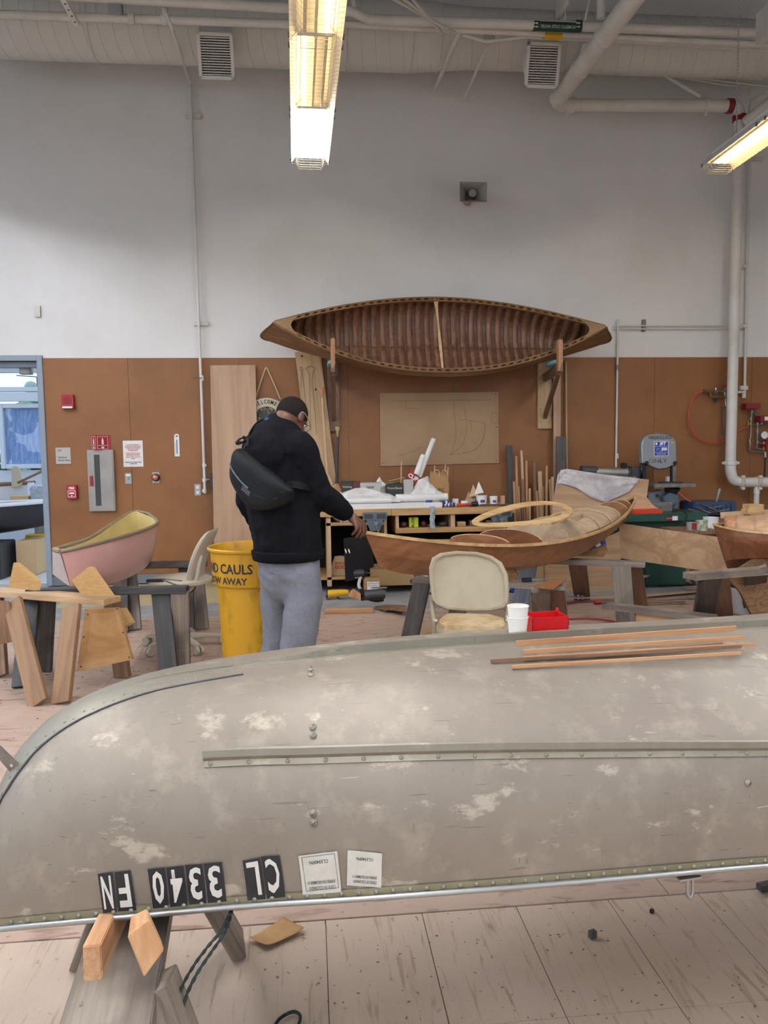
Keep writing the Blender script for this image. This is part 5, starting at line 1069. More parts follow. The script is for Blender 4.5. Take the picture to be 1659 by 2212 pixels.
def kframe(s, rise, m_, t=.009, top=12, drop=.12):
    pts = []; hb = k_hb(s)-.02; zs = k_sheer(s)
    for i in range(top+1): a = PI*i/top; pts.append((hb*math.cos(a), zs-k_axis(0).z+rise*math.sin(a)-.002))
    pts += [(-hb*.8, zs-drop), (hb*.8, zs-drop)]
    P = [k_axis(s)+kn*x+V((0, 0, z)) for x, z in pts]
    o = G().loft([P, [p+kd*t for p in P]]).build('deck_frame', m_, kk); G().tube([p+kd*(t/2)+V((0, 0, .002)) for p in P[1:top]], .0045, 6).build('frame_edge', 'pine', o, smooth=60)
for s, r_, m_ in ((.30, .055, 'ply_hull'), (.40, .085, 'ply_hull_dark'), (.50, .12, 'ply_deck'), (.575, .135, 'ply_deck'), (.65, .14, 'ply_deck'), (.72, .125, 'ply_deck'), (.79, .10, 'ply_deck'), (.86, .08, 'ply_hull'), (.905, .06, 'ply_hull')): kframe(s, r_, m_)
# deck skin stretched between the after frames
def deckskin(s0, s1, r0, r1, a0, a1, m_): G().grid(lambda u, v: k_axis(s0+(s1-s0)*u)+kn*((k_hb(s0+(s1-s0)*u)-.022)*math.cos(a0+(a1-a0)*v))+V((0, 0, k_sheer(s0+(s1-s0)*u)-.006+(r0+(r1-r0)*u)*math.sin(a0+(a1-a0)*v))), 6, 8).build('deck_panel', m_, kk, smooth=60, solid=.004)
deckskin(.65, .72, .136, .121, .1, PI-.1, 'ply_deck'); deckskin(.72, .79, .121, .097, .1, PI-.1, 'ply_deck'); deckskin(.575, .65, .131, .136, .1, .95, 'ply_deck')
for lt in (-.10, .10): G().beam(k_axis(.50)+kn*lt+V((0, 0, k_sheer(.5)+.10)), k_axis(.65)+kn*lt+V((0, 0, k_sheer(.65)+.12)), .02, .012).build('carlin', 'pine', kk)
# cockpit ring: oval board lying on the frames
rc = (az(1075, 1131, .93)); a_ax = [az(1021, 1137, .90), az(1229, 1100, .97)]
rc = (a_ax[0]+a_ax[1])/2; rx = (a_ax[1]-a_ax[0])/2; L_ = rx.length; rxn = rx.normalized(); ryn = V((rxn.y, -rxn.x, -.42)).normalized()
rx_len = L_; W_ = .21; rc = rc+V((0, 0, .015))
def oval(k, off): return [rc+rxn*((rx_len-off)*math.cos(2*PI*i/56))+ryn*((W_*(1-.28*(1-math.cos(2*PI*i/56))/2*1.6)-off)*math.sin(2*PI*i/56))+V((0, 0, k)) for i in range(56)]
O1, O2, O3, O4 = oval(0, 0), oval(.009, 0), oval(.009, .06), oval(0, .06); g = G(); n = 56
g.add(O1+O2+O3+O4, [(a*n+i, a*n+(i+1) % n, ((a+1) % 4)*n+(i+1) % n, ((a+1) % 4)*n+i) for a in range(4) for i in range(n)])
cr = g.build('cockpit_ring', 'pine_x', smooth=30); tag(cr, 'pale oval cockpit ring lying loose on the kayak frames', 'cockpit ring')
# trestle A (near, behind the folding chair), trestle B, trestle C
zr = .52
sawhorse('kayak_sawhorse', 'weathered sawhorse behind the folding chair under the kayak bow', az(895, 1246, zr), az(1222, 1262, zr), .10, .04,
   [(az(915, 1244, .5), az(884, 1384, .012)), (az(1005, 1262, .48)+V((0, .2, 0)), az(985, 1372, .012)), (az(1168, 1276, .49), az(1170, 1352, .012)), (az(1205, 1274, .49)+V((0, .06, 0)), az(1212, 1352, .012))], 'grey_wood', ['dark_wood', 'grey_wood', 'grey_wood', 'brown_wood'], .13, .04)
c = az(1147, 1256, .524); cl = thing('spring_clamp', 'black and steel clamp resting on the kayak sawhorse', 'clamp', c)
G().box(c+V((-.03, 0, .014)), (.07, .03, .025)).build('jaw', 'black', cl, bevel=.003); G().box(c+V((.05, 0, .014)), (.1, .025, .014)).build('steel_bar', 'steel', cl, bevel=.002)
P = [az(px, py, .53) for px, py in ((1148, 1268), (1195, 1275), (1225, 1250), (1195, 1253))]; tag(G().loft([P, [p+V((0, 0, .006)) for p in P]]).build('ply_offcut', 'ply_hull'), 'thin plywood offcut on the end of the kayak sawhorse', 'offcut')
def cradle(label, pts, Y, tpos, m_='osb', t=.02):
    P = [at(px, py, Y) for px, py in pts]; e = thing('hull_cradle', label, 'cradle', min(P, key=lambda p: p.z)); G().loft([P, [p+V((.02, t+.03, 0)) for p in P]]).build('plate', m_, e)
    for i, (px, py, w_, h_) in enumerate(tpos): p = at(px, py, Y-.012); G().box(p, (w_, .02, h_), Matrix.Rotation(R(-25), 3, 'Y')).build('blue_tape' if i % 2 == 0 else 'white_tape', 'blue_tape' if i % 2 == 0 else 'white', e)
    return e
cradle('taped plywood cradle holding the kayak beside the folding chair', ((1072, 1206), (1098, 1208), (1118, 1243), (1110, 1262), (1078, 1262), (1068, 1230)), 5.45, ((1082, 1213, .03, .03), (1092, 1215, .02, .03), (1100, 1216, .03, .03)))
zr = .525
SB = sawhorse('kayak_sawhorse', 'grey sawhorse carrying the far half of the kayak', az(1394, 1213, zr), az(1060, 1201, zr), .11, .045,
   [(az(1342, 1222, .49), az(1352, 1348, .012)), (az(1372, 1222, .49)+V((0, .06, 0)), az(1382, 1326, .012)), (az(1146, 1206, .49), az(1122, 1312, .012)), (az(1255, 1214, .49)+V((0, .1, 0)), az(1258, 1290, .012))], 'grey_wood', ['grey_wood', 'brown_wood', 'blue_grey_wood', 'brown_wood'], .15, .04)
P = [at(px, py, 6.62) for px, py in ((1361, 1224), (1377, 1226), (1392, 1280), (1366, 1298))]; 
G().loft([P, [p+V((.01, .02, 0)) for p in P]]).build('gusset', 'osb', SB)
cradle('chipboard cradle with blue and white tape under the kayak stern', ((1205, 1199), (1240, 1180), (1308, 1163), (1312, 1190), (1304, 1203)), 6.62, ((1250, 1184, .05, .06), (1264, 1180, .045, .06), (1278, 1177, .05, .07), (1290, 1173, .045, .06), (1301, 1170, .04, .06)))
zr = .575
sawhorse('paint_spattered_sawhorse', 'dark paint spattered sawhorse under the second kayak at the right', az(1488, 1238, zr), az(1650, 1226, zr), .13, .045,
   [(az(1535, 1244, .55), az(1515, 1352, .012)), (az(1562, 1244, .55)+V((0, .08, 0)), az(1562, 1345, .012)), (az(1632, 1236, .55), az(1625, 1318, .012)), (az(1645, 1234, .55)+V((0, .08, 0)), az(1655, 1312, .012))], 'grey_wood', ['dark_wood', 'brown_wood'], .16, .04)
# second kayak at the right edge
n2 = [at(*p) for p in ((1541, 1133, 5.75), (1570, 1141, 5.55), (1610, 1148, 5.38), (1659, 1152, 5.22), (1740, 1152, 5.1), (1860, 1146, 5.0))]
f2 = [at(*p) for p in ((1541, 1132, 5.77), (1572, 1131, 5.86), (1615, 1127, 5.95), (1659, 1121, 6.0), (1740, 1112, 6.0), (1860, 1105, 5.95))]
c2a = [at(*p) for p in ((1566, 1212, 5.72), (1585, 1208, 5.58), (1615, 1206, 5.44), (1659, 1204, 5.32), (1740, 1200, 5.2), (1860, 1195, 5.1))]
k2 = [at(*p) for p in ((1577, 1240, 5.74), (1600, 1232, 5.7), (1630, 1222, 5.66), (1670, 1212, 5.62), (1740, 1206, 5.55), (1860, 1200, 5.5))]
N2, F2, C2, K2 = (resample(q, 24) for q in (n2, f2, c2a, k2))
B2 = [K2[i]+(F2[i]-N2[i])*.3+(C2[i]-K2[i]).dot(V((0, 0, 1)))*V((0, 0, 1)) for i in range(24)]
sk = thing('second_kayak', 'reddish plywood kayak bow entering from the right edge', 'kayak', k2[0])
g = G(); rows = [[N2[i], N2[i].lerp(C2[i], .5), C2[i], K2[i], B2[i], F2[i]] for i in range(24)]
g.add([p for r_ in rows for p in r_], [(i*6+j, (i+1)*6+j, (i+1)*6+j+1, i*6+j+1) for i in range(23) for j in range(5)])
wood('ply_red', '6f4128', '8a5a3c', 'x', 6, .12, rough=.4, bump=.05); g.build('hull', 'ply_red', sk, smooth=30, solid=.006)
for Q in (N2, F2): G().tube(Q, .009, 6).build('sheer_clamp', 'pine_x', sk, smooth=60)
def arch(i, v): C = (N2[i]+F2[i])/2; W_ = (N2[i]-F2[i])/2; return C+W_*(.95*math.cos(PI*v))+V((0, 0, .075*math.sin(PI*v)))
for i0, i1, m_ in ((4, 7, 'cedar'), (7, 11, 'ply_pale'), (11, 16, 'ply_pale'), (16, 23, 'ply_pale')): G().grid(lambda u, v: arch(i0+round(u*(i1-i0)), v), i1-i0, 12).build('deck_panel', m_, sk, smooth=60, solid=.005)
for i in (4, 7, 11):
    C = (N2[i]+F2[i])/2; W_ = (N2[i]-F2[i])/2; P = [C+W_*(.97*math.cos(PI*k/12))+V((0, 0, .07*math.sin(PI*k/12))) for k in range(13)]+[C-W_*.8-V((0, 0, .1)), C+W_*.8-V((0, 0, .1))]
    G().loft([P, [p+V((.012, 0, 0)) for p in P]]).build('deck_frame', 'ply_pale' if i != 4 else 'cedar', sk)
wood('osb_big', '8f6d45', '5f4630', 'x', 26, .4, dist=6)
P = [at(px, py, 5.4) for px, py in ((1568, 1243), (1600, 1226), (1659, 1190), (1740, 1180), (1740, 1330), (1625, 1330), (1600, 1280))]
tag(G().loft([P, [p+V((.0, .03, 0)) for p in P]]).build('chipboard_cradle', 'osb_big'), 'dark chipboard cradle under the second kayak', 'cradle')
# boards and panels behind
def sheet(name, label, cat, pts, Y, m_, t=.008, dY=0.):
    P = [at(px, py, Y+dY*i) for i, (px, py) in enumerate(pts)]; return tag(G().loft([P, [p+V((0, t, 0)) for p in P]]).build(name, m_), label, cat)
wood('ply_sheet', 'b08a66', 'c9a680', 'x', 5, .10, bump=.03)
P = [at(*q) for q in ((1337, 1130, 7.0), (1550, 1160, 6.35), (1660, 1172, 6.1), (1660, 1262, 6.1), (1555, 1238, 6.35), (1340, 1206, 7.0))]
tag(G().loft([P, [p+V((.004, .009, 0)) for p in P]]).build('plywood_side_panel', 'ply_sheet'), 'long plywood hull panel on edge running behind the second kayak', 'plywood panel')
sheet('plywood_sheet', 'plywood sheet standing behind the grey kayak sawhorse', 'plywood panel', ((1176, 1222), (1245, 1190), (1338, 1148), (1345, 1289), (1176, 1292)), 7.62, 'ply_sheet')
sheet('plywood_offcut', 'pointed plywood offcut showing beside the sawhorse gusset', 'plywood panel', ((1358, 1240), (1405, 1243), (1385, 1252), (1378, 1290), (1358, 1290)), 7.6, 'ply_pale')
fp_ = thing('film_wrapped_panel', 'curved plywood panel partly covered with shiny plastic film', 'plywood panel', at(1300, 1112, 7.9))
P = [at(px, py, 7.78) for px, py in ((1194, 1090), (1205, 1026), (1211, 1016), (1222, 1013), (1300, 1024), (1402, 1036), (1397, 1074), (1412, 1092), (1435, 1107), (1370, 1118), (1194, 1118))]
G().loft([P, [p+V((0, .01, 0)) for p in P]]).build('panel', 'ply_sheet', fp_)
mat('plastic_film', 'd6cfca', .28, c2='b9b0b0', nscale=7, lo=.4, hi=.62, bump=.5, detail=3); random.seed(2)
tp = [(1205, 1026), (1213, 1015), (1225, 1013), (1265, 1019), (1300, 1024), (1340, 1029), (1384, 1034)]; bt_ = [(1196, 1084), (1203, 1046), (1216, 1045), (1245, 1054), (1278, 1076), (1310, 1086), (1362, 1062)]
def film(u, v):
    i = min(int(u*6), 5); t = u*6-i; x0, y0 = [tp[i][k]*(1-t)+tp[i+1][k]*t for k in (0, 1)]; x1, y1 = [bt_[i][k]*(1-t)+bt_[i+1][k]*t for k in (0, 1)]
    return at(x0+(x1-x0)*v, y0+(y1-y0)*v, 7.765)+V((0, -.012*noise.noise(V((u*9, v*5, 0))), 0))
G().grid(film, 36, 14).build('plastic_film', 'plastic_film', fp_, smooth=60, solid=.0015)
# low weathered beam in front of the sawhorses
lb_ = thing('low_beam', 'low weathered beam on plywood webs lying in front of the sawhorses', 'beam', az(1400, 1330, .1))
a, b = az(1308, 1308, .20), az(1545, 1336, .20); board('beam', a, b, .13, .04, 'grey_wood', lb_)
d_ = (b-a).normalized(); board('web', a+d_*.25-V((0, 0, .12)), b-V((0, 0, .12)), .02, .19, 'ply_pale', lb_, up=(0, 0, 1))
# strips and bits on the floor
random.seed(9)
for i, (x0, y0, x1, y1, w_, m_, nm) in enumerate(((1385, 1288, 1560, 1272, .09, 'ply_pale', 'wide pale plywood strip lying on the floor behind the sawhorses'), (1290, 1300, 1580, 1284, .05, 'cedar', 'reddish plywood strip lying on the floor behind the low beam'), (1300, 1306, 1480, 1300, .04, 'ply_hull', 'brown plywood strip on the floor behind the low beam'), (1480, 1268, 1590, 1262, .06, 'ply_pale', 'short pale strip on the floor beside the white bucket'), (1060, 1296, 1330, 1290, .05, 'pine', 'long pine strip on the floor under the kayak'), (1190, 1290, 1345, 1284, .04, 'cedar', 'thin cedar strip on the floor under the kayak'))):
    tag(board('floor_strip', az(x0, y0, .012+.006*i), az(x1, y1, .012+.006*i), w_, .006, m_), nm, 'wood strip')
tag(board('floor_offcut', az(848, 1383, .01), az(985, 1352, .01), .16, .012, 'pine'), 'pale wood offcut on the floor under the folding chair', 'offcut')
tag(board('floor_offcut', az(702, 1320, .015), az(806, 1318, .015), .16, .02, 'pine_orange'), 'reddish plank offcut on the floor beside the person', 'offcut')
for k in range(6):
    c = az(842+7*k, 1312+(k % 3), .012+.008*k); M = Matrix.Rotation(R(20+12*k), 3, 'Z'); P = [c+M @ V((.12*math.cos(PI*i/8)-.03, .10*math.sin(PI*i/8), 0)) for i in range(9)]
    tag(G().loft([P, [p+V((0, 0, .006)) for p in P]]).build('half_round_blank', 'brown_wood'), ['lowest', 'second', 'third', 'fourth', 'fifth', 'topmost'][k]+' half-round plywood blank fanned out on the floor under the kayak bow', 'wood blank', 'fanned plywood blanks on the floor')
tag(G().tube(smoothpath([az(px, py, .012) for px, py in ((1205, 1314), (1225, 1305), (1260, 1301), (1284, 1300))], 6), .006, 8).build('extension_cord', 'red', smooth=60), 'red extension cord ending in a plug on the floor', 'cord')
c = az(1291, 1301, .025); pg = thing('red_plug', 'red plug at the end of the extension cord', 'plug', c); G().cyl(c-V((.035, 0, 0)), c+V((.03, 0, 0)), .02, .022, 12).build('plug_body', 'red', pg, bevel=.004)
for k in (-1, 1): G().box(c+V((.04, .008*k, 0)), (.02, .002, .006)).build('prong', 'steel', pg)
tag(G().tube(smoothpath([az(px, py, .012) for px, py in ((1225, 1338), (1260, 1336), (1300, 1338), (1340, 1345))], 6), .006, 8).build('extension_cord', 'red', smooth=60), 'red extension cord behind the aluminium canoe', 'cord')
c = az(1250, 1292, .02); tp_ = thing('tape_roll', 'blue and white tape roll lying under the kayak sawhorse', 'tape roll', c)
for k in range(4): G().cyl(c+V((-.04+.02*k, 0, .01)), c+V((-.02+.02*k, 0, .01)), .028, None, 14).build('tape_band', 'blue_tape' if k % 2 == 0 else 'white', tp_)
bk_ = az(1606, 1326, .012); wb = thing('white_bucket', 'translucent white bucket with a black lid standing behind the sawhorse', 'bucket', bk_); mat('bucket_white', 'b9b4b4', .4)
G().lathe([(0, .004), (.078, .004), (.088, .02), (.1, .205), (.106, .205), (.106, .235), (.1, .235)], bk_, 28).build('bucket_body', 'bucket_white', wb, smooth=40); G().lathe([(.112, .235), (.112, .25), (0, .252)], bk_, 28).build('lid', 'black', wb); G().tube(smoothpath([bk_+V((-.08, -.08, .2)), bk_+V((0, -.14, .13)), bk_+V((.09, -.07, .07))], 6), .003, 6).build('bail', 'white', wb)
# stacked blocks over a plank at the right edge
pk = az(1555, 1110, .93); tag(board('long_plank', at(1556, 1113, 6.6), at(1720, 1105, 6.3), .055, .055, 'pine'), 'pale plank end beside the stacked wood blocks', 'plank')
for i, (x0, y0, x1, y1) in enumerate(((1619, 1090, 1650, 1101), (1616, 1101, 1652, 1111), (1621, 1111, 1650, 1128))):
    a, b = at(x0, y0, 6.25), at(x1, y1, 6.25); tag(G().bb((a.x, 6.25, b.z), (b.x, 6.36, a.z)).build('stacked_block', 'pine_x', bevel=.002), ['top', 'middle', 'bottom'][i]+' pale block of the stack at the right edge', 'wood block')
# ================================================================== MACHINES
ts = thing('table_saw', 'dark green table saw standing behind the kayak', 'table saw', at(1440, 1285, 7.7))
def pb(x0, y0, x1, y1, Y0, Y1): a, b = at(x0, y0, Y0), at(x1, y1, Y0); return V((a.x, Y0, b.z)), V((b.x, Y1, a.z))
G().bb(*pb(1395, 1185, 1482, 1268, 7.7, 8.25)).build('cabinet', 'green_machine', ts, bevel=.01); G().bb(*pb(1392, 1266, 1500, 1284, 7.66, 8.3)).build('plinth', 'black', ts, bevel=.006)
for k in range(7): G().bb(*pb(1402, 1206+8.5*k, 1432, 1210+8.5*k, 7.688, 7.71)).build('louvre', 'green_machine', ts, bevel=.005)
G().bb(*pb(1345, 1112, 1530, 1124, 7.55, 8.25)).build('table_top', 'green_machine', ts, bevel=.004); G().bb(*pb(1362, 1124, 1500, 1190, 7.68, 8.2)).build('apron', 'green_machine', ts, bevel=.006)
G().bb(*pb(1440, 1115, 1464, 1124, 7.545, 7.56)).build('badge', 'red_deep', ts); a, b = pb(1440, 1115, 1452, 1124, 7.54, 7.55); G().bb(*pb(1453, 1115, 1464, 1124, 7.54, 7.552)).build('badge_plate', 'white', ts); text('lettering', 'Rockwell', .016, wallM(((a.x+b.x)/2, 7.543, (a.z+b.z)/2)), 'white', ts)
G().bb(*pb(1392, 1266, 1420, 1274, 7.652, 7.665)).build('maker_plate', 'dark_grey', ts); text('lettering', 'SHOP FOX', .022, wallM((at(1403, 1273, 7.65).x, 7.65, at(1403, 1273, 7.65).z)), 'steel', ts)
c = at(1518, 1268, 7.6); G().loft([[c+V((-.09, 0, .07)), c+V((.09, 0, .07)), c+V((.02, 0, -.07)), c+V((-.02, 0, -.07))], [c+V((-.09, .1, .07)), c+V((.09, .1, .07)), c+V((.02, .1, -.07)), c+V((-.02, .1, -.07))]]).build('caster_bracket', 'steel_dull', ts)
tag(G().bb(*pb(1368, 1102, 1431, 1111, 7.6, 7.8)).build('orange_board', 'orange_red', bevel=.003), 'flat orange board lying on the green table saw', 'board')
wc2 = thing('brown_cabinet', 'brown wooden cabinet beside the green table saw', 'cabinet', at(1540, 1285, 7.9)); G().bb(*pb(1492, 1212, 1620, 1278, 8.0, 8.5)).build('body', 'hardboard', wc2, bevel=.004); G().bb(*pb(1477, 1205, 1490, 1278, 7.98, 8.5)).build('post', 'blond', wc2, bevel=.003)
# bandsaw
bs = thing('metal_bandsaw', 'grey upright bandsaw with a blue maker plate behind the table saw', 'bandsaw', at(1428, 1110, 8.3)); mat('saw_grey', '8f9396', .45, .2, c2='858a8e', nscale=4)
YS = 8.25; o_ = [(1389, 1000), (1388, 960), (1392, 948), (1402, 940), (1420, 937), (1440, 938), (1455, 944), (1461, 955), (1462, 1003), (1452, 1006), (1440, 1012), (1424, 1014), (1408, 1008), (1398, 1002)]
P = [at(px, py, YS) for px, py in o_]; cp_ = at(1425, 975, YS); G().loft([[p+V((0, .1, 0)) for p in P], [p+V((0, .012, 0)) for p in P], [cp_+(p-cp_)*.96 for p in P]]).build('wheel_guard', 'saw_grey', bs, smooth=20)
G().tube([p+V((0, .02, 0)) for p in P+P[:1]], .008, 6).build('guard_rim', 'steel', bs, smooth=60)
def onsaw(px, py): p = at(px, py, YS-.004); p.y = YS-.003; return p
a, b = onsaw(1413, 953), onsaw(1444, 985); G().bb((a.x, YS-.003, b.z), (b.x, YS+.002, a.z)).build('maker_plate', 'blue', bs)
for (x0, y0, x1, y1) in ((1413, 953, 1444, 953.8), (1413, 984.4, 1444, 985), (1413, 953, 1413.7, 985), (1443.4, 953, 1444, 985)): p, q = onsaw(x0, y0), onsaw(x1, y1); G().bb((p.x, YS-.004, q.z), (q.x, YS, p.z)).build('plate_border', 'white', bs)
text('lettering', 'JET', .045, wallM(onsaw(1432, 958.5)+V((0, -.001, 0))), 'white', bs, bold=.0018, sx=1.15); G().bb(onsaw(1416, 956)+V((0, -.001, 0)), onsaw(1420, 961)+V((0, .003, 0))).build('emblem', 'white', bs)
text('lettering', 'METAL CUTTING BAND SAW', .011, wallM(onsaw(1428.5, 964.5)+V((0, -.001, 0))), 'white', bs)
for i in range(2): text('lettering', ['MODEL NO.', 'SERIAL NO.'][i], .009, wallM(onsaw(1422, 968.5+3.4*i)+V((0, -.001, 0))), 'white', bs); G().bb(onsaw(1429, 967+3.4*i)+V((0, -.001, 0)), onsaw(1441, 969.6+3.4*i)+V((0, .003, 0))).build('blank_field', 'white', bs)
for i in range(4): text('lettering', ['WARNING', 'FOR YOUR OWN SAFETY READ MANUAL', 'WEAR EYE PROTECTION BEFORE', 'OPERATING THIS MACHINE'][i], .008, wallM(onsaw(1428.5, 974.5+2.5*i)+V((0, -.001, 0))), 'white', bs)
text('handwriting', 'FIBERGLASS', .052, wallM(onsaw(1426, 945.5)), 'ink', bs, bold=-.0005); text('handwriting', 'ONLY', .065, wallM(onsaw(1421, 996)), 'ink', bs, bold=-.001, sx=1.25)
G().bb(onsaw(1450, 954)+V((0, -.001, 0)), onsaw(1457, 957)+V((0, .002, 0))).build('yellow_sticker', 'yellow', bs)
for px, py in ((1397, 1000), (1458, 1000)): G().lathe([(.018, -.02), (.022, -.01), (.022, .006), (.016, .01), (0, .01)], onsaw(px, py), 10, V((0, -1, 0))).build('knob', 'black', bs)
G().bb(*pb(1452, 1008, 1460, 1044, YS+.03, YS+.08)).build('blade_guide', 'steel_dull', bs); G().bb(*pb(1450, 1006, 1453, 1042, YS+.0, YS+.03)).build('guide_post', 'black', bs)
G().bb(*pb(1389, 1000, 1396, 1040, YS+.03, YS+.1)).build('column', 'black', bs)
P = [at(px, py, YS-.2) for px, py in ((1412, 1047), (1446, 1044), (1504, 1048), (1504, 1053), (1440, 1055), (1424, 1051))]; G().bb(*pb(1413, 1046, 1504, 1052, YS-.25, YS+.1)).build('table', 'steel_dull', bs, bevel=.006)
G().lathe([(.0, 0), (.13, 0), (.13, .015), (0, .015)], at(1448, 1044, YS-.05), 24).build('table_insert', 'dark_grey', bs); G().cyl(at(1452, 1052, YS-.08), at(1448, 1066, YS-.06), .09, .06, 18).build('trunnion', 'dark_grey', bs)
P = [at(px, py, YS-.05) for px, py in ((1397, 1075), (1410, 1063), (1432, 1058), (1458, 1062), (1464, 1080), (1466, 1112), (1392, 1112))]; G().loft([P, [p+V((0, .12, 0)) for p in P]]).build('lower_guard', 'saw_grey', bs, bevel=.006)
P = [at(px, py, YS-.15) for px, py in ((1433, 1075), (1446, 1064), (1466, 1070), (1468, 1084), (1452, 1092), (1438, 1088))]; G().loft([P, [p+V((0, .1, 0)) for p in P]]).build('motor', 'grey_blue', bs, bevel=.006)
for px, py in ((1421, 1071), (1397, 1073)): G().cyl(at(px, py, YS-.05), at(px, py, YS-.09), .014, .018, 10).build('knob', 'black', bs)
G().bb(*pb(1408, 1085, 1452, 1106, YS-.35, YS-.3)).build('splash_guard', 'steel_dull', bs, bevel=.004)
tag(G().tube(smoothpath([at(1466, 1064, 8.0), at(1480, 1076, 7.95), at(1492, 1084, 7.9)], 5), .008, 8).build('red_air_line', 'red_hose', smooth=60), 'short red hose running down from the bandsaw table', 'hose')
# drum sander behind the film panel
dsn = thing('drum_sander', 'grey drum sander with dark end caps behind the film covered panel', 'sander', at(1320, 1040, 8.3))
G().tube([at(1285, 1021, 8.4), at(1368, 1021, 8.4)], .062, 20).build('drum_cover', 'steel', dsn, smooth=40); G().tube([at(1255, 1017, 8.4), at(1288, 1018, 8.4)], .058, 16).build('motor_end', 'dark_grey', dsn, smooth=40); G().bb(*pb(1362, 1008, 1388, 1034, 8.3, 8.55)).build('gear_case', 'dark_grey', dsn, bevel=.02)
G().bb(*pb(1345, 1000, 1356, 1010, 8.35, 8.42)).build('switch', 'black', dsn, bevel=.01); G().bb(*pb(1285, 1030, 1375, 1042, 8.3, 8.5)).build('bed', 'steel_dull', dsn); G().bb(*pb(1290, 1042, 1370, 1270, 8.35, 8.5)).build('stand', 'dark_grey', dsn); G().lathe([(0, 0), (.11, 0), (.11, .02), (0, .02)], at(1385, 1015, 8.36), 24, V((1, -.5, 0))).build('disc', 'black', dsn)
# clutter on the machine tables
bxx = thing('blue_tool_case', 'dark blue tool case open on the bench behind the cans', 'tool case', at(1545, 1110, 7.9)); mat('case_blue', '2b3f5c', .5)
G().bb(*pb(1500, 1085, 1592, 1112, 7.95, 8.3)).build('case', 'case_blue', bxx, bevel=.015)
for k in range(5): G().bb(*pb(1540+10*k, 1089, 1545+10*k, 1109, 7.935, 7.955)).build('rib', 'case_blue', bxx, bevel=.004)
G().bb(*pb(1470, 1120, 1700, 1128, 7.85, 8.6)).build('tmp', 'brown_wood'); _b = bpy.data.objects['tmp']; _b.name = 'side_bench'; tag(_b, 'low brown bench top carrying paint cans behind the second kayak', 'bench')
random.seed(21)
tools = [('wrench', 1500, 1095, 1535, 1108), ('pliers', 1512, 1088, 1548, 1102), ('file', 1525, 1100, 1560, 1092), ('chisel', 1485, 1100, 1512, 1106), ('clamp_bar', 1530, 1108, 1575, 1100), ('screwdriver', 1545, 1104, 1575, 1110)]
for nm, x0, y0, x1, y1 in tools:
    a, b = at(x0, y0, 7.85), at(x1, y1, 7.8); e = thing('hand_'+nm if nm in ('file',) else nm, 'dusty '+nm.replace('_', ' ')+' in the tool pile on the machine table', 'tool', a, 0, 'hand tools piled on the machine table')
    G().tube([a, a.lerp(b, .5)], [.012, .014], 8).build('handle', 'dark_grey', e, smooth=50); G().beam(a.lerp(b, .45), b, .018, .008).build('blade', 'steel_dull', e)
lv = at(1541, 1108, 7.98); l2 = at(1555, 1056, 7.98); e = thing('machine_lever', 'grey machine lever with a round end rising above the tool pile', 'lever', lv); G().tube([lv, lv.lerp(l2, .5)], .008, 8).build('rod', 'dark_grey', e); G().tube([lv.lerp(l2, .45), lv.lerp(l2, .6), l2], [.012, .02, .022], 10).build('grip', 'steel_dull', e, smooth=50)
def can(name, label, cat, px, py0, py1, wpx, Y, m_, band=None):
    a = at(px, py0, Y); b = at(px, py1, Y); r_ = wpx/2/FPX*Y; h_ = a.z-b.z; e = thing(name, label, cat, b); G().lathe([(0, 0), (r_*.94, 0), (r_, h_*.96), (r_*1.05, h_*.96), (r_*1.05, h_), (r_*.93, h_), (r_*.9, h_*.1)], b, 24).build('body', m_, e, smooth=35)
    if band: G().lathe([(r_*.972, h_*.25), (r_*.99, h_*.75)], b+V((0, 0, 0)), 24).build('label_band', band, e, smooth=40); e.children[-1].scale = (1.01, 1.01, 1) if False else (1, 1, 1)
    return e
mat('paint_drips', 'd8d4c8', .5, c2='7c8a52', nscale=30); mat('clear_tub', 'b8b2ac', .3, alpha=.6)
can('paint_can', 'paint can splashed with drips beside the white bucket', 'paint can', 1516, 1124, 1149, 25, 7.0, 'paint_drips'); can('white_tub', 'white plastic tub behind the dripped paint can', 'tub', 1535, 1117, 1146, 33, 7.25, 'white'); e = can('plastic_cup', 'clear plastic pot with a red label beside the paint can', 'pot', 1493, 1128, 1148, 22, 7.05, 'clear_tub')
G().bb(*pb(1496, 1130, 1503, 1142, 6.99, 7.0)).build('red_label', 'red', e)
G().bb(*pb(1470, 1148, 1560, 1153, 6.95, 7.4)).build('can_shelf', 'brown_wood'); tag(bpy.data.objects['can_shelf'], 'narrow shelf board under the paint cans', 'shelf')
tag(G().tube(smoothpath([at(px, py, 7.5) for px, py in ((1452, 1106), (1472, 1103), (1484, 1112), (1480, 1124), (1470, 1136), (1462, 1146))], 6), .007, 8).build('power_lead', 'black', smooth=60), 'black power cord hanging over the green table saw', 'cord')
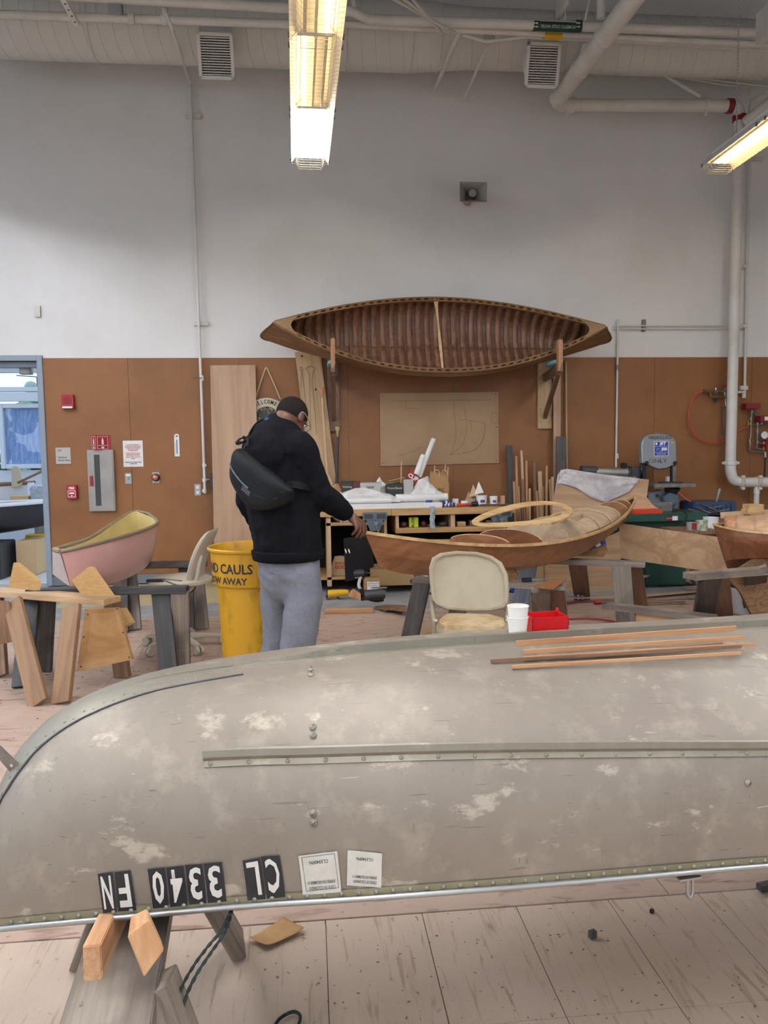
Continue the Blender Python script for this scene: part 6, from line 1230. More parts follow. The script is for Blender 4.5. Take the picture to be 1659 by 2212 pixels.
# ================================================================== WORKBENCH UNDER THE WALL CANOE
YF = 7.92
def xz(px, py, Y=YF): p = at(px, py, Y); return p
ZT = xz(900, 1098).z; ZU = xz(900, 1113).z; BX0, BX1 = xz(575, 1100).x, xz(1114, 1100).x
wb_ = thing('workbench', 'long wooden workbench with open cubbies under the wall canoe', 'workbench', ((BX0+BX1)/2, YF, 0))
xm_ = xz(845, 1100).x
wood('bench_top', 'a67d4b', 'c39b65', 'x', 10, .06)
G().bb((BX0, YF, ZU), (xm_-.001, YW-.16, ZT)).build('worktop', 'bench_top', wb_, bevel=.004); G().bb((xm_+.001, YF, ZU), (BX1, YW-.16, ZT)).build('worktop', 'bench_top', wb_, bevel=.004)
ZS0, ZS1 = xz(900, 1152).z, xz(900, 1141).z
def post(px0, px1, z0, z1, Y0=YF+.03, Y1=None, m_='pine'): a, b = xz(px0, 1100).x, xz(px1, 1100).x; G().bb((a, Y0, z0), (b, Y1 or YW-.2, z1)).build('divider', m_, wb_, bevel=.002)
for p0, p1 in ((830, 836), (855, 862), (975, 984), (1090, 1098)): post(p0, p1, ZS1 if p0 != 830 else .1, ZU)
G().bb((xz(855, 1100).x, YF+.03, ZS0), (BX1-.05, YW-.2, ZS1)).build('shelf', 'bench_top', wb_, bevel=.002)
post(704, 714, .05, ZU); post(600, 606, .05, ZU)
G().bb((xz(704, 1100).x, YF+.03, xz(0, 1153).z+.0), (xz(830, 1100).x, YW-.2, xz(0, 1146).z)).build('shelf', 'bench_top', wb_, bevel=.002)
G().bb((xz(606, 1100).x, YF+.03, .12), (xz(830, 1100).x, YW-.2, .15)).build('shelf', 'bench_top', wb_, bevel=.002)
G().bb((BX0, YW-.2, .05), (BX1-.03, YW-.19, ZU)).build('back_panel', 'dark_void', wb_)  # near-black sheet paints in the shade deep under the bench
G().bb((xz(836, 1100).x, YF+.1, .03), (BX1-.03, YF+.14, .07)).build('toe_rail', 'pine_x', wb_, bevel=.002)
post(1094, 1104, .0, ZS0)
# black door standing open
dd = V((xz(743, 1163, 7.6).x, 7.6, 0)); z0, z1 = xz(745, 1254, 7.6).z, xz(745, 1163, 7.6).z
P = [at(742, 1163, 7.45), at(800, 1155, 7.95), at(805, 1244, 7.95), at(746, 1256, 7.45)]
dr_ = G().loft([P, [p+V((.02, .01, 0)) for p in P]]).build('door', 'black_matte', wb_); lt_ = at(748, 1188, 7.45)
for dx in (-.012, .02): G().tube([lt_+V((dx, -.01, .01)), lt_+V((dx+.005, -.03, 0)), lt_+V((dx+.012, -.03, -.03))], .008, 8).build('latch', 'chrome', dr_, smooth=60)
# vises
def vise(label, px0, px1, py0, py1):
    a, b = xz(px0, py0, YF-.03), xz(px1, py1, YF-.03); e = thing('bench_vise', label, 'vise', (a.x, YF, b.z)); w_ = b.x-a.x; h_ = a.z-b.z
    G().bb((a.x, YF-.06, a.z-h_*.42), (b.x, YF-.02, a.z)).build('front_jaw', 'grey_blue', e, bevel=.004)
    for q0, q1 in ((.06, .42), (.58, .94)): G().bb((a.x+w_*q0, YF-.064, a.z-h_*.34), (a.x+w_*q1, YF-.058, a.z-h_*.08)).build('jaw_recess', 'dark_grey', e)
    G().loft([[V((a.x+w_*q, YF-.055, a.z-h_*z)) for q, z in ((.15, .42), (.85, .42), (.7, 1), (.3, 1))], [V((a.x+w_*q, YF-.015, a.z-h_*z)) for q, z in ((.15, .42), (.85, .42), (.7, 1), (.3, 1))]]).build('body', 'grey_blue', e, bevel=.003)
    c = V((a.x+w_*.5, YF-.05, a.z-h_*.55)); G().cyl(c, c+V((0, -.1, 0)), .022, None, 12).build('screw', 'steel_dull', e); G().tube([c+V((-.02, -.09, .03)), c+V((.05, -.09, -.16))], .009, 8).build('handle', 'steel', e)
vise('blue grey bench vise on the front edge beside the hand', 783, 836, 1107, 1146); vise('blue grey bench vise on the far end of the bench front', 1050, 1105, 1104, 1132)
# things on the shelves
def carton(name, label, cat, x0, y0, x1, y1, Y0, Y1, m_, bev=.003): a, b = at(x0, y0, Y0), at(x1, y1, Y0); return tag(G().bb((a.x, Y0, b.z), (b.x, Y1, a.z)).build(name, m_, bevel=bev), label, cat)
mat('lime', 'c9d629', .5); yb = thing('yellow_carton', 'lime yellow carton standing on the bench shelf', 'carton', at(895, 1141, YF+.1)); a, b = at(884, 1118, YF+.1), at(904, 1141.5, YF+.1)
G().bb((a.x, YF+.1, ZS1+.001), (b.x, YF+.2, a.z)).build('box', 'lime', yb, bevel=.002); text('lettering', 'BLOX', .042, basis((0, 0, 1), (-1, 0, 0), ((a.x+b.x)/2-.01, YF+.0995, (a.z+ZS1)/2)), 'ink', yb, bold=.001)
mat('bag_red', '5a2a2c', .5); mat('bag_clear', '8f8a86', .3, alpha=.7)
for i, (x0, y0, x1, y1, m_, lb2) in enumerate(((864, 1126, 880, 1141, 'bag_red', 'dark red plastic bag on the bench shelf beside the yellow carton'), (908, 1124, 922, 1141, 'bag_red', 'brown jar shape in shadow right of the yellow carton'), (922, 1132, 940, 1141, 'bag_clear', 'clear plastic parts bag on the bench shelf'), (946, 1126, 968, 1141, 'dark_grey', 'dark tool on the bench shelf behind the hanging tape'))):
    a, b = at(x0, y0, YF+.15), at(x1, y1, YF+.15); c = V(((a.x+b.x)/2, YF+.15, ZS1)); tag(G().ball(c+V((0, 0, (a.z-ZS1)*.5)), 1, 12, ((b.x-a.x)/2, .06, (a.z-ZS1)*.5)).build('shelf_bag', m_, smooth=60), lb2, 'bag')
a, b = at(988, 1127, YF+.1), at(1006, 1141, YF+.1); tag(G().bb((a.x, YF+.1, ZS1+.001), (b.x, YF+.2, a.z)).build('wood_offcut_stack', 'pine_x', bevel=.002), 'small stack of pale offcuts at the end of the bench shelf', 'offcut')
for k in range(3):
    a = at(1015+18*k, 1124, YF+.12); tag(G().bb((a.x, YF+.12, ZS1+.001), (a.x+.06, YF+.2, a.z)).build('small_box', ['brown_wood', 'dark_grey', 'kraft'][k], bevel=.002), ['small brown box', 'small dark box', 'small kraft box'][k]+' deep on the bench shelf beside the far vise', 'box')
ZL = xz(0, 1146).z
mat('clear_bag', 'c9ced0', .2, c2='9ea6aa', nscale=25, alpha=.75)
c = at(740, 1135, YF+.12); tag(G().ball(V((c.x, YF+.12, ZL+.055)), 1, 16, (.11, .07, .055)).build('plastic_bag', 'clear_bag', smooth=60), 'crumpled clear plastic bag on the left bench shelf', 'bag')
for k in range(4): c = at(738+7.5*k, 1143, YF+.04); e = thing('glue_tube', ['first', 'second', 'third', 'fourth'][k]+' white tube with a red nozzle lying on the left bench shelf', 'tube', c, 0, 'tubes on the bench shelf'); G().cyl((c.x, YF+.05, ZL+.016), (c.x, YF+.25, ZL+.016), .0155, None, 12).build('tube_body', 'white', e, smooth=40); G().cyl((c.x, YF+.05, ZL+.016), (c.x, YF+.03, ZL+.016), .007, .005, 8).build('nozzle', 'orange_red', e)
tb = thing('paper_tote', 'kraft paper tag bag printed with red letters inside the bench', 'paper bag', (at(735, 1240, YF+.1).x, YF+.1, .15)); P = [at(px, py, YF+.1) for px, py in ((716, 1241), (716, 1222), (723, 1203), (735, 1201), (750, 1203), (758, 1222), (758, 1241))]
for p in (P[0], P[-1]): p.z = .152
G().loft([P, [p+V((0, .05, 0)) for p in P]]).build('bag_body', 'kraft_pale', tb); mat('print_red', 'c2362c', .7); c = at(735, 1221, YF+.099); text('lettering', 'SPRING', .034, wallM(c+V((0, 0, .02))), 'print_red', tb, bold=.001); text('lettering', 'GOD', .05, wallM(c+V((0, 0, -.022))), 'print_red', tb, bold=.002)
# cardboard boxes and tools under the bench
bx_ = thing('cardboard_box', 'large cardboard box upside down under the bench with printed letters', 'cardboard box', (at(895, 1281, 7.75).x, 7.75, .0)); a, b = at(800, 1241, 7.78), at(915, 1281, 7.78); mat('cardboard', 'a2855a', .85)
G().bb((a.x, 7.78, .07), (b.x, 8.2, a.z+.05)).build('carton', 'cardboard', bx_, bevel=.003); c = at(899, 1257, 7.779); text('lettering', 'sites', .075, basis((-1, 0, 0), (0, 0, -1), (c.x, 7.777, c.z)), 'ink', bx_, bold=.002)
a_ = at(895, 1241, 7.779); G().box((a_.x+.06, 7.775, a_.z), (.16, .006, .06)).build('shipping_tape', 'paper', bx_); G().box((a_.x, 7.772, a_.z), (.03, .006, .05)).build('red_mark', 'red', bx_)
cb2 = thing('cardboard_box', 'cardboard box with a white note under the kayak beside the chair', 'cardboard box', (at(1110, 1270, 7.6).x, 7.6, 0)); a, b = at(1060, 1195, 7.6), at(1175, 1285, 7.6); G().bb((a.x, 7.6, .012), (b.x, 7.85, a.z)).build('carton', 'cardboard', cb2, bevel=.003); c = at(1114, 1219, 7.6); G().box((c.x, 7.597, c.z), (.09, .003, .09)).build('note', 'white', cb2); text('lettering', 'YM', .04, wallM((c.x, 7.594, c.z)), 'ink', cb2); G().box((at(1108, 1262, 7.6).x, 7.59, .1), (.05, .012, .2)).build('blue_strap', 'blue', cb2)
sb = thing('labelled_sack', 'small brown paper parcel with a white label on the floor under the bench', 'parcel', at(805, 1282, 7.5)); a, b = at(786, 1250, 7.55), at(822, 1280, 7.55); G().bb((a.x, 7.55, .012), (b.x, 7.68, a.z)).build('parcel_body', 'kraft', sb, bevel=.01); G().bb((at(793, 1256, 7.55).x, 7.546, .05), (at(819, 1278, 7.55).x, 7.55, at(793, 1256, 7.55).z)).build('paper_label', 'paper', sb)
for k in range(5): text('printed_line', ['To: Boat Shop', 'Handle with care', 'Bronze screws', 'No. 8 x 1', 'Qty 100'][k], .016, wallM(((a.x+b.x)/2+.01, 7.545, .16-.021*k)), 'ink', sb)
# drill standing on its battery
c = at(797, 1283, 7.25); dl = thing('cordless_drill', 'black and white cordless drill standing on the floor under the bench', 'drill', (c.x, 7.25, .012)); q = lambda px, py: at(px, py, 7.6)
G().tube([q(760, 1240), q(775, 1238), q(786, 1237)], [.034, .042, .036], 14).build('motor_housing', 'dark_grey', dl, smooth=40); G().tube([q(786, 1237), q(795, 1238)], [.026, .014], 12).build('chuck', 'black', dl, smooth=40); G().tube([q(795, 1238), q(813, 1233)], .004, 8).build('bit', 'brass', dl)
G().tube(smoothpath([q(780, 1242), q(777, 1252), q(775, 1264), q(778, 1272)], 5), .017, 10).build('handle', 'white', dl, smooth=50); G().box(q(781, 1275), (.12, .08, .04)).build('battery', 'dark_grey', dl, bevel=.006); G().tube([q(763, 1246), q(768, 1248), q(775, 1246)], .008, 8).build('trigger_guard', 'white', dl)
c = at(790, 1285, 7.0); sd_ = thing('belt_sander', 'black hand power tool lying on the floor in front of the parcel', 'power tool', az(810, 1296, .012)); q = lambda px, py: at(px, py, 6.95)
G().tube([q(787, 1286), q(805, 1284), q(822, 1283), q(832, 1284)], [.05, .045, .05, .04], 14).build('body', 'dark_grey', sd_, smooth=40); G().tube(smoothpath([q(795, 1290), q(812, 1294), q(828, 1292)], 5), .03, 10).build('grip', 'black', sd_, smooth=50); G().bb(q(777, 1276), q(790, 1298)+V((0, .08, 0))).build('front_plate', 'black', sd_, bevel=.01); G().beam(q(803, 1270), q(836, 1269), .02, .012).build('top_bar', 'steel', sd_)
c = at(728, 1276, 7.3); ys = thing('yellow_sander', 'yellow corded power tool lying under the bench beside the person', 'power tool', az(730, 1284, .012)); q = lambda px, py: at(px, py+6, 7.55)
G().tube([q(706, 1277), q(722, 1276), q(738, 1274), q(752, 1274)], [.04, .04, .035, .03], 14).build('body', 'yellow', ys, smooth=40); G().tube([q(704, 1277), q(708, 1277)], .042, 12).build('end_cap', 'dark_grey', ys); G().tube(smoothpath([q(752, 1276), q(742, 1268), q(730, 1268), q(724, 1278), q(735, 1288), q(752, 1290), q(730, 1292), q(706, 1289)], 6), .006, 6).build('cable', 'black', ys, smooth=60)
P = [at(px, py, 6.95) for px, py in ((758, 1277), (764, 1272), (784, 1286), (778, 1297), (752, 1287))]; tag(G().loft([P, [p+V((0, .02, 0)) for p in P]]).build('shim_wedge', 'pine_orange'), 'orange wood wedge beside the black power tool', 'wedge')
# ------------------------------------------------------------------ on the bench top
z = ZT
lg = G().bb((xz(700, 1100).x, YF+.02, z), (xz(956, 1100).x, YF+.45, z+.055)); tag(lg.build('long_white_box', 'paper', bevel=.002), 'long flat white box along the front of the bench top', 'box')
def heap(name, label, px, Y, sx, sy, sz, seed, z0, m_='paper', cat='paper', n=9, fold=8.):
    c = V((at(px, 1080, Y).x, Y, z0))
    def f_(u, v):
        x, y = 2*u-1, 2*v-1; r_ = max(abs(x), abs(y)); h_ = max(0, 1-max(abs(x+.25*y), abs(y-.2*x)))**.85
        n_ = abs(noise.noise(V((x*fold*.33+seed, y*fold*.33, seed*1.7))))
        return c+V((x*sx+.02*n_, y*sy, .004+sz*(h_*.75+.55*n_*(1-r_*.6))))
    return tag(G().grid(f_, n, n).build(name, m_, solid=.0012), label, cat)
heap('paper_sheet', 'large creased sheet of white paper on the bench beside the person', 775, YF+.40, .42, .33, .19, 3.1, z+.056)
heap('paper_sheet', 'folded white paper peak on the bench in front of the books', 822, YF+.62, .17, .15, .27, 7.7, z+.06, fold=9)
heap('paper_cone', 'tall draped white paper heap in the middle of the bench', 912, YF+.5, .24, .22, .29, 1.3, z+.058, n=8, fold=6)
def roll(name, label, p0, p1, r_, m_='paper', hollow=True, cat='paper roll'):
    e = thing(name, label, cat, (p0+p1)/2); G().tube([p0, p1], r_, 20, False).build('outer_wrap', m_, e, smooth=60)
    d = (p1-p0).normalized(); x, y, zz = frame(d); ph = [V(p1)+d*.0+x*(r_*(1-k/60)*math.cos(k*.5))+y*(r_*(1-k/60)*math.sin(k*.5)) for k in range(40)]
    G().cyl(p0+d*.004, p1-d*.004, r_*.82, None, 16).build('inner_turns', m_, e); return e
a, b = xz(700, 1086, YF+.05), xz(845, 1088, YF+.05); a.z = b.z = z+.085; roll('paper_roll', 'long white paper roll along the bench edge beside the hand', a, b, .028)
a, b = xz(855, 1080, YF+.18), xz(966, 1077, YF+.2); a.z = b.z = z+.10; roll('paper_roll', 'thick white paper roll lying in the middle of the bench', a, b, .042)
roll('plan_roll', 'white rolled plan leaning upright out of the bench clutter', at(905, 1030, 8.45), at(937, 948, 8.5), .028)
roll('plan_roll', 'crinkled grey rolled plan beside the tall white plan roll', at(899, 1026, 8.42), at(915, 984, 8.48), .034)
rp_ = thing('red_sack', 'red paper sack printed CLIPPER standing behind the paper heap', 'sack', V((at(888, 1045, 8.4).x, 8.4, z))); P = [at(px, py, 8.4) for px, py in ((878, 1048), (886, 1012), (893, 1022), (906, 1034), (906, 1050))]
for p in (P[0], P[-1]): p.z = z+.002
G().loft([P, [p+V((0, .06, 0)) for p in P]]).build('sack_body', 'red', rp_); text('lettering', 'CLIP', .062, basis((.85, 0, -.5), (.5, 0, .85), at(892, 1031, 8.399)), 'white', rp_, bold=.002)
kb = thing('kraft_bag', 'brown kraft carrier bag standing open on the bench', 'paper bag', V((at(948, 1060, 8.45).x, 8.45, z))); P = [at(px, py, 8.42) for px, py in ((926, 1064), (930, 1018), (945, 1021), (962, 1019), (970, 1045), (970, 1064))]
for p in (P[0], P[-1]): p.z = z+.002
G().loft([P, [p+V((0, .12, 0)) for p in P]]).build('bag_body', 'kraft', kb); text('lettering', 'RC', .05, wallM(at(953, 1058, 8.418)), 'ink', kb)
for px in (944, 960): G().tube(smoothpath([at(px-5, 1022, 8.41), at(px-3, 1016, 8.405), at(px+4, 1017, 8.405), at(px+6, 1028, 8.41)], 5), .005, 6).build('bag_handle', 'kraft_pale', kb)
for px, t_, nm in ((867, 996, 'pale stick standing on the bench beside the red sack'), (939, 1005, 'brown brush handle standing in the kraft bag'), (960, 1003, 'white stirring stick standing in the kraft bag'), (966, 1009, 'thin white strip leaning out of the kraft bag')):
    tag(board('stir_stick', V((at(px-2, 1050, 8.5).x, 8.5, z+.002)), at(px+ (2 if px > 950 else 0), t_, 8.52), .014, .006, 'pine' if px < 950 else 'ply_pale', up=(0, 1, 0)), nm, 'stick')
mat('book_dark', '1f2b28', .5); mat('book_maroon', '5b2226', .5)
def book(label, x0, y0, x1, y1, m_, s, sz, tm='kraft_pale'):
    a, b = at(x0, y0, 8.3), at(x1, y1, 8.3); e = thing('book', label, 'book', ((a.x+b.x)/2, 8.3, z)); G().bb((a.x, 8.3, z+.002), (b.x, 8.48, a.z)).build('cover', m_, e, bevel=.003)
    G().bb((a.x+.004, 8.303, a.z-.004), (b.x-.004, 8.476, a.z-.002)).build('pages', 'paper', e)
    if s: text('spine_title', s, sz, wallM(((a.x+b.x)/2, 8.299, (a.z*.8+.2*z))), tm, e, bold=.0008)
book('dark book lettered Finishing lying behind the wrapped paddle', 738, 1041, 762, 1054, 'book_dark', 'Finishing', .03); book('maroon book standing beside the dark book on the bench', 762, 1040, 778, 1056, 'book_maroon', '', .02)
book('white and black catalogue lying behind the paper peak', 778, 1043, 822, 1060, 'grey_plate', 'SAW', .04, 'ink'); book('dark green book lettered The BoatBooks on the bench', 836, 1045, 870, 1063, 'book_dark', 'PowerBoats', .034)
a, b = at(872, 1036, 8.28), at(893, 1060, 8.28); tag(G().bb((a.x, 8.28, z+.002), (b.x, 8.36, a.z)).build('small_grey_carton', 'grey_plate', bevel=.003), 'small grey carton standing beside the red sack', 'carton')
for k, (px, py) in enumerate(((850, 1040), (858, 1033))): tag(board('veneer_scrap', at(px-18, py+6, 8.35), at(px+16, py-2, 8.4), .06, .003, 'kraft_pale'), ['flat veneer scrap resting on the books', 'upper veneer scrap poking up behind the books'][k], 'offcut')
# tape rolls, spools, pots, flashlight
for k, (px, py, ax) in enumerate(((955, 1091, (1, .3, 0)), (963, 1086, (1, .2, 0)), (970, 1096, (1, -.5, 0)), (976, 1099, (1, -.5, 0)), (950, 1097, (1, .4, 0)), (961, 1097, (1, .2, 0)))):
    c = at(px, py, YF+.12); ax = V(ax).normalized(); c.z = max(c.z, z+.024); e = thing('striped_spool', 'small blue and white spool on the bench, '+['nearest the box', 'topmost', 'right pair', 'furthest right', 'lowest left', 'lowest middle'][k]+' of the heap', 'spool', c, 0, 'blue and white spools')
    for q in range(3): G().cyl(c+ax*(.022*(q-1.5)), c+ax*(.022*(q-.5)), .022, None, 14).build('band', 'blue_tape' if q != 1 else 'white', e)
    G().cyl(c+ax*.033, c+ax*.034, .012, None, 10).build('core_hole', 'ink', e)
for k, (px, r_, h_) in enumerate(((984, .034, .075), (1003, .04, .05))):
    c = at(px, 1086, YF+.3); c.z = z; e = thing('thread_cone', ['upright white spool of cord behind the striped spools', 'squat white spool of cord beside the flashlight'][k], 'spool', c); G().lathe([(0, 0), (r_*.9, 0), (r_, h_*.1), (r_, h_*.9), (r_*.9, h_), (r_*.35, h_), (r_*.3, h_*.6)], c, 20).build('winding', 'white', e, smooth=40); G().lathe([(r_*.32, h_*.5), (r_*.32, h_+.002), (r_*.2, h_+.002)], c, 14).build('core', 'kraft', e)
a, b = at(988, 1097, YF+.06), at(1031, 1087, YF+.12); a.z = z+.018; b.z = z+.026; e = thing('flashlight', 'red flashlight with a black head lying on the bench', 'flashlight', (a+b)/2); G().tube([a, a.lerp(b, .12), a.lerp(b, .7)], [.02, .014, .015], 12).build('barrel', 'orange_red', e, smooth=40); G().tube([a.lerp(b, .68), a.lerp(b, .8), b], [.018, .026, .028], 14).build('head', 'black', e, smooth=40)
def pot(label, px, r_, h_, Y, m_='white', logo=True):
    c = at(px, 1080, Y); c.z = z; e = thing('yogurt_pot', label, 'pot', c); G().lathe([(0, .002), (r_*.85, 0), (r_, h_), (r_*1.05, h_), (r_*1.05, h_+.006), (r_*.93, h_), (r_*.8, .01)], c, 24).build('pot_wall', m_, e, smooth=40)
    if logo:
        G().box(c+V((0, -r_*.95, h_*.45)), (r_*.8, .004, h_*.3)).build('blue_logo', 'blue', e, bevel=.001); G().box(c+V((.0, -r_*.95-.003, h_*.42)), (r_*.4, .004, h_*.12)).build('red_logo', 'orange_red', e)
pot('white pot with a round blue logo full of paper scraps', 1040, .06, .095, YF+.33); pot('second white pot with a blue logo right of the first', 1066, .045, .085, YF+.33); pot('clear tub beside the white pots on the bench', 1016, .055, .06, YF+.32, 'clear_tub', False)
for k, (px, py, w_) in enumerate(((1022, 1046, .06), (1034, 1040, .05), (1012, 1060, .05))):
    P = [at(px-9, py+28, YF+.36), at(px+11, py+24, YF+.36), at(px, py, YF+.42)]; tag(G().loft([P, [p+V((0, .003, 0)) for p in P]]).build('paper_scrap', ['kraft_pale', 'paper', 'kraft'][k]), ['pointed tan paper scrap in the clear tub', 'pointed white paper scrap in the first pot', 'brown paper scrap leaning on the clear tub'][k], 'paper')
c = at(1087, 1080, YF+.25); c.z = z; tag(G().bb(c+V((-.02, 0, 0)), c+V((.02, .04, .1))).build('white_post_block', 'ply_pale', bevel=.003), 'small upright pale block at the end of the bench', 'wood block')
for k, (x0, y0, x1, y1, m_, nm) in enumerate(((1030, 1092, 1080, 1084, 'kraft_pale', 'flat kraft board lying in front of the pots'), (1010, 1098, 1110, 1096, 'dark_grey', 'dark sandpaper sheet at the far end of the bench'), (1040, 1097, 1100, 1090, 'grey_wood', 'grey veneer sheet at the far end of the bench'), (860, 1092, 900, 1090, 'pine', 'pale lath lying in front of the thick paper roll'))):
    a, b = at(x0, y0, YF+.12), at(x1, y1, YF+.12); a.z = b.z = z+.004+.006*k; tag(board('flat_scrap', a, b, .12 if k != 3 else .02, .004, m_), nm, 'offcut')
c = at(928, 1092, YF+.05); tag(G().lathe([(.03, 0), (.036, 0), (.036, .02), (.03, .02)], V((c.x, YF+.08, z+.056)), 20).build('masking_tape', 'blue_tape', smooth=40), 'blue masking tape ring on the long white box', 'tape roll')
pts = [(933, 1094), (935, 1110), (933, 1125), (936, 1143)]
def tapef(u, v): i = min(int(v*3), 2); t = v*3-i; px, py = [pts[i][k]*(1-t)+pts[i+1][k]*t for k in (0, 1)]; return at(px+(u-.5)*11+2*noise.noise(V((v*5, u, 0))), py, YF-.012+.01*noise.noise(V((u*3, v*9, 2))))
tag(G().grid(tapef, 3, 14).build('hanging_tape', 'clear_bag', solid=.001, smooth=60), 'crumpled strip of clear tape hanging over the bench edge', 'tape')
# ================================================================== BOATS IN THE YARD BEHIND THE DOORWAY
def yard_hull(name, label, x0, x1, Y, hw, z0, z1, m_, mr):
    e = thing(name, label, 'boat', ((x0+x1)/2, Y, 0)); n = 20
    def f_(u, v):
        s = u; hb = hw*math.sin(PI*min(.5, (1-s)*1.1+.06))**.7; a = PI*v; ca = math.cos(a); return V((x0+(x1-x0)*s, Y+hb*math.copysign(abs(ca)**.6, ca)*-1, z1+.06*s*s-(z1-z0)*max(math.sin(a), 0)**.55*(1-.25*s**4)))
    g = G().grid(f_, n, 14); g.f.append(tuple(range(15))); g.f.append(tuple(n*15+j for j in range(15))); g.build('hull', m_, e, smooth=50)
    for v in (0, 1): G().tube([f_(i/n, v) for i in range(n+1)], .025, 6).build('gunwale', mr, e, smooth=60)
    return e, f_
mat('hull_black', '25252a', .4); mat('hull_white', 'd9dde4', .4)
x1 = at(103, 1100, 10.0).x; e, f_ = yard_hull('black_boat', 'dark hulled boat standing in the yard behind the doorway', x1-2.6, x1, 10.0, .5, at(40, 1170, 9.6).z, at(60, 1098, 9.6).z, 'hull_black', 'hull_white')
G().tube([f_(i/10, .22)+V((0, -.01, 0)) for i in range(3, 9)], .02, 6).build('wooden_rub_strip', 'brown_wood', e)
x1 = at(112, 1050, 11.3).x; e, f_ = yard_hull('white_boat', 'pale boat with a brown rail further back in the yard', x1-3.2, x1-.25, 11.2, .45, .45, at(40, 1052, 11.2).z, 'hull_white', 'brown_wood')
P = [at(px, py, 10.9) for px, py in ((24, 1052), (24, 1012), (30, 1006), (38, 1008), (44, 1025), (46, 1045), (40, 1054))]; tag(G().loft([P, [p+V((.0, .06, 0)) for p in P]]).build('boat_rudder', 'chair_cream', bevel=.01), 'cream rudder board standing on the pale yard boat', 'rudder')
tag(board('yard_pole', at(38, 1043, 10.7), at(104, 1012, 10.7), .03, .03, 'brown_wood'), 'slanting wooden pole on the pale yard boat', 'pole')
P = [at(px, py, 10.6) for px, py in ((62, 1050), (100, 1052), (104, 1082), (76, 1084))]; P[2].z = P[3].z = .0; tag(G().loft([P, [p+V((0, .4, .02)) for p in P]]).build('yard_tub', mat('tub_grey', 'a9b2bf', .5, c2='8e97a4', nscale=20), bevel=.02), 'grey speckled tub standing behind the dark yard boat', 'tub')
carton('yard_crate', 'pale wooden crate under the pale yard boat', 'crate', 22, 1072, 62, 1085, 10.7, 10.9, 'pine_x'); 
c = at(54, 1195, 9.7); tag(G().bb((at(34, 1168, 9.7).x, 9.7, .0), (at(76, 1168, 9.7).x, 10.2, at(34, 1169, 9.7).z)).build('keel_block', 'kraft_pale', bevel=.004), 'pale block under the keel of the dark yard boat', 'wood block')
c = at(95, 1180, 10.4); tag(G().lathe([(0, 0), (.2, 0), (.23, .3), (.2, .42), (0, .42)], (at(92, 1180, 10.6).x, 10.6, 0), 20).build('yard_bucket', 'yellow', smooth=40), 'dull yellow bucket behind the dark yard boat', 'bucket')
G().bb((at(-40, 1180, 9.6).x, 9.4, 0), (at(14, 1180, 9.6).x, 9.9, at(10, 1172, 9.5).z)).build('dark_crate', 'dark_grey', bevel=.01); tag(bpy.data.objects['dark_crate'], 'dark crate beside the block under the yard boat', 'crate')
dcz = thing('door_closer', 'grey door closer arm at the top of the doorway', 'door closer', at(70, 810, YW+.3)); _a, _b = at(48, 799, YW+.22), at(66, 808, YW+.12); G().bb((_a.x, YW+.12, _b.z), (_b.x, YW+.21, ZD-.06)).build('closer_body', 'steel_dull', dcz, bevel=.004); G().beam(at(36, 811, YW+.3), at(89, 815, YW+.3), .02, .008).build('closer_arm', 'dark_grey', dcz); G().bb(at(83, 815, YW+.35), at(89, 833, YW+.28)).build('stop', 'dark_grey', dcz)
# ================================================================== THE PERSON AT THE KAYAK
YP = 4.35
def pp(px, py, dy=0.): return at(px, py, YP+dy)
PHI = R(40); PF = V((math.cos(PHI), math.sin(PHI), 0)); PR = V((math.sin(PHI), -math.cos(PHI), 0)); UPZ = V((0, 0, 1))
def eball(g, c, rx, ry, rz, X, Y, Z, n=14):
    rings = []
    for i in range(n//2+1):
        a = -PI/2+PI*i/(n//2); rr = max(math.cos(a), .002)
        rings.append([c+X*(rx*rr*math.cos(2*PI*k/n))+Y*(ry*rr*math.sin(2*PI*k/n))+Z*(rz*math.sin(a)) for k in range(n)])
    return g.loft(rings, True)
def chainb(g, keys, X=PR, Y=PF, Z=UPZ, step=.03, rz=None):
    for (p0, a0, b0), (p1, a1, b1) in zip(keys[:-1], keys[1:]):
        n = max(2, int((p1-p0).length/step))
        for k in range(n+1):
            t = k/n; a, b = a0+(a1-a0)*t, b0+(b1-b0)*t; eball(g, p0.lerp(p1, t), a, b, rz or min(a, b), X, Y, Z)
    return g
def fuse(name, g, m, parent, voxel=.011, smooth=8, wrinkle=None):
    me = bpy.data.meshes.new(name); me.from_pydata([tuple(p) for p in g.v], [], g.f); me.validate()
    bm = bmesh.new(); bm.from_mesh(me); bmesh.ops.recalc_face_normals(bm, faces=bm.faces); bm.to_mesh(me); bm.free()
    o = bpy.data.objects.new(name, me); COL.objects.link(o)
    r_ = o.modifiers.new('r', 'REMESH'); r_.mode = 'VOXEL'; r_.voxel_size = voxel
    s_ = o.modifiers.new('s', 'SMOOTH'); s_.factor = .5; s_.iterations = smooth
    dg_ = bpy.context.evaluated_depsgraph_get(); dg_.update(); m2 = bpy.data.meshes.new_from_object(o.evaluated_get(dg_)); o.modifiers.clear(); o.data = m2; m2.name = name
    if wrinkle:
        nm = [v.normal.copy() for v in m2.vertices]
        for v, n_ in zip(m2.vertices, nm): v.co += n_*wrinkle(v.co)
        m2.update()
    m2.polygons.foreach_set('use_smooth', [True]*len(m2.polygons)); m2.materials.clear(); m2.materials.append(MATS[m])
    return put(o, parent)
mat('skin_dark', '5b3a28', .5, c2='6d4732', nscale=14); mat('hair_black', '1c1614', .9, spec=.12); mat('jacket_black', '0b0b0f', .9, c2='101014', nscale=30, bump=.1, spec=.12); mat('trouser_grey', '70727a', .75, c2='666870', nscale=40, bump=.08)
